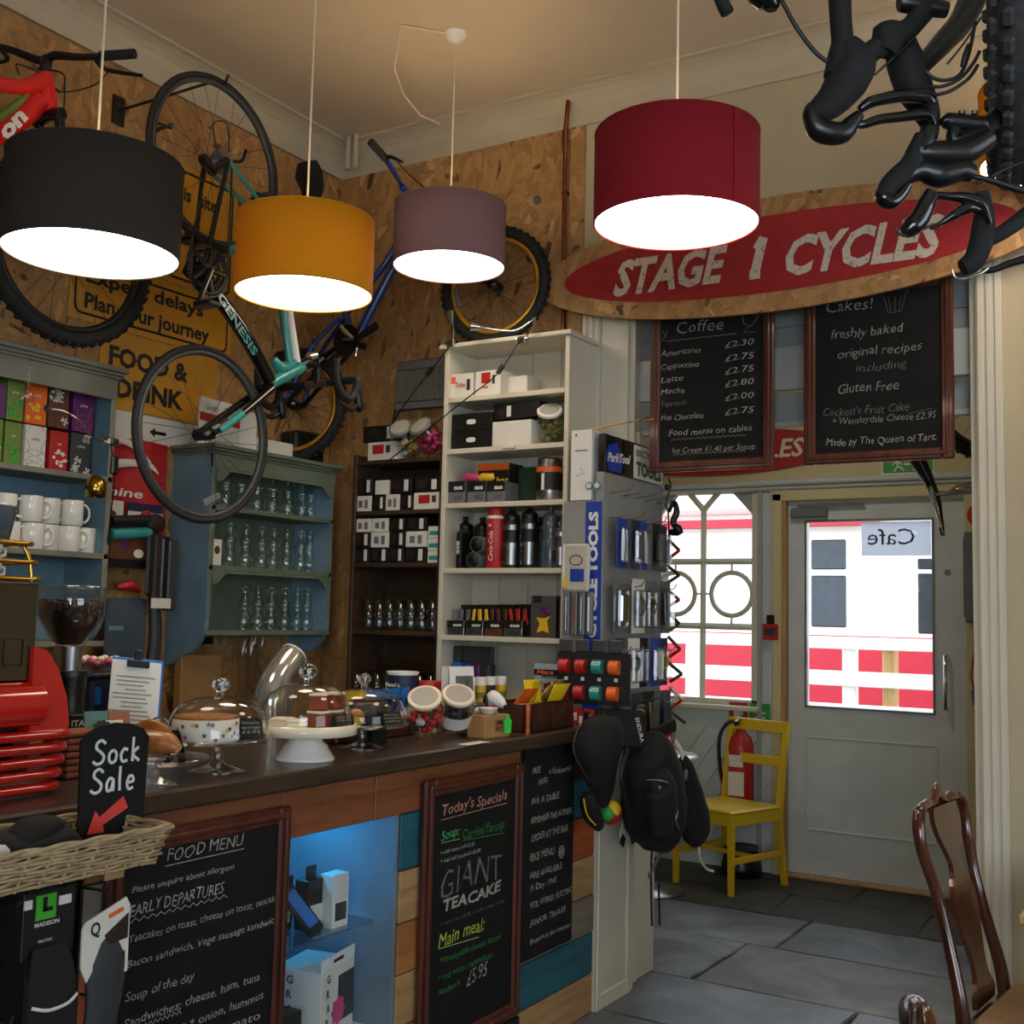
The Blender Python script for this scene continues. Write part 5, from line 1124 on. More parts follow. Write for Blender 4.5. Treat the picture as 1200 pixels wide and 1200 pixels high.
def deco(t, name, u0, u1, v0, v1, m, th=.0012):
    w_, h, d = t['w'], t['h'], t['d']; return P(name, B().bb((-w_/2+w_*u0, -d/2-th, h*v0), (-w_/2+w_*u1, -d/2, h*v1)), t, m)
def dtext(t, s_, u, v, hh, m, wd=None, off=.01, shear=0, name='lettering'):
    w_, h, d = t['w'], t['h'], t['d']; b = B(); text(b, s_, (-w_/2+w_*u, -d/2-.0015, h*v), (1, 0, 0), (0, 0, 1), h*hh, w=w_*wd if wd else None, off=off, shear=shear); return P(name, b, t, m)
def sis(t, u, v, wd, m='white'): return dtext(t, 'SiS', u, v, .14, m, wd, .05)
G1 = 'small white boxes on the top shelf'
a = pbox('inner_tube_box', 'white box with orange print at the left of the top shelf', 525, 555, 2.455, 438, 'white_card', .17, group=G1); deco(a, 'orange_print', .12, .30, .62, .9, 'orange'); dtext(a, 'Tube', .30, .45, .2, 'red', .4); deco(a, 'barcode', .75, .88, .3, .75, 'grey_dark')
a = pbox('inner_tube_box', 'white box with red shield print beside the orange printed box', 557, 587, 2.455, 434, 'white_card', .17, group=G1); deco(a, 'red_shield', .25, .6, .5, .92, 'red'); deco(a, 'barcode', .68, .78, .45, .8, 'grey_dark'); deco(a, 'caption', .32, .52, .3, .38, 'orange')
a = pbox('parcel_box', 'plain pale carton lying behind at the middle of the top shelf', 588, 618, 2.455, 441, 'white_card', .12, 4.24)
# shelf 4: black cartons, white carton, sweet jar
for zz, lab in ((2.225, 'lower black carton with white oval at the left of the second shelf'), (2.305, 'upper black carton with white oval at the left of the second shelf')):
    a = pbox('black_oval_box', lab, 529, 577, zz, 0, 'black', .16, group='black cartons on the second shelf') if False else None
    x0, x1 = on(529, 500, 1, 4.17).x, on(576, 500, 1, 4.17).x
    a = T('black_oval_box', lab, 'box', ((x0+x1)/2, 4.25, zz), 0, 'black cartons on the second shelf'); w_ = x1-x0; P('carton', B().bb((-w_/2, -.08, 0), (w_/2, .08, .079), .002), a, 'black'); P('oval_label', B().prism(oval(.024, .011, 20, 3), (0, -.081, .04), (1, 0, 0), (0, 0, 1), .0006), a, 'white')
a = pbox('white_front_box', 'plain white carton in front of the black one on the second shelf', 577, 623, 2.225, 493, 'white_card', .14, 4.15); deco(a, 'open_flap', .3, .62, -.12, .03, 'white_card', .012)
x0 = on(583, 490, 1, 4.22).x
a = T('black_long_box', 'black long carton with red badge and barcode on top of the white carton', 'box', (x0+.13, 4.22, 2.225+.122), -4); P('carton', B().bb((-.12, -.05, 0), (.12, .09, .066), .002), a, 'black'); P('barcode_label', B().bb((-.05, -.0515, .008), (-.028, -.05, .056)), a, 'white'); P('badge', B().bb((-.10, -.0512, .012), (-.065, -.05, .042)), a, 'tag_dark')
def jar(name, lab, c, r, h, tilt=0, rz=0, fill='lime', fillh=.4, lid='white', nfill=30, lidtext=None, group=None, pieces=True, label=None):
    t = T(name, lab, 'jar', c, rz, group); M = Mx.Rotation(R(tilt), 3, 'X'); o = V((0, 0, r*sin(R(tilt))))
    P('glass_body', B().lathe([(0, .002), (r*.9, .002), (r, .012), (r, h*.72), (r*.8, h*.86), (r*.78, h*.92)], o, 28, M), t, 'jar_glass')
    P('lid', B().lathe([(r*.84, h*.88), (r*.90, h*.89), (r*.90, h*.985), (r*.84, h), (0, h)], o, 28, M), t, lid)
    P('lid_liner', B().lathe([(r*.72, h+.0006), (0, h+.0008)], o, 24, M), t, 'lid_face')
    rg = random.Random(lab)
    for i in range(nfill):
        a = rg.random()*6.28; q = r*.78*rg.random()**.5; z = r*.18+rg.random()*h*fillh; p = (M @ V((q*cos(a), q*sin(a), z)))+o
        P('sweet', B().sph(p, (r*.23, r*.26, r*.2), 8, 5), t, rg.choice(fill) if isinstance(fill, tuple) else fill)
    if label: P('paper_label', B().lathe([(r*1.01, h*.2), (r*1.01, h*.55)], o, 28, M), t, label)
    return t
mat('lid_face', '#a9a498', .6); m_glass('jar_glass', (.93, .95, .93), 1.2, .08)
jx = on(647, 513, 1, 4.25).x
jar('sweet_jar', 'round glass jar with tilted white lid at the right of the second shelf', (jx, 4.255, 2.226), .06, .14, 42, 20, fill=('lime', 'pale_pine'), fillh=.45, lid='white')
# shelf 3: gel boxes, orange box, steel shaker
G2 = 'silver fronted gel boxes on the third shelf'
for i, (a0, a1, lb) in enumerate(((524, 545, 'first'), (548, 569, 'second'), (571, 592, 'third'))):
    a = pbox('gel_box', 'small silver and black gel box, %s from the left on the third shelf' % lb, a0, a1, 1.986, 564, 'grey_plastic', .12, group=G2); deco(a, 'black_top', 0, 1, .52, 1, 'black'); sis(a, .4, .62, .5); dtext(a, 'GO', .45, .15, .2, 'grey_dark')
a = pbox('energy_bar_box', 'black and orange carton lying on the gel boxes of the third shelf', 560, 597, 2.055, 543, 'black', .12, 4.22); deco(a, 'orange_edge', 0, 1, .72, 1, 'orange'); dtext(a, 'GO bar', .1, .15, .3, 'yellow')
for i, (x_, m) in enumerate(((552, 'pink'), (570, 'yellow'))): 
    p = on(x_, 560, 1, 4.2); S('foil_packet', B().stube([p+V((-.04, 0, -.005)), p+V((-.02, 0, .004)), p+V((.02, 0, .002)), p+V((.04, 0, .008))], [(.004, .014), (.012, .018), (.012, .018), (.003, .014)], 8), ('pink shiny foil packet lying on the gel boxes', 'gold shiny foil packet lying in front of the orange edged carton')[i], 'packet', m)
S('green_sleeve', B().bb((on(598, 570, 1, 4.3).x, 4.30, 1.986), (on(632, 570, 1, 4.3).x, 4.315, 2.15), .004), 'dark green card sleeve standing at the back of the third shelf', 'sleeve', mat('dark_green', '#1f3a24', .5))
sx = on(645, 560, 1, 4.24)
t = T('steel_tub', 'brushed steel tub with orange band and black label on the third shelf', 'tub', (sx.x, 4.235, 1.986))
P('body', B().lathe([(0, 0), (.055, 0), (.058, .006), (.058, .15), (.052, .16), (.054, .175), (.05, .185), (0, .185)], n=28), t, 'steel'); P('orange_band', B().lathe([(.0586, .125), (.0586, .145)], n=28), t, 'orange'); P('label', B().lathe([(.0586, .045), (.0586, .12)], n=28), t, 'black'); P('white_strip', B().box((0, -.059, .08), (.014, .001, .07)), t, 'white')
# shelf 2: bottles
def sports_bottle(lab, px, h, body, lidm, label=None, group='sports bottles on the fourth shelf', y=4.21, r=.036, z=1.7):
    x = on(px, 640, 1, y).x; t = T('sports_bottle', lab, 'bottle', (x, y, z), 0, group)
    P('body', B().lathe([(0, 0), (r*.95, 0), (r, .006), (r, h*.42), (r*.93, h*.46), (r*.93, h*.52), (r, h*.56), (r, h*.74), (r*.85, h*.78)], n=24), t, body)
    P('cap', B().lathe([(r*.95, h*.76), (r*.98, h*.78), (r*.95, h*.84), (r*.5, h*.88), (r*.32, h*.9), (r*.32, h*.95), (r*.38, h*.96), (r*.36, h), (0, h)], n=24), t, lidm)
    if label:
        P('label', B().lathe([(r*1.012, h*.06), (r*1.012, h*.40)], n=24), t, label)
        b = B(); text(b, 'SiS', (-.008, -r*1.04, h*.10), (0, 0, 1), (-1, 0, 0), .018, w=h*.24, off=.04); P('lettering', b, t, 'black'); P('silver_band', B().lathe([(r*1.012, h*.60), (r*1.012, h*.68)], n=24), t, label)
    return t
t = T('cola_bottle', 'red insulated cola bottle on the fourth shelf of the white unit', 'bottle', (on(580, 640, 1, 4.20).x, 4.205, 1.70), 0)
P('body', B().lathe([(0, 0), (.038, 0), (.041, .006), (.041, .215), (.038, .235)], n=28), t, 'red'); P('white_ring', B().lathe([(.0415, .215), (.0415, .228)], n=28), t, 'white'); P('cap', B().lathe([(.036, .235), (.036, .25), (.03, .27), (.012, .275), (0, .275)], n=24), t, 'red')
b = B(); text(b, 'Coca-Cola', (.012, -.0425, .03), (0, 0, 1), (-1, 0, 0), .022, w=.13, off=.01, shear=.25); P('lettering', b, t, 'white'); P('white_star', B().prism([((.009 if i % 2 == 0 else .004)*cos(i*pi/5), (.009 if i % 2 == 0 else .004)*sin(i*pi/5)) for i in range(10)], (-.004, -.0425, .185), (1, 0, 0), (0, 0, 1), .0006), t, 'white')
sports_bottle('black sports bottle with silver label, left of the pair beside the cola bottle', 599, .275, 'black', 'black_plastic', 'steel'); sports_bottle('black sports bottle with silver label, right of the pair beside the cola bottle', 620, .28, 'black', 'black_plastic', 'steel')
mat('smoke_plastic', '#46525c', .25, var=.1, coat=.3)
sports_bottle('smoky blue sports bottle at the right of the fourth shelf', 645, .265, 'smoke_plastic', 'smoke_plastic', None); sports_bottle('dark sports bottle at the right end of the fourth shelf', 657, .22, 'grey_dark', 'black_plastic', 'steel', y=4.18, r=.026)
sports_bottle('black sports bottle standing behind the lying bottles at the left of the fourth shelf', 545, .24, 'black', 'black_plastic', None, y=4.30); sports_bottle('second black sports bottle at the back of the fourth shelf', 565, .235, 'black', 'black_plastic', None, y=4.31); sports_bottle('black sports bottle at the back between silver and smoky bottles', 634, .23, 'black', 'black_plastic', None, y=4.31)
for i, (px, py, lab) in enumerate(((555, 648, 'grey bottle lying with its black base outward, lower of two'), (559, 625, 'grey bottle lying with its black base outward, upper of two'))):
    p = on(px, py, 1, 4.165); p.z = 1.7+.036+(.068 if i else 0); t = T('lying_bottle', lab, 'bottle', (p.x, 4.165, p.z-.036), 0, 'lying sports bottles')
    P('body', B().cyl((0, 0, .036), (0, .18, .036), .036, n=24), t, 'grey_plastic'); P('base', B().lathe([(0, .012), (.020, .010), (.028, .004), (.034, -.001)], (0, 0, .036), 24, Mx.Rotation(R(90), 3, 'X')), t, 'black')
p = on(540, 640, 1, 4.17); t = T('flat_sis_pack', 'narrow dark pack with silver lettering at the left of the fourth shelf', 'pack', (p.x, 4.18, 1.7)); P('card', B().bb((-.012, -.03, 0), (.014, .03, .16), .003), t, 'black'); b = B(); text(b, 'SiS', (.006, -.031, .06), (0, 0, 1), (-1, 0, 0), .014, w=.06, off=.03); P('lettering', b, t, 'white')
# shelf 1: gel display boxes
G3 = 'gel display boxes on the fifth shelf'
for i, (a0, a1, foil, lb) in enumerate(((524, 544, 'grey_plastic', 'gel display box with silver foils at the left end of the fifth shelf'), (546, 566, 'yellow', 'gel display box with yellow foils on the fifth shelf'), (568, 588, 'brown', 'gel display box with brown foils on the fifth shelf'), (590, 612, 'red', 'gel display box with red foils on the fifth shelf'))):
    a = pbox('gel_display_box', lb, a0, a1, 1.411, 727, 'steel' if i != 2 else 'brown', .13, group=G3); deco(a, 'black_top', 0, 1, .5, 1.0, 'black'); sis(a, .35, .6, .55); dtext(a, 'GO gel', .25, .15, .22, 'grey_dark', .6)
    w_, h = a['w'], a['h']; P('back_card', B().bb((-w_/2, .04, h), (w_/2, .06, h+.07)), a, 'black')
    for k in range(5): x = -w_/2+w_*(k+.5)/5; P('gel_foil', B().box((x, -.02+.02*(k % 2), h+.015), (w_/5*.9, .01, .07), .004, Mx.Rotation(R(random.uniform(-12, 12)), 3, 'Y')), a, foil)
a = pbox('carton_tall', 'tall silver carton with purple fruit and yellow splash on the fifth shelf', 622, 652, 1.411, 698, 'steel', .12); P('fruit', B().sph((-.0, -.062, .12), (.022, .002, .016)).sph((.02, -.062, .105), (.02, .002, .012)), a, 'purple'); P('splash', B().prism([(-.03, .02), (.0, .03), (.03, .02), (.02, .07), (.035, .09), (0, .08), (-.035, .085), (-.015, .06)], (0, -.0605, 0), (1, 0, 0), (0, 0, 1), .0006), a, 'yellow'); sis(a, .1, .85, .35, 'black')
a = pbox('carton_dark', 'dark narrow carton at the right end of the fifth shelf', 654, 661, 1.411, 702, 'black', .12)
# bottom shelf
for i, (px, m, lab) in enumerate(((538, 'bright_blue', 'bright blue bottle pack on the bottom shelf'), (548, 'blue', 'deep blue bottle pack on the bottom shelf'), (560, 'purple', 'purple bottle pack on the bottom shelf'), (571, 'grey_dark', 'dark grey bottle pack on the bottom shelf'))):
    p = on(px, 790, 1, 4.24); t = T('bottle_pack', lab, 'pack', (p.x, 4.24, 1.092), 0, 'packs on the bottom shelf'); P('body', B().bb((-.028, -.03, 0), (.028, .03, .20), .01), t, m); P('card_top', B().bb((-.028, -.01, .2), (.028, .01, .27), .003), t, 'grey_dark')
a = pbox('protein_bar_box', 'pale blue protein bar carton with orange script leaning on the bottom shelf', 626, 659, 1.20, 778, 'white_card', .03, 4.16); MATS['pale_blue'] = mat('pale_blue', '#9db4c0', .5); deco(a, 'field', .0, 1, .0, 1, 'pale_blue'); 
w_, h, d = a['w'], a['h'], a['d']
P('black_band', B().bb((-w_/2, -d/2-.002, h*.55), (w_/2, -d/2-.0013, h*.78)), a, 'black'); b = B(); text(b, 'Mars', (-w_*.4, -d/2-.003, h*.6), (1, 0, 0), (0, 0, 1), h*.16, w=w_*.6, off=.04, shear=.3); P('script', b, a, 'orange'); b = B(); text(b, 'PROTEIN', (-w_*.2, -d/2-.003, h*.46), (1, 0, 0), (0, 0, 1), h*.09, w=w_*.6, off=.03, shear=.2); P('lettering', b, a, 'black')
P('bar_picture', B().box((w_*.15, -d/2-.002, h*.2), (w_*.6, .001, h*.22), 0, Mx.Rotation(R(-12), 3, 'Y')), a, 'brown'); P('round_seal', B().cyl((-w_*.28, -d/2-.003, h*.25), (-w_*.28, -d/2-.001, h*.25), h*.1), a, 'black'); P('yellow_spot', B().cyl((0, -d/2-.003, h*.92), (0, -d/2-.001, h*.92), h*.06), a, 'yellow')
S('box_riser', B().bb((a.location.x-.08, 4.15, 1.091), (a.location.x+.07, 4.36, 1.198), .003), 'low dark carton under the protein bar box', 'box', 'grey_dark')
# clip lamps on top of the unit
for i, (c_, hd) in enumerate((((613, 398), (560, 383)), ((530, 402), (528, 372)))):
    p = on(c_[0], c_[1], 1, 4.13); e = on(hd[0], hd[1], 1, 4.05); t = T('clip_lamp', ('chrome clip lamp with curved arm over the top of the white unit', 'chrome clip lamp at the left top corner of the white unit')[i], 'lamp', p, 0, 'clip lamps')
    P('clip', B().bb(p+V((-.02, -.02, -.02)), p+V((.02, .02, .012)), .004).cyl(p+V((-.03, -.01, 0)), p+V((.03, -.01, 0)), .008), t, 'chrome', world=True)
    arc = [p, on(c_[0]+8, c_[1]-25, 1, 4.1), on(c_[0]+2, c_[1]-42, 1, 4.08)] if i else [p, on(622, 388, 1, 4.1), on(627, 372, 1, 4.08), on(620, 378, 1, 4.06), on(600, 388, 1, 4.05), e]
    if i: arc = [p, on(531, 385, 1, 4.08), on(528, 365, 1, 4.05), e+V((0, 0, .03))]
    P('arm', B().stube(arc, .004, 8), t, 'chrome', world=True)
    d = V((-.8, -.5, .1)).normalized() if not i else V((0, -.4, 1)).normalized(); P('lamp_head', B().tube([e+d*.03, e, e-d*.03], [.022, .014, .006], 14), t, 'chrome', world=True)
    cb_ = [p+V((0, -.02, 0)), on(c_[0]-30, c_[1]+40, 1, 4.08), on(c_[0]-70, c_[1]+72, 1, 4.1), on(430, 560, 1, 4.12)] if not i else [p, on(500, 440, 1, 4.12), on(470, 480, 1, 4.2), on(445, 520, 1, 4.3)]
    P('flex', B().stube(cb_, .003, 6), t, 'black', world=True)
    q_ = on(*((556, 408) if False else (553, 405)), 1, 4.08) if not i else on(509, 428, 1, 4.1); q_ = on(554, 397+12, 1, 4.08) if not i else q_
    dd = (cb_[1]-cb_[0]).normalized(); P('inline_switch', B().tube([cb_[0].lerp(cb_[1], .75), cb_[0].lerp(cb_[1], 1.0)], [.011, .011], 8), t, 'black_plastic', world=True)
# ================================================================ dark shelf unit
t = T('dark_shelf_unit', 'dark brown open shelf unit with black boxes and tumblers left of the white unit', 'shelf unit', (-3.16, 4.28, 1.09))
dx0, dx1, dy0, dy1 = -3.415, -2.907, 4.155, 4.41
P('side_panel', B().bb((dx0, dy0, 1.0), (dx0+.02, dy1, 2.23), .002), t, 'dark_shelf', world=True); P('side_panel', B().bb((dx1-.016, dy0, 1.0), (dx1-.001, dy1, 2.23), .002), t, 'dark_shelf', world=True)
P('back_panel', B().bb((dx0+.02, dy1-.01, 1.0), (dx1-.016, dy1, 2.2), 0), t, 'dark_shelf', world=True)
DS = [1.09, 1.42, 1.725, 1.965, 2.20]
for z in DS: P('shelf', B().bb((dx0+.02, dy0+.004, z-.02), (dx1-.016, dy1-.01, z), .002), t, 'dark_shelf', world=True)
GD = 'small parts boxes on the dark shelves'; n_b = 0
def sbox(px0, px1, z, h, m, lab, y=4.17, dep=.13, kind=0):
    x0, x1 = on(px0, 640, 1, y).x, on(px1, 640, 1, y).x
    a = T('parts_box', lab, 'box', ((x0+x1)/2, y+dep/2, z), 0, GD); w_ = x1-x0-.002; a['w'] = w_; a['h'] = h; a['d'] = dep
    P('carton', B().bb((-w_/2, -dep/2, 0), (w_/2, dep/2, h), .0015), a, m)
    if m == 'black': deco(a, 'barcode_label', .66, .86, .15, .9, 'white_card'); deco(a, 'badge', .12, .45, .3, .8, 'tag_dark')
    elif kind == 1: deco(a, 'red_print', .18, .58, .35, .85, 'red'); deco(a, 'barcode', .66, .8, .4, .8, 'grey_dark')
    elif kind == 2: deco(a, 'print', .2, .45, .25, .7, 'grey_plastic'); deco(a, 'barcode', .6, .8, .2, .75, 'grey_plastic')
    elif kind == 3: deco(a, 'orange_sticker', .35, .75, .0, .55, 'orange'); deco(a, 'barcode_label', .78, .95, .2, .9, 'white_card')
    elif kind == 4: deco(a, 'green_print', .1, .8, .25, .6, 'teal')
    return a
z0 = 1.725; hh = .072
rows = [(z0, [(415, 433, 'black', 0), (434, 455, 'black', 0), (456, 473, 'black', 0), (474, 499, 'black', 3)], 'bottom'), (z0+hh, [(415, 433, 'black', 0), (434, 455, 'white_card', 2), (456, 474, 'black', 0), (475, 499, 'white_card', 2)], 'second')]
for z, L_, rn in rows:
    for i, (a_, b_, m, k) in enumerate(L_): sbox(a_, b_, z, hh-.002, m, '%s parts box, %s from the left in the %s row of the boxed shelf' % ('black' if m == 'black' else 'white', ordn[i] if i else 'first', rn), kind=k)
for i in range(3): sbox(501, 518, z0+i*.055, .053, 'white_card', ('white and teal parts box at the bottom of the small stack', 'white and teal parts box in the middle of the small stack', 'white and teal parts box on top of the small stack')[i], kind=4)
for i, (a_, b_, m, k) in enumerate(((415, 434, 'white_card', 2), (435, 454, 'white_card', 2), (455, 474, 'black', 0), (475, 499, 'black', 0))): sbox(a_, b_, z0+2*hh, hh-.01, m, '%s parts box, %s in the top row of the boxed shelf' % ('black' if m == 'black' else 'pale', ordn[i] if i else 'first'), kind=k)
z0 = 1.965
for i, (a_, b_, z, h, m, k, lab) in enumerate(((415, 433, z0, .072, 'white_card', 2, 'pale parts box at the left of the upper middle shelf'), (434, 449, z0, .07, 'black', 0, 'black parts box second on the upper middle shelf'), (450, 466, z0, .074, 'white_card', 2, 'small white box standing between black ones on the upper middle shelf'), (467, 482, z0, .072, 'black', 0, 'black parts box left of the red printed one'), (483, 516, z0, .076, 'white_card', 1, 'white parts box with red shield print on the upper middle shelf'),
    (415, 434, z0+.078, .075, 'black', 0, 'black parts box stacked at the upper left of the upper middle shelf'), (437, 453, z0+.076, .065, 'white_card', 0, 'cream small box stacked on the upper middle shelf'), (455, 480, z0+.076, .07, 'black', 0, 'black parts box stacked beside the cream one'), (484, 514, z0+.08, .06, 'black', 0, 'black parts box stacked above the red printed white one'))):
    sbox(a_, b_, z, h, m, lab, kind=k)
z0 = 2.20
sbox(427, 460, z0, .085, 'white_card', 'white parts box with faint red print on top of the dark unit', kind=1); sbox(421, 464, z0+.087, .075, 'black', 'black parts box on top of the white one on the dark unit', kind=0)
for i, (px, col_) in enumerate(((477, ('lime', 'yellow', 'cream_gloss')), (508, ('pink', 'red', 'pink')))):
    p = on(px, 530, 1, 4.24); jar('sweet_jar', ('tilted glass jar of pale yellow sweets on the dark unit', 'tilted glass jar of pink sweets on the dark unit')[i], (p.x, 4.27, z0), .062, .155, 52, (10, -8)[i], col_, .55, 'dresser_grey', 40)
# tumblers
def tumbler():
    t = T('tumbler', 'x', 'glass', (0, 0, 0)); P('body', B().lathe([(0, .001), (.023, .001), (.024, .004), (.0285, .14), (.027, .14), (.0225, .012), (0, .012)], n=18), t, 'plastic_clear'); return t
tm = tumbler(); k = 0
for z, rn, y0 in ((1.42, 'upper', 4.20), (1.09, 'lower', 4.20)):
    for j in range(8):
        for r_ in range(2):
            x = -3.35+j*.060+r_*.008+(-.04 if rn == 'lower' else .02); y = y0+r_*.085
            lab = 'clear glass tumbler, %s from the left in the %s row of the %s tumbler shelf' % ((ordn[j] if j else 'first'), 'front' if not r_ else 'rear', rn)
            if x > -2.965: continue
            if k == 0: tm.location = (x, y, z); tm['label'] = lab; tm['group'] = 'tumblers on the dark unit'
            else: dup(tm, (x, y, z), 0, lab, 'tumblers on the dark unit')
            k += 1
# wall heater
t = T('wall_heater', 'grey wall heater with a row of fine slats above the dark shelf unit', 'heater', (-3.18, YB-.018, 2.47))
P('body', B().bb((-.16, -.055, 0), (.20, 0, .235), .008), t, 'dark_steel'); P('face', B().bb((-.15, -.06, .19), (.19, -.054, .228)).bb((-.15, -.06, .0), (.19, -.054, .03)), t, 'grey_plastic')
for i in range(24): P('slat', B().bb((-.145+i*.0142, -.066, .035), (-.139+i*.0142, -.052, .185)), t, 'dresser_grey')
S('heater_cable', B().stube([(-3.34, YB-.05, 2.55), (-3.37, YB-.05, 2.40), (-3.43, YB-.04, 2.25), (-3.45, YB-.03, 2.1)], .004, 6), 'black cable running down the wall from the heater', 'cable', 'black')
# ================================================================ signs and cloths on the left wall
def wsign(name, lab, y0, y1, z0, z1, m, x=XW+.001, th=.003, border=True):
    t = T(name, lab, 'sign', (x, (y0+y1)/2, z0), FR); w_, h = y1-y0, z1-z0; P('plate', B().bb((-w_/2, -th, 0), (w_/2, 0, h), .001), t, m)
    if border:
        i_ = .03; rr = .03; pts = []
        for cx_, cz_, a0 in ((w_/2-i_-rr, h-i_-rr, 0), (-w_/2+i_+rr, h-i_-rr, 90), (-w_/2+i_+rr, i_+rr, 180), (w_/2-i_-rr, i_+rr, 270)):
            for k in range(5): a = R(a0+k*22.5); pts.append((cx_+rr*cos(a), -th-.0005, cz_+rr*sin(a)))
        P('border', B().tube(pts, [(.0008, .006)]*len(pts), 6, closed=True, flat=(0, 1, 0)), t, 'black')
    return t
def wtx(t, lines, y=-.0035, m='black', off=.03):
    b = B()
    for s_, x, z, h, w_ in lines: text(b, s_, (x, y, z), (1, 0, 0), (0, 0, 1), h, w=w_, off=off)
    P('lettering', b, t, m)
t = wsign('yellow_road_sign', 'yellow road sign reading Plan your journey behind the bikes', 2.83, 3.70, 2.62, 2.88, 'yellow_sign'); wtx(t, [('Expect delays', -.36, .16, .055, .62), ('Plan your journey', -.36, .055, .06, .66)])
t = wsign('yellow_notice_sign', 'tall yellow road notice partly hidden behind the chainring and yellow lamp', 3.28, 3.70, 2.885, 3.42, 'yellow_sign', XW+.002); wtx(t, [('this', -.17, .38, .06, .10), ('site', -.02, .38, .06, .10), ('.com', .05, .06, .045, .12), ('see', -.17, .2, .06, .1)])
t = wsign('food_drink_sign', 'orange yellow sign reading FOOD & DRINK above the red cloth', 2.99, 3.62, 2.30, 2.615, 'yellow_sign', border=False); wtx(t, [('FOOD &', -.27, .175, .075, .42), ('DRINK', -.23, .05, .075, .36)], off=.04)
t = T('paper_strip', 'white paper strip with a small black arrow under the FOOD sign', 'notice', (XW+.001, 3.29, 2.18), FR); P('sheet', B().bb((-.30, -.002, 0), (.26, 0, .115)), t, 'white_card'); P('arrow', B().prism([(-.09, .05), (-.06, .07), (-.06, .057), (0, .057), (0, .043), (-.06, .043), (-.06, .03)], (.06, -.0025, 0), (1, 0, 0), (0, 0, 1), .0005), t, 'black')
# cycling jersey like cloth: red with white swoosh
t = T('red_cloth', 'red cloth with a white swoosh and state flags pinned between the two dressers', 'cloth', (XW+.03, 3.15, 1.72), FR)
rows_ = []
for i in range(9):
    row = []
    for j in range(13): u = j/12; v = i/8; row.append((-.19+.38*u, -.01-.012*sin(u*9+v*2), .46*v))
    rows_.append(row)
P('cloth', B().grid(rows_), t, 'red'); P('white_swoosh', B().stube([(-.18, -.03, .30), (-.08, -.033, .35), (.06, -.033, .36), (.12, -.03, .33)], [(.003, .004), (.003, .02), (.003, .014), (.003, .003)], 6, flat=(0, 1, 0)).stube([(-.18, -.03, .34), (-.1, -.033, .44), (.0, -.033, .42), (.09, -.03, .36)], [(.003, .004), (.003, .02), (.003, .012), (.003, .003)], 6, flat=(0, 1, 0)), t, 'white_card')
b = B(); text(b, 'mine', (-.16, -.032, .22), (1, 0, 0), (0, 0, 1), .035, w=.2, off=.02, shear=.3); text(b, 'LIVE CYCLE COLORADO', (-.17, -.032, .06), (1, 0, 0), (0, 0, 1), .01, w=.3) if False else None; P('lettering', b, t, 'white_card')
P('flag_field', B().bb((-.03, -.034, .09), (.15, -.030, .20)), t, 'navy'); P('flag_stripe', B().bb((-.03, -.036, .125), (.15, -.033, .165)), t, 'white_card'); P('flag_ring', B().tube([(.06+.022*cos(a*pi/6-0), -.037, .145+.022*sin(a*pi/6)) for a in range(1, 12)], .008, 6), t, 'red'); P('flag_disc', B().cyl((.062, -.038, .145), (.062, -.036, .145), .012), t, 'yellow'); P('white_panel', B().bb((-.19, -.032, .09), (-.05, -.030, .20)), t, 'white_card'); P('bear_emblem', B().sph((-.12, -.033, .145), (.035, .002, .018)).bb((-.15, -.034, .11), (-.14, -.032, .14)).bb((-.10, -.034, .11), (-.09, -.032, .14)), t, 'brown')
# hanging magazine, pouches and tools below the cloth
t = T('picture_card', 'hanging glossy card with a racing scene beside the mug shelves', 'card', on(150, 660, 0, -3.66), FR+4); P('card', B().bb((-.10, -.003, -.02), (.09, 0, .16)), t, 'brown'); P('dark_band', B().bb((-.10, -.004, -.02), (.09, -.003, .015)), t, 'black'); P('rider', B().sph((-.02, -.004, .09), (.02, .001, .04)).sph((-.02, -.004, .13), (.01, .001, .012)), t, 'purple'); P('white_oval', B().sph((.05, -.004, .04), (.028, .001, .018)), t, 'white_card')
t = T('teal_tube', 'rolled teal tube of card hanging above the racing card', 'roll', on(147, 622, 0, -3.66), FR); P('roll', B().cyl((-.09, -.02, -.02), (.10, -.02, .0), .022, n=16), t, 'teal'); P('dark_roll', B().cyl((-.09, -.02, .03), (.10, -.02, .05), .022, n=16), t, 'black')
t = T('hanging_pouches', 'bunch of dark tool pouches hanging on the wall left of the green dresser', 'pouches', on(180, 640, 0, -3.66), FR)
for i in range(4): P('pouch', B().bb((-.06+i*.03, -.04-i*.006, -.20-.02*i), (-.02+i*.035, -.02, .06-.01*i), .01), t, ('black', 'tag_dark', 'black_plastic', 'grey_dark')[i])
P('price_card', B().bb((-.05, -.06, -.25), (.05, -.058, -.21)), t, 'white_card'); P('bow', B().sph((-.02, -.03, .09), (.05, .02, .04)), t, 'pink' if False else 'tag_dark')
t = T('hanging_apron', 'dark blue grey apron hanging on the wall under the racing card', 'apron', on(140, 790, 0, -3.70), FR)
P('cloth', B().bb((-.10, -.03, -.02), (.10, -.012, .30), .01), t, 'smoke_plastic'); P('side_fold', B().stube([(.13, -.03, -.02), (.14, -.035, .15), (.12, -.03, .36)], [(.02, .035), (.022, .03), (.02, .025)], 12, flat=(0, 1, 0)), t, 'grey_dark'); P('sheen_band', B().bb((-.09, -.034, .17), (-.02, -.029, .19), .004), t, 'dresser_blue'); P('red_fold', B().stube([(-.05, -.02, .34), (.0, -.03, .35), (.06, -.02, .33)], [.01, .022, .01], 8), t, 'red')
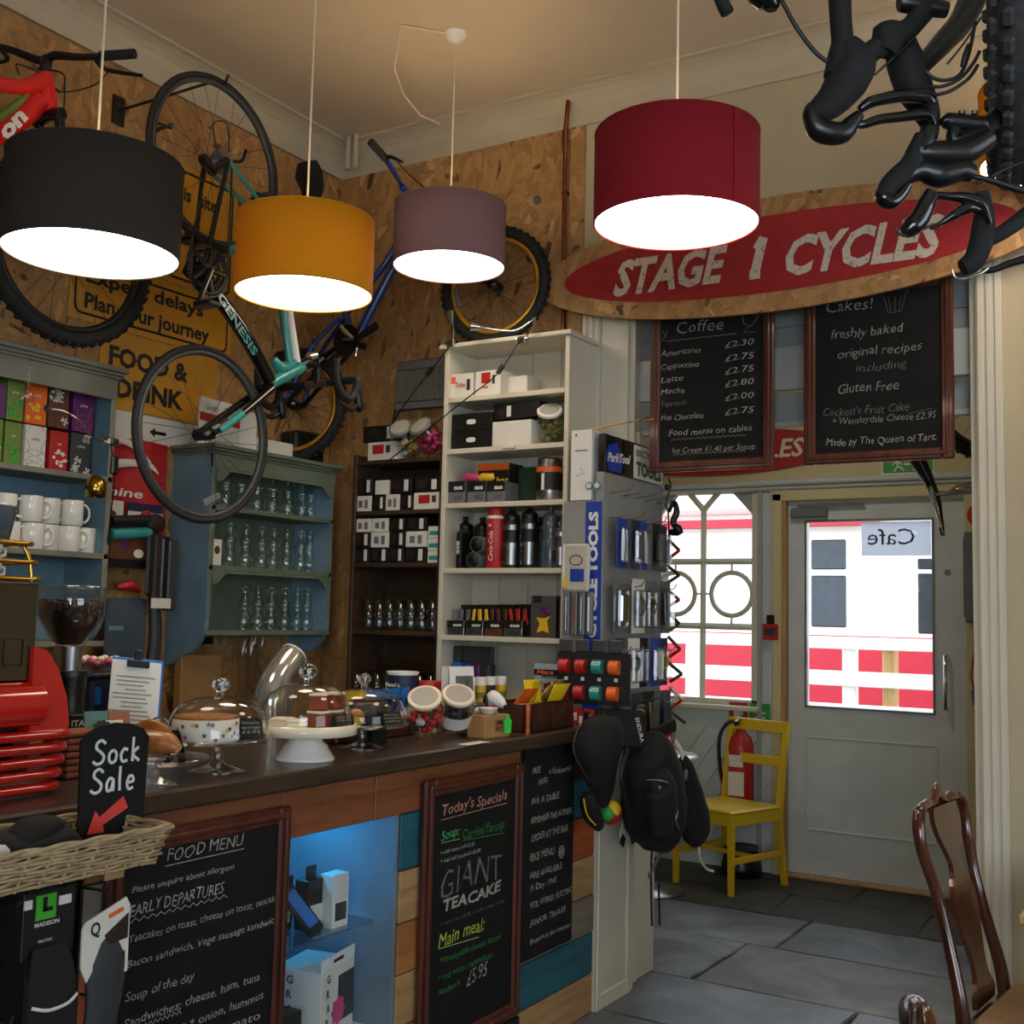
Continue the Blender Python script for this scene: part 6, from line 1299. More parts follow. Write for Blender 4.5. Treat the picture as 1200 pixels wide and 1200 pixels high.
# spotlight with brass head clipped to the left dresser
t = T('clip_lamp', 'brass headed clip lamp with curved chrome arm on the left dresser edge', 'lamp', on(112, 570, 0, -3.45), 0, 'clip lamps'); p = on(112, 572, 0, -3.42)
P('lamp_head', B().lathe([(.012, .045), (.03, .03), (.038, 0), (.034, -.03), (.03, -.032)], p, 20), t, 'brass', world=True); P('arm', B().stube([on(57, 479, 0, -3.40), on(75, 482, 0, -3.38), on(95, 495, 0, -3.38), on(108, 512, 0, -3.40), on(125, 518, 0, -3.45)], .004, 8), t, 'chrome', world=True)
P('clip', B().box(on(130, 518, 0, -3.46), (.04, .05, .03), .006), t, 'chrome', world=True); P('small_head', B().tube([on(54, 478, 0, -3.40), on(60, 480, 0, -3.40)], [.014, .008], 10), t, 'chrome', world=True); P('switch', B().box(on(134, 545, 0, -3.46), (.02, .03, .07), .006), t, 'black_plastic', world=True); P('flex', B().stube([on(130, 520, 0, -3.46), on(134, 560, 0, -3.46), on(130, 600, 0, -3.5), on(126, 640, 0, -3.55)], .003, 6), t, 'black', world=True)
S('lamp_drop_head', B().stube([on(36, 414, 0, -3.585), on(36, 425, 0, -3.5), on(34, 440, 0, -3.5), on(33, 452, 0, -3.5)], [.003, .002, .002, .004], 6).lathe([(.004, .05), (.02, .03), (.028, .0), (.02, -.012), (0, -.012)], on(31, 467, 0, -3.5), 14), 'small clear drop lamp hanging from the left dresser cornice', 'lamp', 'plastic_clear')
# ================================================================ tool display at the counter end
XT = -2.062
t = T('tool_display', 'grey pegboard tool display with blue side strip at the counter end', 'display', (-2.12, 4.3, 1.09))
P('pegboard', B().bb((XT-.035, 4.062, .95), (XT, 4.64, 2.08), .003), t, 'peg_grey' if 'peg_grey' in MATS else mat('peg_grey', '#8d8d88', .5), world=True)
P('end_panel', B().bb((-2.24, 4.062, 1.092), (XT-.036, 4.075, 1.965), .002), t, 'peg_grey', world=True)
P('blue_strip', B().bb((-2.135, 4.055, 1.10), (XT-.002, 4.0615, 1.96)), t, 'blue', world=True)
b = B(); text(b, 'CYCLE TOOLS', (XT-.018, 4.054, 1.42), (0, 0, 1), (-1, 0, 0), .038, w=.50, off=.05); P('vertical_lettering', b, t, 'white', world=True)
hd = P('header', B().bb((XT-.03, 4.07, 2.08), (XT+.004, 4.64, 2.235), .003), t, 'black_gloss', world=True)
b = B(); b.prism([(0, 0), (.11, 0), (.13, .06), (.07, .12), (-.01, .10), (-.03, .05)], (XT+.0045, 4.10, 2.09), (0, 1, 0), (0, 0, 1), .0008); P('blue_emblem', b, hd, 'blue', world=True)
b = B(); text(b, 'ParkTool', (XT+.006, 4.085, 2.125), (0, 1, .06), (0, 0, 1), .035, w=.20, off=.04, shear=.25); P('lettering', b, hd, 'white', world=True)
P('white_field', B().bb((XT+.004, 4.33, 2.085), (XT+.0055, 4.63, 2.225)), hd, 'white_card', world=True)
b = B(); text(b, 'BICYCLE', (XT+.0062, 4.35, 2.18), (0, 1, 0), (0, 0, 1), .028, w=.25, off=.02); text(b, 'TOOLS', (XT+.0062, 4.35, 2.10), (0, 1, 0), (0, 0, 1), .055, w=.26, off=.05); P('lettering', b, hd, 'grey_dark', world=True)
P('peg_hole_row', B(), t) if False else None
for z in (2.0, 1.9, 1.62, 1.36, 1.16):
    for k in range(5):
        y = 4.13+k*.11; P('peg_hook', B().tube([(XT, y, z), (XT+.09, y, z+.01), (XT+.10, y, z+.03)], .0028, 6), t, 'steel', world=True)
# items on the hooks
def blister(lab, y, z, w_, h, m_card, m_item, x=XT+.04, shape='box', grp='carded tools on the pegboard'):
    a = T('carded_tool', lab, 'tool', (x, y, z), FR+random.uniform(-6, 6), grp)
    P('card', B().bb((-w_/2, -.002, -h), (w_/2, 0, 0), .001), a, m_card)
    if shape == 'box': P('tool', B().box((0, -.014, -h*.55), (w_*.5, .022, h*.5), .006), a, m_item)
    elif shape == 'rod': P('tool', B().tube([(-w_*.1, -.012, -h*.2), (0, -.014, -h*.5), (w_*.1, -.012, -h*.85)], [.006, .009, .006], 8), a, m_item)
    else: P('tool', B().tube([(w_*.3*cos(k*pi/5), -.012, -h*.5+w_*.3*sin(k*pi/5)) for k in range(10)], .007, 6, closed=True), a, m_item)
    P('plastic_shell', B().bb((-w_*.45, -.028, -h*.9), (w_*.45, -.002, -h*.2), .008), a, 'plastic_clear'); return a
desc = {'navy': 'dark blue', 'blue': 'bright blue', 'black': 'black', 'white_card': 'white', 'grey_plastic': 'grey', 'grey_dark': 'charcoal', 'smoke_plastic': 'smoky'}
rws = [(1.90, 'first', [('blue', 'steel', 'rod'), ('navy', 'steel', 'box'), ('blue', 'white', 'rod'), ('black', 'dark_steel', 'box'), ('navy', 'smoke_plastic', 'box')], .085, .20),
       (1.66, 'second', [('grey_plastic', 'chrome', 'box'), ('white_card', 'steel', 'ring'), ('grey_plastic', 'chrome', 'ring'), ('black', 'dark_steel', 'rod')], .12, .22),
       (1.42, 'third', [('navy', 'steel', 'box'), ('white_card', 'grey_plastic', 'ring'), ('black', 'steel', 'rod'), ('blue', 'white', 'box'), ('navy', 'yellow', 'ring')], .095, .20),
       (1.20, 'fourth', [('navy', 'grey_plastic', 'box'), ('navy', 'white', 'box'), ('black', 'steel', 'rod'), ('smoke_plastic', 'navy', 'box')], .105, .22)]
for z, rn, L_, w_, h in rws:
    for k, (mc, mi_, sh_) in enumerate(L_):
        y = 4.14+k*(.41/(len(L_)-1)); blister('%s carded tool, %s from the left in the %s row of the pegboard' % (desc[mc], ordn[k] if k else 'first', rn), y, z-.0*k, w_, h, mc, mi_, XT+.045+.012*(k % 2), sh_)
# clips and packs on the end panel
a = T('cable_pack', 'clear pack with blue square and cable coil on the display end panel', 'pack', (-2.16, 4.04, 1.60), 0, 'packs on the display end panel'); P('bag', B().bb((-.05, -.02, 0), (.06, 0, .19), .008), a, 'plastic_milky' if 'plastic_milky' in MATS else mat('plastic_milky', '#b9b6a8', .4)); P('blue_square', B().bb((-.02, -.024, .04), (.04, -.02, .09)), a, 'blue'); P('coil', B().tube([(.005+.028*cos(k*pi/8), -.023, .125+.02*sin(k*pi/8)) for k in range(16)], .002, 5, closed=True), a, 'dark_steel'); P('yellow_tab', B().bb((-.048, -.024, .01), (-.035, -.02, .06)), a, 'yellow'); P('white_sleeve', B().bb((-.06, -.012, .02), (-.05, -.002, .19)), a, 'white')
for i in range(4):
    a = T('spanner_pack', 'slim clear tool pack, %s of four on the display end panel' % ('leftmost', 'second', 'third', 'rightmost')[i], 'pack', (-2.20+i*.034, 4.045, 1.43), 0, 'slim packs on the display end panel'); P('sleeve', B().bb((-.013, -.02, 0), (.013, 0, .17), .004), a, 'grey_plastic'); P('tool', B().tube([(0, -.023, .015), (0, -.023, .15)], .004, 6), a, ('steel', 'copper', 'steel', 'white')[i])
a = T('tape_card', 'black card of red, teal and orange bar tape rolls at the counter end', 'pack', (-2.06, 4.00, 1.155), 8); P('card', B().box((0, 0, .11), (.30, .006, .20), .004), a, 'black')
for i, m in enumerate(('red', 'red', 'teal', 'orange')):
    P('tape_roll', B().cyl((-.12+i*.068-.012, -.02, .155), (-.12+i*.068+.026, -.02, .155), .028, n=18), a, m); P('tape_roll', B().cyl((-.125+i*.068-.012, -.02, .055), (-.125+i*.068+.026, -.02, .055), .028, n=18), a, m); P('white_square', B().bb((-.118+i*.068, -.006, .10), (-.104+i*.068, -.004, .114)), a, 'white')
    P('card_header', B().box((-.115+i*.068, 0, .235), (.055, .012, .05), .004), a, 'grey_dark')
for i in range(3):
    a = T('red_packet', 'red carded patch kit, %s of three above the black cap bag' % ('left', 'middle', 'right')[i], 'packet', (-2.125+i*.028, 3.99-.008*i, 1.045+(.012 if i != 1 else .0)), 0, 'red patch kits'); P('card', B().box((0, 0, .045), (.045, .004, .095), .001, Mx.Rotation(R(-8+8*i), 3, 'Y')), a, 'red'); P('print', B().box((0, -.003, .06), (.022, .001, .03), 0, Mx.Rotation(R(-8+8*i), 3, 'Y')), a, 'white_card')
# white slim carton leaning on top of the end panel
p0, p1 = on(667, 578, 1, 4.06), on(697, 498, 1, 4.06)
a = T('slim_white_carton', 'tall slim white carton with line drawings on top of the tool display end', 'carton', (-2.155, 4.09, 1.967), 0)
P('carton', B().bb((-.055, -.03, 0), (.040, .055, .285), .002), a, 'white'); P('line_drawing', B().tube([(-.03, -.031, .10), (.01, -.031, .11), (-.01, -.031, .13)], .0012, 4), a, 'grey_plastic'); P('caption', B().bb((-.035, -.031, .20), (.02, -.0303, .204)).bb((-.035, -.031, .26), (-.028, -.0303, .27)), a, 'grey_dark')
a = T('long_hook', 'long thin metal hook resting on the slim white carton', 'hook', (-2.12, 4.1, 2.253)); P('rod', B().tube([(-.04, 0, .004), (.20, .0, .03), (.25, 0, .045), (.255, 0, .03), (.22, 0, .025)], .003, 6), a, 'brass')
a = T('toy_glasses', 'small green rimmed clip glasses hanging on the slim white carton', 'clip', (-2.09, 4.03, 1.99)); 
for s_ in (-1, 1): P('rim', B().cyl((s_*.018, -.004, .03), (s_*.018, .004, .03), .016, n=14), a, 'teal'); P('face', B().cyl((s_*.018, -.006, .03), (s_*.018, -.004, .03), .011, n=14), a, 'white_card')
# zig-zag chain of coloured links hanging at the outer edge
zz = [(783, 632), (796, 645), (782, 656), (782, 663), (796, 674), (781, 684), (781, 690), (796, 703), (782, 711), (782, 716), (796, 731), (783, 740), (783, 746), (797, 761), (784, 770), (784, 777), (799, 790), (785, 799), (785, 805), (800, 820), (787, 829), (787, 835), (803, 847)]
a = T('link_chain', 'zigzag of red and brown multi tools hanging in front of the porch window', 'chain', on(784, 632, 1, 4.66)); b = None
for i in range(len(zz)-1):
    if abs(zz[i][1]-zz[i+1][1]) < 8 and abs(zz[i][0]-zz[i+1][0]) < 5: continue
    P('link', B().tube([on(*zz[i], 1, 4.66), on(*zz[i+1], 1, 4.66)], [(.0075, .0075)]*2, 6, smooth=False), a, ('tag_dark', 'red_gloss', 'dark_steel')[i % 3] if i % 2 else ('brown', 'steel')[(i//2) % 2], world=True)
P('hanger', B().stube([on(783, 560, 1, 4.66), on(786, 572, 1, 4.66), on(780, 590, 1, 4.66), on(783, 600, 1, 4.66), on(784, 632, 1, 4.66)], .004, 6), a, 'dark_steel', world=True)
a = T('black_cage', 'black curved bottle cage hanging at the edge of the tool display', 'cage', on(790, 625, 1, 4.6)); P('cage_arm', B().stube([on(784, 600, 1, 4.6), on(790, 588, 1, 4.6), on(793, 600, 1, 4.6), on(789, 612, 1, 4.6), on(796, 622, 1, 4.6), on(784, 624, 1, 4.6)], [(.012, .006), (.012, .010), (.016, .014), (.02, .014), (.02, .02), (.012, .012)], 8), a, 'black_plastic', world=True); P('knob', B().sph(on(782, 571, 1, 4.6), .014), a, 'black_plastic', world=True)
# ================================================================ bags hanging from the display
def bag_tube(t, name, pts, m='black_matt', x=-1.96, n=20, k=5):
    return P(name, B().stube([on(p[0], p[1], 0, x+(p[4] if len(p) > 4 else 0)) for p in pts], [(p[2], p[3]) for p in pts], n, k=k, flat=(1, 0, 0)), t, m, world=True)
t = T('teardrop_cap', 'black teardrop shaped saddle cover bag hanging at the counter end', 'bag', on(702, 940, 0, -1.96))
bag_tube(t, 'shell', [(703, 838, .02, 0.028), (703, 846, .06, 0.090), (704, 860, .075, 0.118), (702, 880, .075, 0.120), (703, 900, .06, 0.092), (706, 920, .045, 0.062), (708, 936, .025, 0.039), (710, 942, .012, 0.017)], x=-1.94); P('hanging_loop', B().stube([on(700, 842, 0, -1.96), on(704, 828, 0, -2.0), on(708, 842, 0, -1.96)], .004, 6), t, 'black', world=True)
P('seam', B().stube([on(678, 852, 0, -1.875), on(672, 880, 0, -1.875), on(690, 915, 0, -1.89)], .003, 6), t, 'grey_dark', world=True)
t = T('striped_pouch', 'small dark pouch with pale piping hanging below the teardrop bag', 'bag', on(693, 965, 0, -1.96)); bag_tube(t, 'body', [(688, 930, .02, 0.017), (690, 940, .035, 0.031), (694, 955, .035, 0.034), (702, 968, .02, 0.022)]); P('piping', B().stube([on(684, 936, 0, -1.92), on(688, 955, 0, -1.92), on(698, 967, 0, -1.92)], .003, 6), t, 'yellow', world=True)
t = T('patterned_ball', 'red and yellow patterned ball shaped cap hanging under the black bag', 'cap', on(716, 962, 0, -1.95)); c_ = on(716, 952, 0, -1.94); P('red_shell', B().sph(c_, (.04, .05, .045), 16, 10), t, 'red', world=True); P('yellow_patch', B().sph(c_+V((.008, -.01, .012)), (.036, .032, .034), 14, 8), t, 'yellow', world=True); P('green_patch', B().sph(c_+V((.0, -.035, .0)), (.03, .02, .03), 12, 8), t, 'green', world=True)
t = T('price_tag', 'small white and black square tag hanging beside the white post', 'tag', on(728, 985, 0, -2.0), FR); P('clear_sleeve', B().box((.03, -.004, .03), (.09, .002, .08), 0, Mx.Rotation(R(35), 3, 'Y')), t, 'white_card'); P('dark_print', B().box((0, -.007, .0), (.04, .001, .04), 0, Mx.Rotation(R(35), 3, 'Y')), t, 'black')
t = T('rucksack', 'large black rucksack hanging from the display beside the post', 'bag', on(766, 1000, 0, -1.93))
bag_tube(t, 'body', [(757, 868, .03, 0.056), (760, 880, .08, 0.123), (764, 905, .11, 0.151), (766, 940, .13, 0.146), (768, 965, .12, 0.132), (769, 985, .09, 0.095), (768, 998, .04, 0.050)], x=-1.90)
bag_tube(t, 'front_pocket', [(772, 912, .02, 0.056), (775, 925, .05, 0.090), (776, 950, .05, 0.095), (776, 978, .03, 0.067)], x=-1.80)
P('zip', B().stube([on(758, 914, 0, -1.77), on(775, 915, 0, -1.765), on(787, 919, 0, -1.77)], .0025, 6), t, 'steel', world=True); P('logo_tab', B().sph(on(773, 923, 0, -1.745), (.004, .012, .006)), t, 'grey_plastic', world=True)
P('shoulder_strap', B().stube([on(735, 880, 0, -1.86), on(728, 910, 0, -1.84), on(735, 945, 0, -1.86), on(742, 985, 0, -1.88)], [(.008, .02)]*4, 6), t, 'black', world=True)
P('loop_strap', B().stube([on(786, 880, 0, -1.88), on(790, 868, 0, -1.92), on(792, 850, 0, -1.98)], [(.004, .012)]*3, 6), t, 'black', world=True)
for dx in (0, 9): P('hanging_strap', B().stube([on(764+dx, 995, 0, -1.92), on(763+dx, 1030, 0, -1.92), on(764+dx, 1085, 0, -1.92)], [(.003, .005)]*3, 6), t, 'black', world=True)
P('grey_webbing', B().stube([on(777, 996, 0, -1.9), on(768, 1012, 0, -1.9), on(760, 1028, 0, -1.9)], [(.002, .012)]*3, 6), t, 'grey_plastic', world=True)
P('reflective_piping', B().stube([on(794, 950, 0, -1.76), on(792, 962, 0, -1.76), on(796, 972, 0, -1.78)], .004, 6), t, 'steel', world=True)
t = T('narrow_bag', 'narrow black sling bag hanging nearest the yellow chair', 'bag', on(812, 985, 0, -1.98)); bag_tube(t, 'body', [(801, 886, .015, 0.011), (803, 900, .04, 0.039), (806, 925, .06, 0.067), (812, 955, .07, 0.087), (816, 975, .06, 0.084), (818, 986, .03, 0.050)], x=-2.0)
P('white_hook', B().stube([on(790, 868, 0, -2.0), on(798, 880, 0, -2.0), on(801, 890, 0, -2.0)], [(.006, .014)]*3, 6), t, 'white', world=True); P('cord', B().stube([on(819, 985, 0, -2.0), on(820, 1005, 0, -2.0), on(828, 1018, 0, -2.0), on(836, 1021, 0, -2.0)], .006, 6), t, 'white_card', world=True); P('badge', B().sph(on(804, 908, 0, -1.945), (.004, .018, .025)), t, 'grey_plastic', world=True)
t = T('red_label_card', 'black and red carded item with white label hanging above the rucksack', 'pack', on(777, 885, 0, -1.90), FR-10); P('card', B().box((0, 0, .04), (.14, .004, .09), .002, Mx.Rotation(R(-12), 3, 'Y')), t, 'red'); P('label', B().box((.02, -.003, .03), (.07, .001, .07), 0, Mx.Rotation(R(-12), 3, 'Y')), t, 'white_card'); P('black_top', B().box((0, -.002, .10), (.16, .02, .05), .004, Mx.Rotation(R(-12), 3, 'Y')), t, 'black')
t = T('teal_label_pack', 'small packs with teal and white labels above the rucksack', 'pack', on(745, 872, 0, -2.0), FR); P('pack', B().bb((-.08, -.02, 0), (.03, 0, .055), .004), t, 'black'); P('teal_label', B().bb((-.07, -.022, .008), (-.01, -.02, .05)), t, 'teal'); P('white_label', B().bb((.0, -.022, .03), (.03, -.02, .055)), t, 'white_card')
t = T('black_pouch', 'flat black saddle pouch with red button and white lettering under the tape rolls', 'pouch', (-2.0, 4.02, 1.0), 25); P('body', B().bb((-.10, -.02, 0), (.14, .02, .15), .015), t, 'black_matt'); P('red_button', B().bb((.0, -.024, .105), (.035, -.02, .12), .004), t, 'orange')
b = B(); text(b, 'ENDURA', (.10, -.0205, .12), (.25, 0, -1), (1, 0, .25), .014, w=.09); P('lettering', b, t, 'white')
# ================================================================ porch furniture
def yellow_chair():
    t = T('yellow_chair', 'yellow painted wooden chair with a two rail back beside the porch table', 'chair', (-2.42, 6.41, 0), -18.6); w_, d = .20, .215
    P('seat', B().bb((-w_-.015, -d-.02, .432), (w_+.015, d+.005, .452), .006), t, 'yellow_chair')
    for s_ in (-1, 1):
        P('leg', B().tube([(s_*w_, -d, 0), (s_*w_, -d, .43)], [(.018, .018), (.024, .024)], 4, smooth=False, flat=(1, 1, 0)), t, 'yellow_chair')
        P('leg', B().tube([(s_*w_, d+.05, 0), (s_*w_, d, .30), (s_*w_, d, .45), (s_*w_, d+.03, .7), (s_*w_, d+.075, .92)], [(.022, .022)]*5, 4, smooth=False, flat=(1, 1, 0)), t, 'yellow_chair')
        P('side_stretcher', B().bb((s_*w_-.009, -d, .165), (s_*w_+.009, d+.02, .20), .002), t, 'yellow_chair'); P('seat_rail', B().bb((s_*w_-.011, -d, .37), (s_*w_+.011, d, .432), .002), t, 'yellow_chair')
    P('seat_rail', B().bb((-w_, -d-.011, .37), (w_, -d+.011, .432), .002), t, 'yellow_chair'); P('seat_rail', B().bb((-w_, d-.011, .37), (w_, d+.011, .432), .002), t, 'yellow_chair'); P('cross_stretcher', B().bb((-w_, -.01, .172), (w_, .01, .195), .002), t, 'yellow_chair')
    P('top_rail', B().box((0, d+.068, .885), (2*w_, .018, .07), .004, Mx.Rotation(R(-11), 3, 'X')), t, 'yellow_chair'); P('back_slat', B().box((0, d+.032, .69), (2*w_, .016, .055), .004, Mx.Rotation(R(-9), 3, 'X')), t, 'yellow_chair')
yellow_chair()
t = T('round_table', 'small round white pedestal table behind the hanging bags', 'table', (-2.72, 5.98, 0)); P('top', B().lathe([(0, .73), (.26, .735), (.27, .742), (.265, .752), (0, .754)], n=40), t, 'white_gloss'); P('pedestal', B().cyl((0, 0, .02), (0, 0, .735), .025, n=14), t, 'steel'); P('foot', B().lathe([(0, .0), (.2, .0), (.19, .012), (.03, .03), (0, .03)], n=30), t, 'steel')
t = T('fire_extinguisher', 'red fire extinguisher with white label on the porch wall behind the yellow chair', 'extinguisher', (-2.47, YP-.10, .34)); b = B(); b.lathe([(0, 0), (.07, 0), (.08, .015), (.08, .40), (.065, .46), (.03, .49), (.025, .51)], n=24); P('cylinder', b, t, 'red'); P('label', B().bb((-.05, -.083, .12), (.05, -.078, .26)), t, 'white_card'); P('label', B().bb((-.045, -.0832, .29), (.045, -.078, .36)), t, 'white_card')
P('valve', B().cyl((0, 0, .51), (0, 0, .56), .018).box((0, -.03, .565), (.025, .12, .018), .004, Mx.Rotation(R(15), 3, 'X')).box((0, -.04, .54), (.02, .11, .014), .004), t, 'black_plastic'); P('hose', B().stube([(0, 0, .53), (-.06, -.03, .55), (-.12, -.04, .45), (-.12, -.02, .25), (-.09, -.0, .12)], .011, 8), t, 'black', ); P('wall_bracket', B().bb((-.03, .06, .2), (.03, .10, .3)), t, 'steel')
t = T('extinguisher_stand', 'low black stand of a second extinguisher under the yellow chair', 'stand', (-2.44, YP-.16, 0)); P('base', B().lathe([(0, 0), (.12, 0), (.12, .05), (.10, .14), (.09, .16), (0, .16)], n=24), t, 'black_plastic'); P('rim', B().lathe([(.09, .16), (.1, .17), (.1, .15)], n=24), t, 'grey_dark')
t = T('safety_notice', 'red and green safety notices on the porch wall above the extinguisher', 'sign', (-2.45, YP-.002, .78)); P('red_plate', B().bb((-.13, -.004, .10), (-.01, 0, .22)), t, 'red'); P('green_plate', B().bb((0, -.004, .10), (.13, 0, .22)), t, 'green'); P('lower_plate', B().bb((-.13, -.004, -.06), (.13, 0, .09)), t, 'red'); P('white_symbols', B().bb((-.10, -.0055, .13), (-.04, -.004, .2)).bb((.03, -.0055, .13), (.10, -.004, .14)).bb((.03, -.0055, .16), (.10, -.004, .17)).bb((-.1, -.0055, -.03), (.0, -.004, .06)), t, 'white_card')
# ================================================================ right hand chairs and table
def splat_chair():
    t = T('splat_back_chair', 'dark polished wooden chair with a vase shaped back splat beside the white column', 'chair', (-.36, 3.49, 0), 84)
    prof = [(.200, .27, 0), (.200, .235, .2), (.200, .215, .44), (.195, .225, .52), (.178, .26, .66), (.180, .29, .78), (.205, .315, .88), (.207, .325, .94), (.188, .330, .985), (.150, .332, 1.0)]
    for s_ in (-1, 1): P('leg', B().stube([(s_*p[0], p[1], p[2]) for p in prof[:3]], [(.018, .02), (.02, .02), (.02, .02)], 10), t, 'chair_wood'); P('back_post', B().stube([(s_*p[0], p[1], p[2]) for p in prof[2:]], [(.020, .017), (.019, .017), (.017, .015), (.016, .014), (.017, .014), (.018, .014), (.018, .014), (.014, .012)], 12), t, 'chair_wood'); P('leg', B().stube([(s_*.21, -.20, 0), (s_*.215, -.215, .2), (s_*.21, -.20, .42)], [.016, .02, .026], 10), t, 'chair_wood')
    b = B(); b.stube([(-.17, .33, .995), (-.10, .334, 1.0), (-.06, .338, .985), (0, .34, 1.025), (.06, .338, .985), (.10, .334, 1.0), (.17, .33, .995)], [(.012, .012), (.012, .016), (.012, .018), (.012, .026), (.012, .018), (.012, .016), (.012, .012)], 12); P('top_rail', b, t, 'chair_wood')
    half = [(.085, .46), (.09, .49), (.055, .54), (.06, .60), (.095, .70), (.088, .76), (.05, .81), (.055, .85), (.10, .91), (.115, .955), (.10, .99)]
    def by(z): return .218+.11*max(0, (z-.5)/.5)**1.0
    L_ = []; 
    sm_, _ = smooth_path([(h[0], 0, h[1]) for h in half], None, 3); F_ = [(p.x, p.z) for p in sm_]; vv = []; ff = []
    for (hw, z) in F_:
        for x, o in ((-hw, -.007), (hw, -.007), (hw, .007), (-hw, .007)): vv.append((x, by(z)+o, z))
    for i in range(len(F_)-1):
        for j in range(4): ff.append((4*i+j, 4*i+(j+1) % 4, 4*i+4+(j+1) % 4, 4*i+4+j))
    b = B().add(vv, ff); P('splat', b, t, 'chair_wood')
    P('seat_frame', B().bb((-.225, -.225, .40), (.225, .225, .45), .008), t, 'chair_wood'); P('seat_pad', B().bb((-.205, -.215, .448), (.205, .19, .478), .012), t, mat('seat_fabric', '#8a6a48', .9, sc_=80, bump=.2)); return t
sc1 = splat_chair()
sc2 = dup(sc1, (.01, 1.60, 0), 110, 'second dark wooden chair, only its polished back corner showing at the bottom edge'); sc1['group'] = sc2['group'] = 'splat back dining chairs'
t = T('cafe_table', 'pale topped wooden table whose corner shows at the right edge', 'table', (.28, 3.0, 0)); P('top', B().bb((-.75, -.36, .725), (.75, .36, .75), .004), t, 'pale_pine')
t.location = on(1194, 1072, 2, .75)+V((.75, .36, -.75)); 
for x in (-.66, .68):
    for y in (-.30, .30): P('leg', B().bb((x-.025, y-.025, 0), (x+.025, y+.025, .725), .004), t, 'pale_pine')
P('apron', B().bb((-.66, -.31, .65), (.68, -.29, .725)).bb((-.66, .29, .65), (.68, .31, .725)), t, 'pale_pine')
t = T('yellow_green_sign', 'yellow green sign with dark border on the wall right of the column', 'sign', (-.36, YB-.002, 2.61)); P('plate', B().bb((-.17, -.006, 0), (.17, 0, .26), .002), t, 'lime_sign' if 'lime_sign' in MATS else mat('lime_sign', '#b8a832', .5)); P('border', B().tube([(-.14, -.008, .03), (.14, -.008, .03), (.14, -.008, .23), (-.14, -.008, .23)], [(.001, .008)]*4, 6, closed=True, flat=(0, 1, 0)), t, 'grey_dark')
# ================================================================ on the worktop
WZ = 1.09
def top(px, py): return on(px, py, 2, WZ)
m_glass('dome_glass', (.97, .98, .97), 1.3, .045)
def dome(t, c, r, h, z, kr=.022):
    prof = [(r, 0), (r*.99, h*.25), (r*.93, h*.52), (r*.78, h*.78), (r*.5, h*.95), (r*.2, h), (.012, h*1.01)]
    p_, _ = smooth_path([(a, 0, b) for a, b in prof], None, 3)
    g_ = P('glass_dome', B().lathe([(q.x, z+q.z) for q in p_], c, 40), t, 'dome_glass')
    P('rim', B().tube([(r*cos(a*pi/20), r*sin(a*pi/20), z+.003) for a in range(40)], .0035, 6, closed=True), t, 'dome_glass')
    P('glass_knob', B().lathe([(.009, h+z), (.009, h+z+.012)], c, 14).sph((0, 0, z+h+.012+kr*.8), (kr, kr, kr*.85), 16, 10), t, 'solid_glass'); return g_
def m_solid():
    m = mat('solid_glass', '#e8ece8', .03, trans=1.0); m.node_tree.nodes['Principled BSDF'].inputs['IOR'].default_value = 1.45
m_solid()
def glass_stand(t, r, zp, fr=.075):
    P('plate', B().lathe([(0, zp), (r*.95, zp), (r, zp+.006), (r*.99, zp+.010), (r*.93, zp+.004), (0, zp+.004)], n=40), t, 'plastic_clear')
    P('stem', B().lathe([(.022, zp), (.012, zp-.015), (.014, zp*.45), (.02, .02), (fr*.7, .008), (fr, .001), (0, .0)], n=28), t, 'plastic_clear')
# 1: star wrapped cake under a glass dome
p = top(254, 904); t = T('domed_cake_stand', 'glass domed stand holding a cake wrapped in a star patterned band', 'cake stand', p)
glass_stand(t, .135, .075); dome(t, (0, 0, 0), .128, .105, .083)
cake = T('star_cake', 'white cake band printed with coloured stars under the left glass dome', 'cake', p+V((-.01, -.035, .080)))
P('cake_body', B().lathe([(0, 0), (.080, 0), (.082, .004), (.082, .055), (0, .058)], n=32), cake, 'white_card'); P('crumb_top', B().lathe([(0, .058), (.081, .056), (.080, .062), (.05, .064), (0, .063)], n=24), cake, mat('crumb', '#a8703c', .9, var=.35, sc_=60, bump=.8))
rg = random.Random(5)
for i in range(44):
    a = i*2.399; z = .008+.04*rg.random(); c = V((.0828*cos(a), .0828*sin(a), z)); tn = V((-sin(a), cos(a), 0)); rr = .008
    pts = [c+tn*((rr if k % 2 == 0 else rr*.45)*sin(k*pi/5))+UZ*((rr if k % 2 == 0 else rr*.45)*cos(k*pi/5))+V((cos(a), sin(a), 0))*.0006 for k in range(10)]
    P('star_print', B().add(pts, [tuple(range(10))]), cake, ('navy', 'grey_plastic', 'red', 'teal', 'yellow', 'pink')[i % 6])
def tent_card(lab, p, rz, w_=.07, h=.05, lines=(), group='black tent cards among the cakes', tl=22):
    t = T('tent_card', lab, 'card', p, rz, group)
    for s_ in (-1, 1): P('leaf', B().box((0, s_*h*.5*sin(R(tl)), h*.5*cos(R(tl))), (w_, .003, h), .0005, Mx.Rotation(R(tl)*s_, 3, 'X')), t, 'chalkboard')
    if lines:
        b = B(); n_ = V((0, -1, .0)); uz = V((0, sin(R(tl)), cos(R(tl)))) 
        for i, s_ in enumerate(lines): text(b, s_, V((-w_*.42, -h*sin(R(tl))-.0025, 0))+uz*(h*(.72-.22*i)), (1, 0, 0), uz, h*.13, w=w_*.8)
        P('chalk_writing', b, t, 'chalk')
    return t
tent_card('black tent card with cake name under the left dome at its right side', p+V((.035, .075, .080)), 62, .06, .055, ('Victoria', 'sponge', '£2.95'))
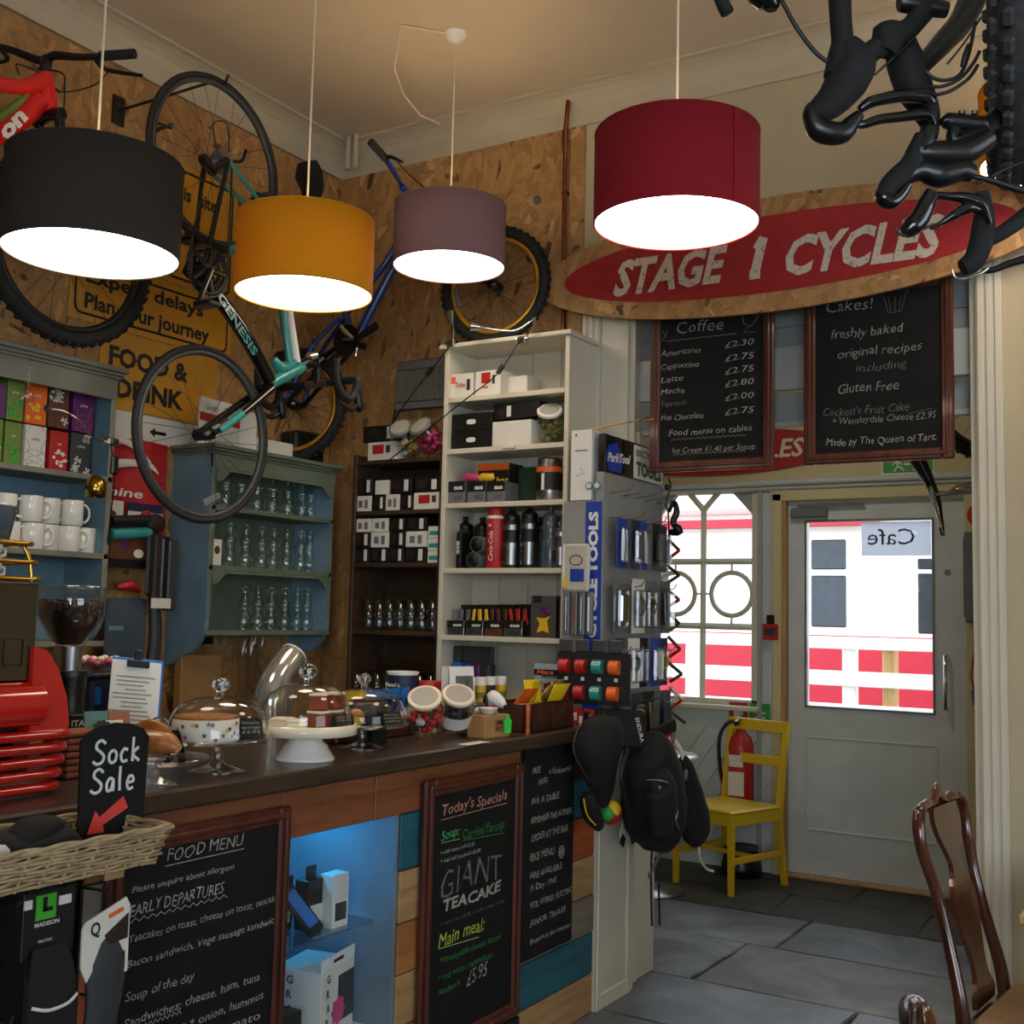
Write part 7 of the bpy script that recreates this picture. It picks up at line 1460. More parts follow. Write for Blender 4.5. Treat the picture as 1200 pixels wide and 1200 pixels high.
# 0: pastry stand with side-on tent card
p0_ = top(180, 920); t = T('pastry_stand', 'low glass cake stand with a pastry left of the domed cake', 'cake stand', p0_); glass_stand(t, .125, .055, .06)
pa = T('pastry', 'large golden brown wrapped pastry on the low glass stand', 'pastry', p0_+V((.0, -.02, .059)), 20)
P('crust', B().stube([(-.07, 0, .025), (-.04, .0, .035), (0, 0, .042), (.045, .0, .04), (.075, 0, .028)], [(.012, .018), (.026, .034), (.030, .042), (.026, .034), (.010, .014)], 14, flat=(0, 0, 1)), pa, mat('pastry', '#c07a3a', .35, var=.25, sc_=18, bump=.5, coat=.3, c2='#8a4a1c')); P('glaze_ridge', B().stube([(-.045, -.0, .052), (0, 0, .066), (.045, 0, .058)], [(.006, .02), (.008, .03), (.006, .018)], 10), pa, 'pastry')
tent_card('black tent card seen side on at the right of the low glass stand', p0_+V((-.045, .10, .059)), 8, .02, .062, tl=26)
# 2: white ceramic stand, dome, traybake slices
p = top(357, 890); t = T('white_cake_stand', 'white ceramic cake stand with a big glass dome over brown and red slices', 'cake stand', p)
P('plate', B().lathe([(0, .078), (.13, .078), (.137, .070), (.142, .072), (.141, .10), (.134, .100), (.132, .090), (0, .088)], n=44), t, 'cream_gloss'); P('foot', B().lathe([(.055, .078), (.05, .06), (.048, .05), (.062, .04), (.064, .032), (.078, .012), (.083, .004), (.082, 0), (0, 0)], n=36), t, 'white_gloss')
dome(t, (0, 0, 0), .126, .117, .092, .026)
sponge = mat('sponge', '#8a3a1c', .85, var=.3, sc_=50, bump=.5); mat('icing', '#eadfc4', .5)
for i, (dx, dy, dz, m) in enumerate(((.03, .02, 0, 'sponge'), (.03, .075, 0, 'sponge'), (.02, .03, .048, 'sponge'), (.02, .085, .048, 'sponge'), (-.04, -.05, 0, 'icing'), (.02, -.06, 0, 'icing'))):
    a = T('cake_slice', ('front left red brown cake slice', 'front right red brown cake slice by the card', 'upper left red brown slice', 'upper right red brown slice', 'pale flat cake slice at the back', 'pale flat cake slice at the left front')[i]+' under the middle dome', 'cake', p+V((dx, dy, .089+dz)), 15*i % 40, 'cake slices under the middle dome')
    hgt = .038 if i < 4 else .02; P('sponge_layer', B().bb((-.026, -.026, 0), (.026, .026, hgt), .004), a, m); P('icing_layer', B().bb((-.027, -.027, hgt), (.027, .027, hgt+.007), .003), a, 'icing')
tent_card('black tent card reading carrot cake under the middle dome', p+V((.085, .055, .089)), 78, .065, .04, ('CARROT', 'CAKE'))
# 3: glass stand, dark cake
p = top(424, 877); t = T('glass_cake_stand', 'glass stand and dome holding a dark chocolate cake, right of the white stand', 'cake stand', p); glass_stand(t, .14, .068, .08); dome(t, (0, 0, 0), .130, .103, .076, .021)
a = T('chocolate_cake', 'dark chocolate cake under the right glass dome', 'cake', p+V((-.01, .03, .073))); P('cake_body', B().lathe([(0, 0), (.07, 0), (.073, .05), (.06, .066), (0, .07)], n=24), a, mat('chocolate', '#2a160c', .4, var=.3, sc_=30, bump=.4)); P('topping', B().lathe([(.04, .068), (.045, .075), (.0, .078)], n=18), a, 'brown')
a = T('yellow_muffin', 'yellow wrapped muffin under the right glass dome', 'cake', p+V((.03, -.075, .073))); P('case', B().lathe([(0, 0), (.018, 0), (.026, .03)], n=16), a, 'yellow'); P('crown', B().sph((0, 0, .035), (.028, .028, .018)), a, 'pastry')
tent_card('black tent card with yellow writing under the right glass dome', p+V((.088, .02, .073)), 74, .07, .045, ('chocolate', 'brownie', 'cake'))
S('black_price_block', B().bb(top(438, 872)+V((-.03, -.02, 0)), top(438, 872)+V((.01, .06, .045)), .004), 'small black sign block behind the foot of the right glass stand', 'sign', 'chalkboard')
# jars lying tilted
def rz_to_cam(p): return math.degrees(math.atan2(-p.x, -(-p.y))) if False else math.degrees(math.atan2(p.x, p.y))*-1
pj = top(500, 866); jar('lolly_jar', 'glass jar with beige lid tipped forward, filled with red wrapped sweets', pj, .062, .135, 38, 28, ('red', 'white_card', 'grey_dark', 'red'), .5, 'lid_rim' if 'lid_rim' in MATS else 'cream_gloss', 42)
pj = top(538, 862)+V((-.02, -.01, 0)); jar('lolly_jar', 'glass jar with white lid and paper label tipped forward beside the sweet jar', pj, .062, .135, 36, 46, ('grey_dark', 'grey_plastic', 'black'), .5, 'cream_gloss', 30, label='white_card')
# kraft tray with bowl and green tag
t = T('kraft_box', 'kraft card box with black square print and green tag on the worktop', 'box', top(575, 866)+V((-.04, .055, 0)), 82); P('carton', B().bb((-.065, -.035, 0), (.065, .045, .075), .002), t, 'kraft'); b = B()
for i in range(2):
    for j in range(3): b.bb((-.01+j*.0, -.0362, 0), (-.01, -.0362, 0)) if False else None
text(b, 'OPM', (-.012, -.0362, .042), (1, 0, 0), (0, 0, 1), .016, w=.035, off=.03); text(b, 'NCO', (-.012, -.0362, .022), (1, 0, 0), (0, 0, 1), .016, w=.035, off=.03); P('lettering', b, t, 'black')
P('green_tag', B().prism([(-.018, 0), (.018, 0), (.018, .03), (.022, .04), (.012, .048), (.008, .06), (-.008, .06), (-.012, .048), (-.022, .04), (-.018, .03)], (.045, -.042, .012), (1, 0, 0), (0, 0, 1), .001), t, mat('neon_green', '#35d24a', .5))
t = T('white_bowl', 'small white round bowl on top of the kraft box', 'bowl', top(575, 866)+V((-.045, .05, .076))); P('bowl', B().lathe([(0, .002), (.025, .002), (.034, .02), (.036, .022), (.032, .02), (.022, .006), (0, .006)], n=24), t, 'white_gloss'); P('foot_ring', B().lathe([(.018, .0), (.02, .004)], n=20), t, 'white_gloss')
# copper trough with snack packs
c0_ = top(628, 862); t = T('copper_trough', 'hammered copper planter trough full of yellow snack packs at the counter end', 'trough', V((-2.145, 3.69, WZ)), 90); w_ = .34; P('body', B().bb((-w_/2, -.075, 0), (w_/2, -.072, .10), .001).bb((-w_/2, .072, 0), (w_/2, .075, .10), .001).bb((-w_/2, -.075, 0), (-w_/2+.003, .075, .10), .001).bb((w_/2-.003, -.075, 0), (w_/2, .075, .10), .001).bb((-w_/2, -.075, 0), (w_/2, .075, .004)), t, 'copper_old')
P('rim', B().tube([(-w_/2, -.075, .10), (w_/2, -.075, .10), (w_/2, .075, .10), (-w_/2, .075, .10)], .004, 8, closed=True), t, 'copper'); P('corner_edge', B().cyl((-w_/2+.015, -.066, 0), (-w_/2+.015, -.066, .10), .02, n=20), t, 'copper'); P('handle', B().stube([(w_/2+.0, -.03, .09), (w_/2+.03, -.02, .08), (w_/2+.03, .02, .08), (w_/2, .03, .09)], .005, 8), t, 'copper')
def packet(name, lab, loc, rz, m, w_=.09, h=.11, tilt=20, m2=None, grp=None):
    t = T(name, lab, 'packet', loc, rz, grp); M = Mx.Rotation(R(tilt), 3, 'X'); rows_ = []
    for i in range(7):
        v = i/6; th = .016*sin(pi*v)**.6; rows_.append([M @ V((w_*(-.5+u/8)+random.uniform(-.002, .002), (-th*sin(pi*u/8)), h*v)) for u in range(9)]+[M @ V((w_*(.5-u/8), th*sin(pi*u/8), h*v)) for u in range(1, 8)])
    P('foil', B().grid(rows_, closed=True), t, m)
    if m2: P('print', B().box(M @ V((0, -.019, h*.5)), (w_*.5, .002, h*.3), 0, M), t, m2)
    return t
GY = 'yellow snack packs in the copper trough'
foilm = mat('gold_foil', '#c8a860', .25, .7, var=.2, sc_=30, bump=.4); mat('yellow_foil', '#e8c81a', .3, .1, var=.1, coat=.3)
for i, (dy, dx, m, tl, lab) in enumerate(((-.13, -.02, 'orange', 40, 'orange snack bag at the left end of the trough'), (-.07, .0, 'yellow_foil', 20, 'yellow snack bag second in the trough'), (-.02, .02, 'yellow_foil', -10, 'tall yellow snack bag in the middle of the trough'), (.05, -.02, 'gold_foil', 35, 'gold foil snack bag lying on the trough rim'), (.10, .02, 'yellow_foil', 30, 'yellow and gold snack bag toward the right of the trough'), (.15, .0, 'gold_foil', 15, 'gold foil snack bag at the right end of the trough'))):
    packet('snack_bag', lab, V((-2.145+dx, 3.69+dy*.85, WZ+.06)), 90+random.uniform(-15, 15), m, .10, .12, tl, 'black' if m == 'gold_foil' else 'lime' if False else None, GY)
# picture card in frame, bucket, toy dog
t = T('photo_card', 'white framed photo card standing among the counter goods', 'card', V((-2.24, 3.36, WZ+.06)), 66); P('card', B().box((0, 0, .085), (.10, .004, .17), .001, Mx.Rotation(R(-8), 3, 'X')), t, 'white'); P('photo', B().box((.008, -.004, .075), (.07, .002, .125), 0, Mx.Rotation(R(-8), 3, 'X')), t, mat('photo', '#5f655c', .5, var=.7, sc_=40)); P('second_leaf', B().box((-.062, .012, .085), (.05, .003, .17), .001, Mx.Rotation(R(25), 3, 'Z')), t, 'white_card')
t = T('grey_bucket', 'small grey metal bucket holding the photo card', 'bucket', V((-2.22, 3.38, WZ))); P('bucket', B().lathe([(0, .001), (.035, .001), (.05, .10), (.047, .10), (.033, .006), (0, .006)], n=22), t, 'steel'); P('rim', B().tube([(.05*cos(a*pi/12), .05*sin(a*pi/12), .10) for a in range(24)], .003, 6, closed=True), t, 'steel')
t = T('toy_dog', 'small white toy dog with a black nose and red collar beside the copper trough', 'toy', V((-2.20, 3.49, WZ+.0)), 60); P('body', B().lathe([(0, 0), (.025, .0), (.028, .03), (.02, .08), (.012, .10)], n=16), t, 'white'); P('head', B().stube([(.0, .01, .10), (.0, -.01, .12), (.015, -.035, .105), (.022, -.055, .092)], [(.018, .02), (.024, .026), (.018, .02), (.009, .01)], 12), t, 'white'); P('nose', B().sph((.023, -.060, .090), .008), t, 'black'); P('ear', B().sph((-.026, .0, .105), (.008, .014, .026)), t, 'black'); P('collar', B().tube([(.016*cos(a*pi/6), .016*sin(a*pi/6)-.0, .09) for a in range(12)], .005, 6, closed=True), t, 'pink')
# spice jars
for i in range(5):
    t = T('spice_jar', 'small white lidded jar with yellow label, %s from the left behind the photo card' % (ordn[i] if i else 'first'), 'jar', V((-2.36+.012*i, 3.52+i*.052, WZ+.11 if False else WZ+.095)), 0, 'spice jars on the box'); P('body', B().cyl((0, 0, 0), (0, 0, .055), .021, n=16), t, 'yellow' if i % 2 == 0 else 'glass'); P('lid', B().cyl((0, 0, .055), (0, 0, .085), .022, n=16), t, 'white'); P('label', B().lathe([(.0215, .008), (.0215, .03)], n=16), t, 'grey_dark' if i % 2 else 'lime')
S('jar_riser', B().bb((-2.40, 3.48, WZ+.001), (-2.28, 3.76, WZ+.094), .003), 'brown card box carrying the spice jars', 'box', 'kraft')
for i in range(4):
    t = T('flapjack', 'dark wrapped green topped bar, %s on the pile in front of the spice jars' % (ordn[i] if i else 'first'), 'packet', V((-2.235, 3.52+.035*i, WZ+.04+.02*(i % 2))), 30*i, 'green topped bars'); P('wrap', B().stube([(-.03, 0, 0), (0, 0, .006), (.03, 0, 0)], [(.004, .016), (.012, .02), (.004, .016)], 8), t, ('lime', 'brown', 'green', 'gold_foil')[i]); P('band', B().box((0, 0, .008), (.02, .036, .018), .004), t, 'black')
S('bar_tray', B().bb((-2.28, 3.50, WZ+.001), (-2.19, 3.66, WZ+.035), .004), 'low dark tray under the green topped bars', 'tray', 'grey_dark')
# tins
t = T('blue_white_tin', 'white tin with dark blue band and lettering behind the tipped jars', 'tin', V((-2.44, 3.28, WZ))); P('body', B().cyl((0, 0, 0), (0, 0, .20), .055, n=28), t, 'white_gloss'); P('blue_band', B().lathe([(.0555, .14), (.0555, .195)], n=28), t, 'navy'); P('rim', B().cyl((0, 0, .2), (0, 0, .206), .057, n=28), t, 'white'); b = B(); text(b, 'Need a', (-.03, -.056, .155), (1, 0, 0), (0, 0, 1), .015, w=.06, off=.02); P('lettering', b, t, 'white'); 
t = T('red_yellow_tin', 'cream and yellow tin with a red top band behind the photo card', 'tin', V((-2.36, 3.34, WZ))); P('body', B().cyl((0, 0, 0), (0, 0, .165), .045, n=28), t, mat('pale_yellow', '#e2c878', .35)); P('red_band', B().lathe([(.0455, .135), (.0455, .17), (.04, .175), (0, .175)], n=28), t, 'red'); P('stripe', B().lathe([(.0456, .03), (.0456, .05)], n=28), t, 'orange')
GB = 'blue snack packets in the tray behind the jars'
for i in range(4): packet('blue_packet', 'bright blue snack packet, %s from the left behind the tipped jars' % (ordn[i] if i else 'first'), V((-2.38, 3.03+.055*i, WZ+.075)), 80+8*i, 'bright_blue', .07, .085, 12, 'navy', GB)
for i in range(4): packet('yellow_packet', 'yellow peanut packet, %s from the left behind the right glass dome' % (ordn[i] if i else 'first'), V((-2.40, 2.86+.045*i, WZ+.06)), 78+10*i, 'yellow_foil', .075, .10, 10, 'brown' if i != 3 else 'blue', 'yellow snack packets behind the glass dome')
S('snack_tray', B().bb((-2.46, 2.80, WZ+.001), (-2.33, 3.24, WZ+.058), .004), 'reddish wooden tray holding the yellow and blue packets', 'tray', 'mahogany')
S('paper_slip', B().bb(top(545, 872)+V((-.01, -.03, .0005)), top(545, 872)+V((.03, .10, .0015))), 'white paper slip lying at the worktop edge by the jars', 'paper', 'white')
# ---- coffee machine
t = T('coffee_machine', 'glossy red espresso machine with mirror panel and finned back on the counter', 'coffee machine', (-2.40, 1.25, WZ))
P('body', B().bb((-2.62, .82, WZ+.04), (-2.205, 1.60, WZ+.455), .02), t, 'black_plastic', world=True)
P('mirror_panel', B().bb((-2.20, .80, 1.335), (-2.192, 1.612, 1.545), .003), t, mat('mirror_steel', '#6a6254', .05, 1), world=True)
P('red_band', B().stube([(-2.20, .80, 1.285), (-2.20, 1.3, 1.285), (-2.20, 1.625, 1.285)], [(.05, .045)]*3, 18, flat=(0, 0, 1)), t, 'red_gloss', world=True)
fin = [(1.60, 1.41), (1.635, 1.40), (1.665, 1.36), (1.69, 1.30), (1.70, 1.24), (1.695, 1.215), (1.60, 1.21)]
P('end_fin', B().prism([(a-1.6, b_-1.2) for a, b_ in fin], (-2.235, 1.6, 1.2), (0, 1, 0), (0, 0, 1), .055), t, 'red_gloss', world=True)
for i in range(5):
    z = 1.218-.028*i; P('fin_slat', B().stube([(-2.185, .80, z), (-2.185, 1.4, z), (-2.185, 1.66-.004*i, z), (-2.20, 1.70-.006*i, z)], [(.011, .016), (.011, .016), (.012, .018), (.012, .012)], 12, flat=(0, 0, 1)), t, 'red_gloss', world=True)
P('grille_back', B().bb((-2.215, .80, 1.09+.03), (-2.205, 1.62, 1.22)), t, 'steel', world=True)
for i in range(2): P('outline_mark', B().tube([(-2.191, 1.47+i*.065+dy, 1.40+dz) for dy, dz in ((0, -.03), (0, .025), (.045, .025), (.045, -.03))], .0015, 4, closed=bool(i)), t, 'black', world=True)
for y in (1.0, 1.56): P('foot', B().cyl((-2.25, y, WZ), (-2.25, y, WZ+.04), .022, n=14), t, 'chrome', world=True)
for i, z in enumerate((1.555, 1.592, 1.632)):
    P('cup_rail', B().stube([(-2.21, .82, z), (-2.21, 1.3, z), (-2.21, 1.605-.012*i, z), (-2.25, 1.615-.012*i, z), (-2.5, 1.615-.012*i, z)], .0055, 8), t, 'brass', world=True)
P('rail_post', B().stube([(-2.21, 1.605, 1.55), (-2.215, 1.60, 1.60), (-2.23, 1.585, 1.64)], .005, 8), t, 'brass', world=True)
P('top_tray', B().bb((-2.6, .82, 1.543), (-2.21, 1.60, 1.55), .002), t, 'steel', world=True)
t = T('dark_cup', 'large dark grey cup upside down on the stack over the coffee machine', 'cup', (-2.28, 1.54, 1.637)); P('body', B().lathe([(.035, 0), (.044, .004), (.058, .075), (.056, .078), (0, .078)], n=26), t, 'smoke_plastic'); P('base_ring', B().lathe([(.03, 0), (.034, -.003), (.035, 0)], n=20), t, 'white_gloss')
for i, z in enumerate((1.551, 1.593)):
    t = T('white_cup', ('lower white cup in the stack behind the brass rails', 'upper white cup in the stack behind the brass rails')[i], 'cup', (-2.28, 1.525, z), 0, 'stacked cups'); P('body', B().lathe([(.03, .0), (.04, .01), (.045, .038), (.043, .040), (.028, .006), (0, .004)], n=26), t, 'white_gloss'); P('handle', B().tube([(0, .042, .032), (0, .06, .028), (0, .06, .015), (0, .038, .008)], .004, 6), t, 'white_gloss')
t = T('black_jug', 'black tapered jug beside the cups on the coffee machine', 'jug', (-2.40, 1.60, 1.551)); P('body', B().lathe([(0, 0), (.030, 0), (.026, .07), (.018, .095), (0, .10)], n=22), t, 'black_plastic'); P('lid_knob', B().sph((0, 0, .102), .008), t, 'black_plastic')
# ---- grinder
g0 = V((-2.66, 2.06, WZ)); t = T('coffee_grinder', 'coffee grinder with a clear hopper of beans behind the red machine', 'grinder', g0)
P('base', B().stube([(0, 0, .0), (0, 0, .05), (0, 0, .16), (0, 0, .22)], [(.07, .06), (.055, .05), (.05, .045), (.055, .05)], 20, flat=(1, 0, 0)), t, 'black_plastic'); P('logo_plate', B().bb((.045, -.03, .04), (.062, .03, .12), .002), t, 'black'); b = B(); text(b, 'ITAL', (.0635, -.028, .09), (0, 1, 0), (0, 0, 1), .016, w=.055, off=.02); P('lettering', b, t, 'white_card')
P('coffee_bean_emblem', B().sph((.062, .0, .055), (.003, .012, .015)), t, 'cream_gloss'); P('collar', B().cyl((0, 0, .22), (0, 0, .235), .06, n=24), t, 'black_plastic'); P('neck', B().lathe([(.034, .235), (.036, .30)], n=24), t, 'steel')
P('hopper', B().lathe([(.036, .30), (.045, .31), (.085, .38), (.088, .455), (.086, .458)], n=32), t, 'plastic_clear'); P('hopper_lid', B().lathe([(.088, .456), (.088, .462), (.03, .468), (0, .468)], n=32), t, 'plastic_clear')
bm = B(); rg = random.Random(2); bm.lathe([(0, .305), (.036, .305), (.05, .33), (.078, .375), (.081, .418), (.05, .424), (0, .424)], n=28)
for i in range(260): a = rg.random()*6.28; q = .076*rg.random()**.5; bm.sph((q*cos(a), q*sin(a), .424), (.006, .0045, .004), 6, 4)
for i in range(260): a = rg.random()*6.28; z = rg.uniform(.385, .42); bm.sph((.0805*cos(a), .0805*sin(a), z), (.0045, .0045, .006), 6, 4)
P('coffee_beans', bm, t, mat('coffee_bean', '#2a140a', .45, var=.3, sc_=60), kind='stuff')
# pink sweets dish
d0 = on(112, 778, 0, -2.75); t = T('pink_sweets_bowl', 'shallow glass bowl of pink wrapped sweets in front of the clipboard', 'bowl', V((-2.78, 2.26, WZ+.22))); P('bowl', B().lathe([(0, 0), (.03, .002), (.075, .02), (.09, .03)], n=28), t, 'plastic_clear'); 
for i in range(26): a = i*2.4; q = .075*((i+.5)/26)**.5; P('sweet', B().sph((q*cos(a), q*sin(a), .026+.006*(i % 3)), (.013, .011, .009), 8, 5), t, ('red', 'pink', 'cream_gloss')[i % 3] if i % 3 else 'mauve_sweet' if 'mauve_sweet' in MATS else mat('mauve_sweet', '#a85a5a', .4))
t2 = T('tall_caddy', 'tall dark blue caddy carrying the bowl of pink sweets', 'caddy', V((-2.78, 2.26, WZ))); P('body', B().bb((-.05, -.06, 0), (.05, .06, .205), .01), t2, 'navy'); P('lid', B().bb((-.052, -.062, .206), (.052, .062, .219), .004), t2, 'grey_dark'); P('blue_label', B().bb((.0505, -.05, .13), (.052, -.03, .18)), t2, 'bright_blue')
# leaflet and clipboard
t = T('green_leaflet', 'square leaflet with green and orange shapes and a black splash leaning behind the sock sign', 'leaflet', V((-2.40, 1.99, WZ)), 72)
ML = Mx.Rotation(R(-14), 3, 'X')
P('sheet', B().box((0, 0, .072), (.115, .003, .15), 0, ML), t, 'teal_pale' if 'teal_pale' in MATS else mat('teal_pale', '#5f8a7c', .6, var=.15)); P('brown_field', B().box((.03, -.0025, .085), (.055, .002, .12), 0, ML), t, mat('rust', '#a2603a', .6)); P('cream_arc', B().box((.012, -.0045, .10), (.05, .002, .045), .01, ML), t, 'cream_gloss')
P('black_splash', B().prism([((.027 if k % 2 else .022)*cos(k*pi/11), (.027 if k % 2 else .022)*sin(k*pi/11)) for k in range(22)], (-.018, -.010, .10), (1, 0, 0), (0, .24, .97), .001), t, 'black'); b = B(); text(b, 'ROAST', (-.034, -.013, .098), (1, 0, 0), (0, .24, .97), .008, w=.032, off=.02); P('lettering', b, t, 'white')
t = T('clipboard', 'clipboard with a printed sheet and black bulldog clip leaning at the back of the worktop', 'clipboard', V((-2.62, 2.255, WZ)), 74); MC = Mx.Rotation(R(-9), 3, 'X') @ Mx.Rotation(R(6), 3, 'Y')
P('board', B().box((.006, .004, .13), (.155, .004, .27), .002, MC), t, 'bright_blue'); P('sheet', B().box((0, -.002, .127), (.148, .003, .262), 0, MC), t, 'white'); b = B()
for i in range(16): b.box(MC @ V((-.01*(i % 3), -.0042, .20-.0*i))*0+V((0, -.002, .127))+MC @ V((-.008*(i % 3), -.0022, .085-.012*i)), (.115-.018*(i % 4), .0006, .003), 0, MC)
P('printed_lines', b, t, 'dresser_grey', kind='stuff'); P('bulldog_clip', B().box(V((0, -.002, .127))+MC @ V((0, -.008, .122)), (.065, .012, .02), .002, MC).box(V((0, -.002, .127))+MC @ V((0, -.005, .145)), (.022, .006, .035), .002, MC), t, 'black_plastic')
t = T('glass_ring', 'clear curved glass handle in front of the clipboard', 'handle', V((-2.45, 2.17, WZ))); P('ring', B().stube([(0, -.02, 0), (0, -.01, .09), (0, .04, .11), (0, .07, .07), (0, .07, 0)], .006, 10), t, 'solid_glass'); P('foot', B().lathe([(0, 0), (.05, 0), (.05, .004), (0, .006)], (0, .025, 0), 20), t, 'plastic_clear')
# wooden knife block look: brick pattern box behind the sock sign
t = T('wicker_box', 'small reddish woven box between the coffee machine and the sock sign', 'box', V((-2.36, 1.86, WZ)), 90)
for i in range(7): P('woven_row', B().bb((-.05, -.04, .002+i*.016), (.05, .04, .015+i*.016), .004), t, mat('woven', '#8a4528', .7, var=.3, sc_=60) if i == 0 else 'woven')
# paper bag and clear sleeves on the wall
t = T('paper_bag', 'brown kraft paper carrier bag hanging on the board wall by a black clip', 'bag', on(225, 850, 0, -3.74), 90); P('bag', B().bb((-.12, -.05, 0), (.11, -.005, .30), .004), t, 'kraft'); P('fold_line', B().bb((-.115, -.052, .16), (.105, -.05, .163)), t, 'pale_plank')
for x in (-.045, .055): P('handle', B().stube([(x-.02, -.03, .30), (x-.02, -.03, .36), (x+.0, -.03, .375), (x+.02, -.03, .36), (x+.02, -.03, .30)], [(.006, .003)]*5, 6), t, 'kraft')
P('black_clip', B().bb((-.05, -.045, .345), (.06, -.015, .375), .004), t, 'black_plastic')
t = T('clear_sleeves', 'crumpled clear plastic sleeves hanging on the wall left of the bent clear tube', 'sleeves', on(285, 835, 0, -3.72), 90); rows_ = []
for i in range(8): v = i/7; rows_.append([V(((-.5+u/6)*(.10+.16*(1-v)**1.5)+.02*sin(7*v), -.02-.03*sin(u*2.1+v*3)*.6, .40*v)) for u in range(7)])
P('sleeve', B().grid(rows_), t, 'plastic_clear'); P('front_sleeve', B().grid([[q+V((.02, -.03, 0)) for q in row] for row in rows_]), t, 'plastic_clear')
t = T('bent_clear_tube', 'clear plastic bottle shaped tube bending to the right on the worktop back', 'tube', V((-2.70, 2.93, WZ)), 90)
P('tube', B().stube([(-.02, 0, 0), (-.03, 0, .10), (-.01, 0, .17), (.04, 0, .23), (.075, 0, .26)], [.062, .062, .055, .05, .046], 22, caps=False), t, mat('silver_plastic', '#b9b7b0', .12, .75, var=.1)); P('inner_cup', B().cyl((.02, 0, .0), (.0, 0, .17), .045, .04, n=20, caps=False), t, 'silver_plastic'); P('rim', B().tube([V((.075, 0, .26))+V((.046*cos(a*pi/10)*.65, .046*sin(a*pi/10), -.046*cos(a*pi/10)*.75)) for a in range(20)], .003, 6, closed=True), t, 'white_gloss')
# ================================================================ basket, sock sign, socks
XB = -1.76; y0, y1 = .86, 1.625; xb0, xb1 = -1.99, XB; zb0, zb1 = 1.004, 1.074
t = T('wicker_basket', 'shallow natural wicker basket hung on the sock rack at the counter front', 'basket', ((xb0+xb1)/2, (y0+y1)/2, zb0))
mat('wicker', '#b49d78', .6, c2='#8a7452', sc_=30, bump=.3)
def ringpt(s_, inset, z):     # s_ along perimeter 0..1
    X0, X1, Y0, Y1 = xb0+inset, xb1-inset, y0+inset, y1-inset; per = [(X1, Y0), (X1, Y1), (X0, Y1), (X0, Y0)]; L_ = [Y1-Y0, X1-X0, Y1-Y0, X1-X0]; d = s_*sum(L_)
    for k in range(4):
        if d <= L_[k] or k == 3:
            f_ = d/L_[k]; a, c = per[k], per[(k+1) % 4]; return V((a[0]+(c[0]-a[0])*f_, a[1]+(c[1]-a[1])*f_, z))
        d -= L_[k]
NS = 40
for r_ in range(9):
    z = zb0+.003+r_*.0073; ins = .018*(1-r_/8); pts = []
    for i in range(NS*3):
        s_ = i/(NS*3); p = ringpt(s_, ins, z); off_ = .0038*math.cos(pi*i/3.0+pi*r_); cc = V(((xb0+xb1)/2, (y0+y1)/2, z)); d = (p-cc); d = V((1 if abs(p.x-(xb1-ins)) < .002 else -1 if abs(p.x-(xb0+ins)) < .002 else 0, 1 if abs(p.y-(y1-ins)) < .002 else -1 if abs(p.y-(y0+ins)) < .002 else 0, 0)); pts.append(p+d*off_+UZ*(.0012*sin(i*.9+r_)))
    P('weaver', B().tube(pts, .0036, 5, closed=True), t, 'wicker', world=True)
for i in range(NS):
    a = ringpt(i/NS, .018, zb0); c = ringpt(i/NS, 0, zb1-.006); P('stake', B().tube([a, c], .0034, 5), t, 'wicker', world=True)
for k_ in range(2): P('rim', B().tube([ringpt(i/160, -.002, zb1)+V((.003*cos(i*.5+k_*pi), .003*cos(i*.5+k_*pi), .003*sin(i*.5+k_*pi))) for i in range(160)], .0045, 6, closed=True), t, 'wicker', world=True)
P('bottom', B().bb((xb0+.02, y0+.02, zb0), (xb1-.02, y1-.02, zb0+.004)), t, 'wicker', world=True)
t = T('sock_sign', 'black arched chalkboard reading Sock Sale with a red arrow standing in the basket', 'chalkboard', (-1.90, 1.592, 1.02), 90-6)
sg = [(-.072, 0), (.072, 0), (.078, .215), (.062, .232), (.035, .243), (0, .247), (-.035, .243), (-.062, .232), (-.078, .215)]
P('board', B().prism(sg, (0, .0, 0), (1, 0, 0), (0, 0, 1), .006), t, 'chalkboard')
def pen(b, pts, r_=.0042, y=-.0078): b.stube([(p[0], y, p[1]) for p in pts], [(.001, r_)]*len(pts), 6, k=4, flat=(0, 1, 0)); return b
SW = {'S': [[(.9, .85), (.6, 1), (.25, .9), (.2, .68), (.55, .5), (.8, .3), (.65, .06), (.25, .0), (-.05, .14)]], 'o': [[(.5, .55), (.15, .42), (.1, .15), (.4, 0), (.75, .12), (.8, .4), (.5, .55)]], 'c': [[(.75, .5), (.4, .56), (.1, .3), (.3, .02), (.75, .06)]],
      'k': [[(.15, 1.05), (.12, .5), (.1, 0)], [(.7, .6), (.15, .3), (.8, .0)]], 'a': [[(.7, .5), (.35, .56), (.08, .3), (.2, .03), (.55, .1), (.72, .5), (.74, .0)]], 'l': [[(.3, 1.05), (.25, .5), (.3, .0)]], 'e': [[(.1, .3), (.7, .34), (.6, .55), (.3, .56), (.08, .3), (.25, .02), (.7, .08)]]}
def hand(b, s_, x, z, h, wd):
    cx_ = x
    for ch, w2 in zip(s_, wd):
        for ln in SW[ch]: pen(b, [(cx_+p[0]*w2*h, z+p[1]*h) for p in ln], h*.075)
        cx_ += w2*h*1.05+h*.06
b = B(); hand(b, 'Sock', -.050, .168, .046, (.62, .5, .5, .5)); hand(b, 'Sale', -.052, .112, .046, (.62, .5, .35, .5)); P('hand_lettering', b, t, 'chalk_bright' if 'chalk_bright' in MATS else mat('chalk_bright', '#d4d6d2', .9))
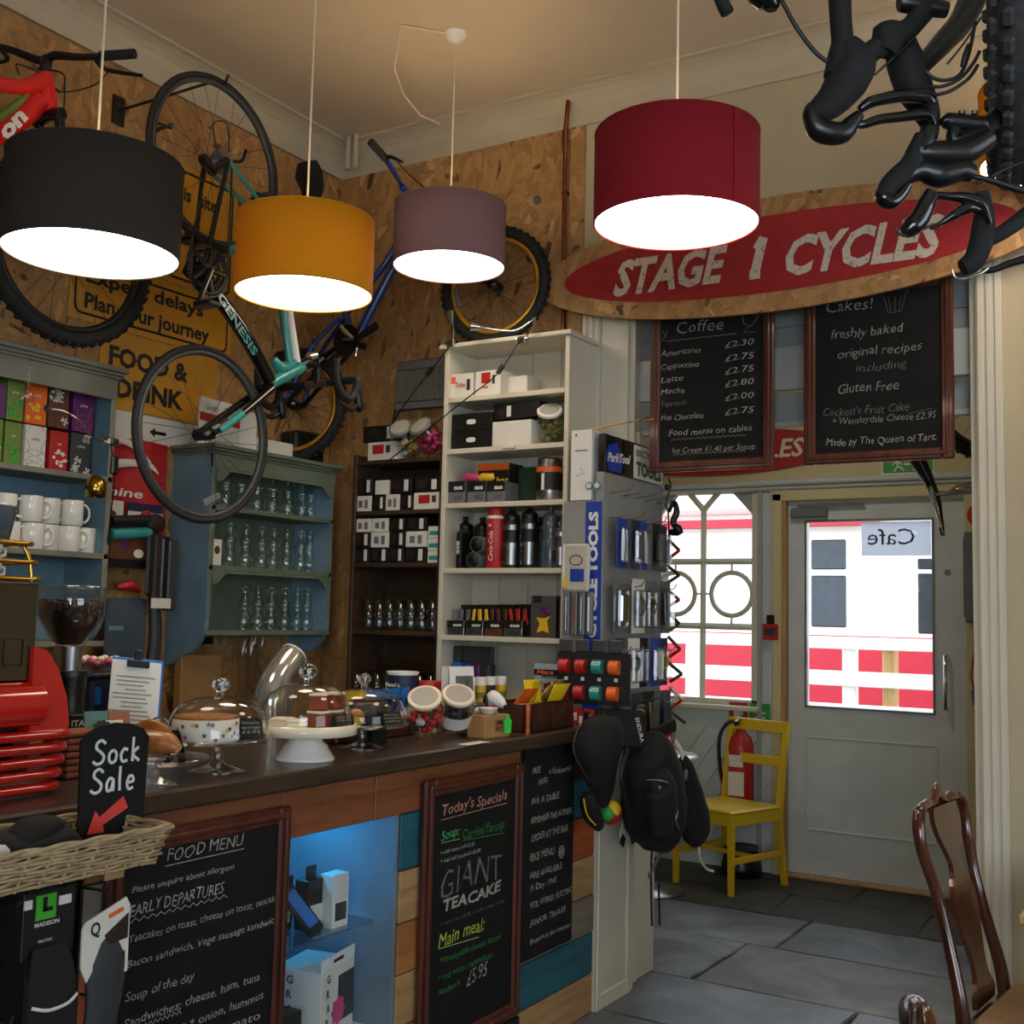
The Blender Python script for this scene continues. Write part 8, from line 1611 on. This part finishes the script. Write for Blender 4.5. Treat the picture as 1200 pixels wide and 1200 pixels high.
P('red_arrow', B().prism([(-.055, .052), (-.038, .082), (-.034, .070), (.012, .098), (.028, .074), (-.022, .052), (-.014, .044)][::1] if False else [(-.056, .046), (-.018, .046), (-.022, .060), (.034, .088), (.022, .112), (-.030, .076), (-.040, .090), (-.050, .062)], (0, -.0075, -.012), (1, 0, 0), (0, 0, 1), .0012), t, mat('arrow_red', '#d43a34', .6))
t = T('black_socks', 'heap of black folded socks lying in the wicker basket', 'socks', (-1.87, 1.375, 1.008), 90)
P('sock', B().stube([(-.12, 0, .03), (-.06, 0, .05), (.0, 0, .055), (.06, 0, .06), (.10, 0, .04)], [(.02, .05), (.035, .07), (.03, .075), (.03, .06), (.015, .04)], 12, flat=(0, 0, 1)), t, 'black_matt'); P('sock', B().stube([(-.05, -.03, .06), (.0, -.02, .085), (.05, 0, .08), (.07, .02, .05)], [(.015, .03), (.022, .04), (.02, .035), (.01, .02)], 12, flat=(0, 0, 1)), t, 'black_matt')
t = T('white_tray', 'white moulded paper tray at the left end of the basket', 'tray', (-1.86, 1.22, 1.055), 90); P('tray', B().bb((-.08, -.05, 0), (.07, .05, .012), .006), t, 'white'); P('lip', B().stube([(-.08, -.052, .014), (.0, -.055, .016), (.075, -.05, .014), (.078, .0, .014)], .006, 8), t, 'white'); P('peak', B().lathe([(.025, .01), (.012, .035), (0, .04)], (0, 0, 0), 6), t, 'white')
t = T('sock_band', 'white card sock band with orange lettering at the left of the basket', 'card', (-1.80, 1.255, 1.02), 90); P('card', B().prism([(-.05, 0), (.04, 0), (.04, .055), (.03, .065), (-.02, .075), (-.05, .075)], (0, 0, 0), (1, 0, 0), (0, 0, 1), .003), t, 'white_card'); b = B(); text(b, 'SOCKS', (.025, -.0045, .005), (0, 0, 1), (-1, 0, 0), .011, w=.045, off=.03); P('lettering', b, t, 'orange')
# rack and hanging socks under the basket
t = T('sock_rack', 'black wire rack holding hanging sock packs below the basket', 'rack', (-1.93, 1.25, .1)); 
P('frame', B().tube([(-1.985, .88, .15), (-1.985, .88, 1.01), (-1.985, 1.60, 1.01), (-1.985, 1.60, .15)], .006, 8, closed=True), t, 'black', world=True)
for y in (1.0, 1.12, 1.24, 1.36, 1.48): P('wire', B().cyl((-1.985, y, .15), (-1.985, y, 1.01), .003, n=6), t, 'black', world=True)
for z in (.95, .75): 
    for y in (1.10, 1.345, 1.535): P('hook', B().tube([(-1.985, y, z), (-1.84, y, z+.005), (-1.83, y, z+.025)], .003, 6), t, 'steel', world=True)
P('kraft_label', B().bb((-1.80, 1.50, .985), (-1.797, 1.545, 1.01)), t, 'pale_plank', world=True); P('backing', B().bb((-2.01, .87, .15), (-1.992, 1.61, 1.0)), t, 'black_matt', world=True)
def sockpack(name, lab, y, ztop, w_, x, m, cards):
    t = T(name, lab, 'socks', (x, y, ztop), 90, 'sock packs on the wire rack'); return t
t = sockpack('black_sock_pack', 'black sock pack with a green square emblem and white lettering', 1.405, .965, .1, -1.83, None, None)
P('header_card', B().bb((-.055, -.004, -.10), (.055, 0, .02), .002), t, 'black'); gp = P('green_emblem', B().bb((-.030, -.006, -.032), (.012, -.004, .012)), t, mat('brand_green', '#3fa02a', .5)); P('emblem_hook', B().bb((-.016, -.0072, -.018), (-.008, -.006, .008)).bb((-.016, -.0072, -.018), (.004, -.006, -.011)), gp, 'black')
b = B(); text(b, 'MADISON', (-.032, -.0055, -.043), (1, 0, 0), (0, 0, 1), .0075, w=.052, off=.02); text(b, 'PROTEC', (-.022, -.0055, -.072), (1, 0, 0), (0, 0, 1), .005, w=.03, off=.01); P('lettering', b, t, 'white_card'); P('white_clip', B().bb((.018, -.008, -.012), (.043, -.004, .004)), t, 'white_card'); P('white_clip', B().bb((-.055, -.008, -.008), (-.04, -.004, .008)), t, 'white_card')
P('sock', B().stube([(0, -.01, -.08), (0, -.018, -.13), (.002, -.02, -.22), (.005, -.02, -.34), (.0, -.02, -.45)], [(.008, .035), (.016, .05), (.022, .055), (.022, .06), (.02, .06)], 16, flat=(0, 1, 0)), t, 'black_matt')
P('white_stripe', B().stube([(-.05, -.036, -.172), (-.02, -.042, -.182), (.02, -.042, -.18), (.045, -.036, -.17)], [(.002, .0035)]*4, 6, flat=(0, 1, 0)), t, 'white_card'); P('white_stripe', B().stube([(-.055, -.036, -.205), (-.02, -.043, -.222), (.015, -.043, -.232), (.03, -.04, -.26), (.03, -.04, -.30)], [(.002, .005), (.002, .007), (.002, .005), (.002, .004), (.002, .003)], 6, flat=(0, 1, 0)), t, 'white_card')
t = sockpack('white_sock_pack', 'grey sock pack in a white wrap card with a large curled letter', 1.535, .925, .1, -1.85, None, None)
P('wrap_card', B().prism([(-.055, -.03), (-.048, -.018), (.045, .012), (.055, -.005), (.055, -.13), (.02, -.13), (-.02, -.10), (-.04, -.13), (-.055, -.10)], (0, -.020, 0), (1, 0, 0), (0, 0, 1), .004), t, 'white_card')
P('grey_sock', B().stube([(.005, -.012, -.02), (.01, -.015, -.10), (.01, -.015, -.17), (.0, -.012, -.24), (-.02, -.012, -.32)], [(.008, .03), (.014, .05), (.014, .042), (.014, .035), (.012, .03)], 14, flat=(0, 1, 0)), t, 'grey_dark'); P('dark_window', B().prism([(0, 0), (.055, .032), (.055, -.015), (.01, -.02)], (-.005, -.0255, -.05), (1, 0, 0), (0, 0, 1), .001), t, 'tag_dark')
b = B(); text(b, 'Q', (-.038, -.0255, -.045), (1, 0, 0), (0, 0, 1), .024, w=.022, off=.02); text(b, 'd', (.035, -.0255, -.10), (1, 0, 0), (0, 0, 1), .012, w=.01, off=.02); P('lettering', b, t, 'black'); P('orange_print', B().box((.02, -.026, -.012), (.035, .001, .008), 0, Mx.Rotation(R(-15), 3, 'Y')), t, 'orange'); P('brown_tag', B().prism([(-.03, -.30), (.02, -.28), (.018, -.22), (-.0, -.23)], (0, -.03, 0), (1, 0, 0), (0, 0, 1), .003), t, 'kraft')
t = sockpack('dark_sock_pack', 'dark sock pack with a white price tag at the left end of the rack', 1.20, .94, .1, -1.83, None, None); P('header_card', B().bb((-.05, -.004, -.08), (.05, 0, .0), .002), t, 'black'); P('price_tag', B().bb((.02, -.007, -.045), (.055, -.004, -.025)), t, 'white_card'); P('sock', B().stube([(0, -.01, -.06), (0, -.018, -.13), (.0, -.02, -.25), (0, -.02, -.38)], [(.008, .035), (.016, .05), (.022, .055), (.02, .055)], 14, flat=(0, 1, 0)), t, 'black_matt'); P('white_stripe', B().stube([(.03, -.038, -.16), (.045, -.036, -.13), (.035, -.038, -.10)], .002, 6), t, 'white_card')
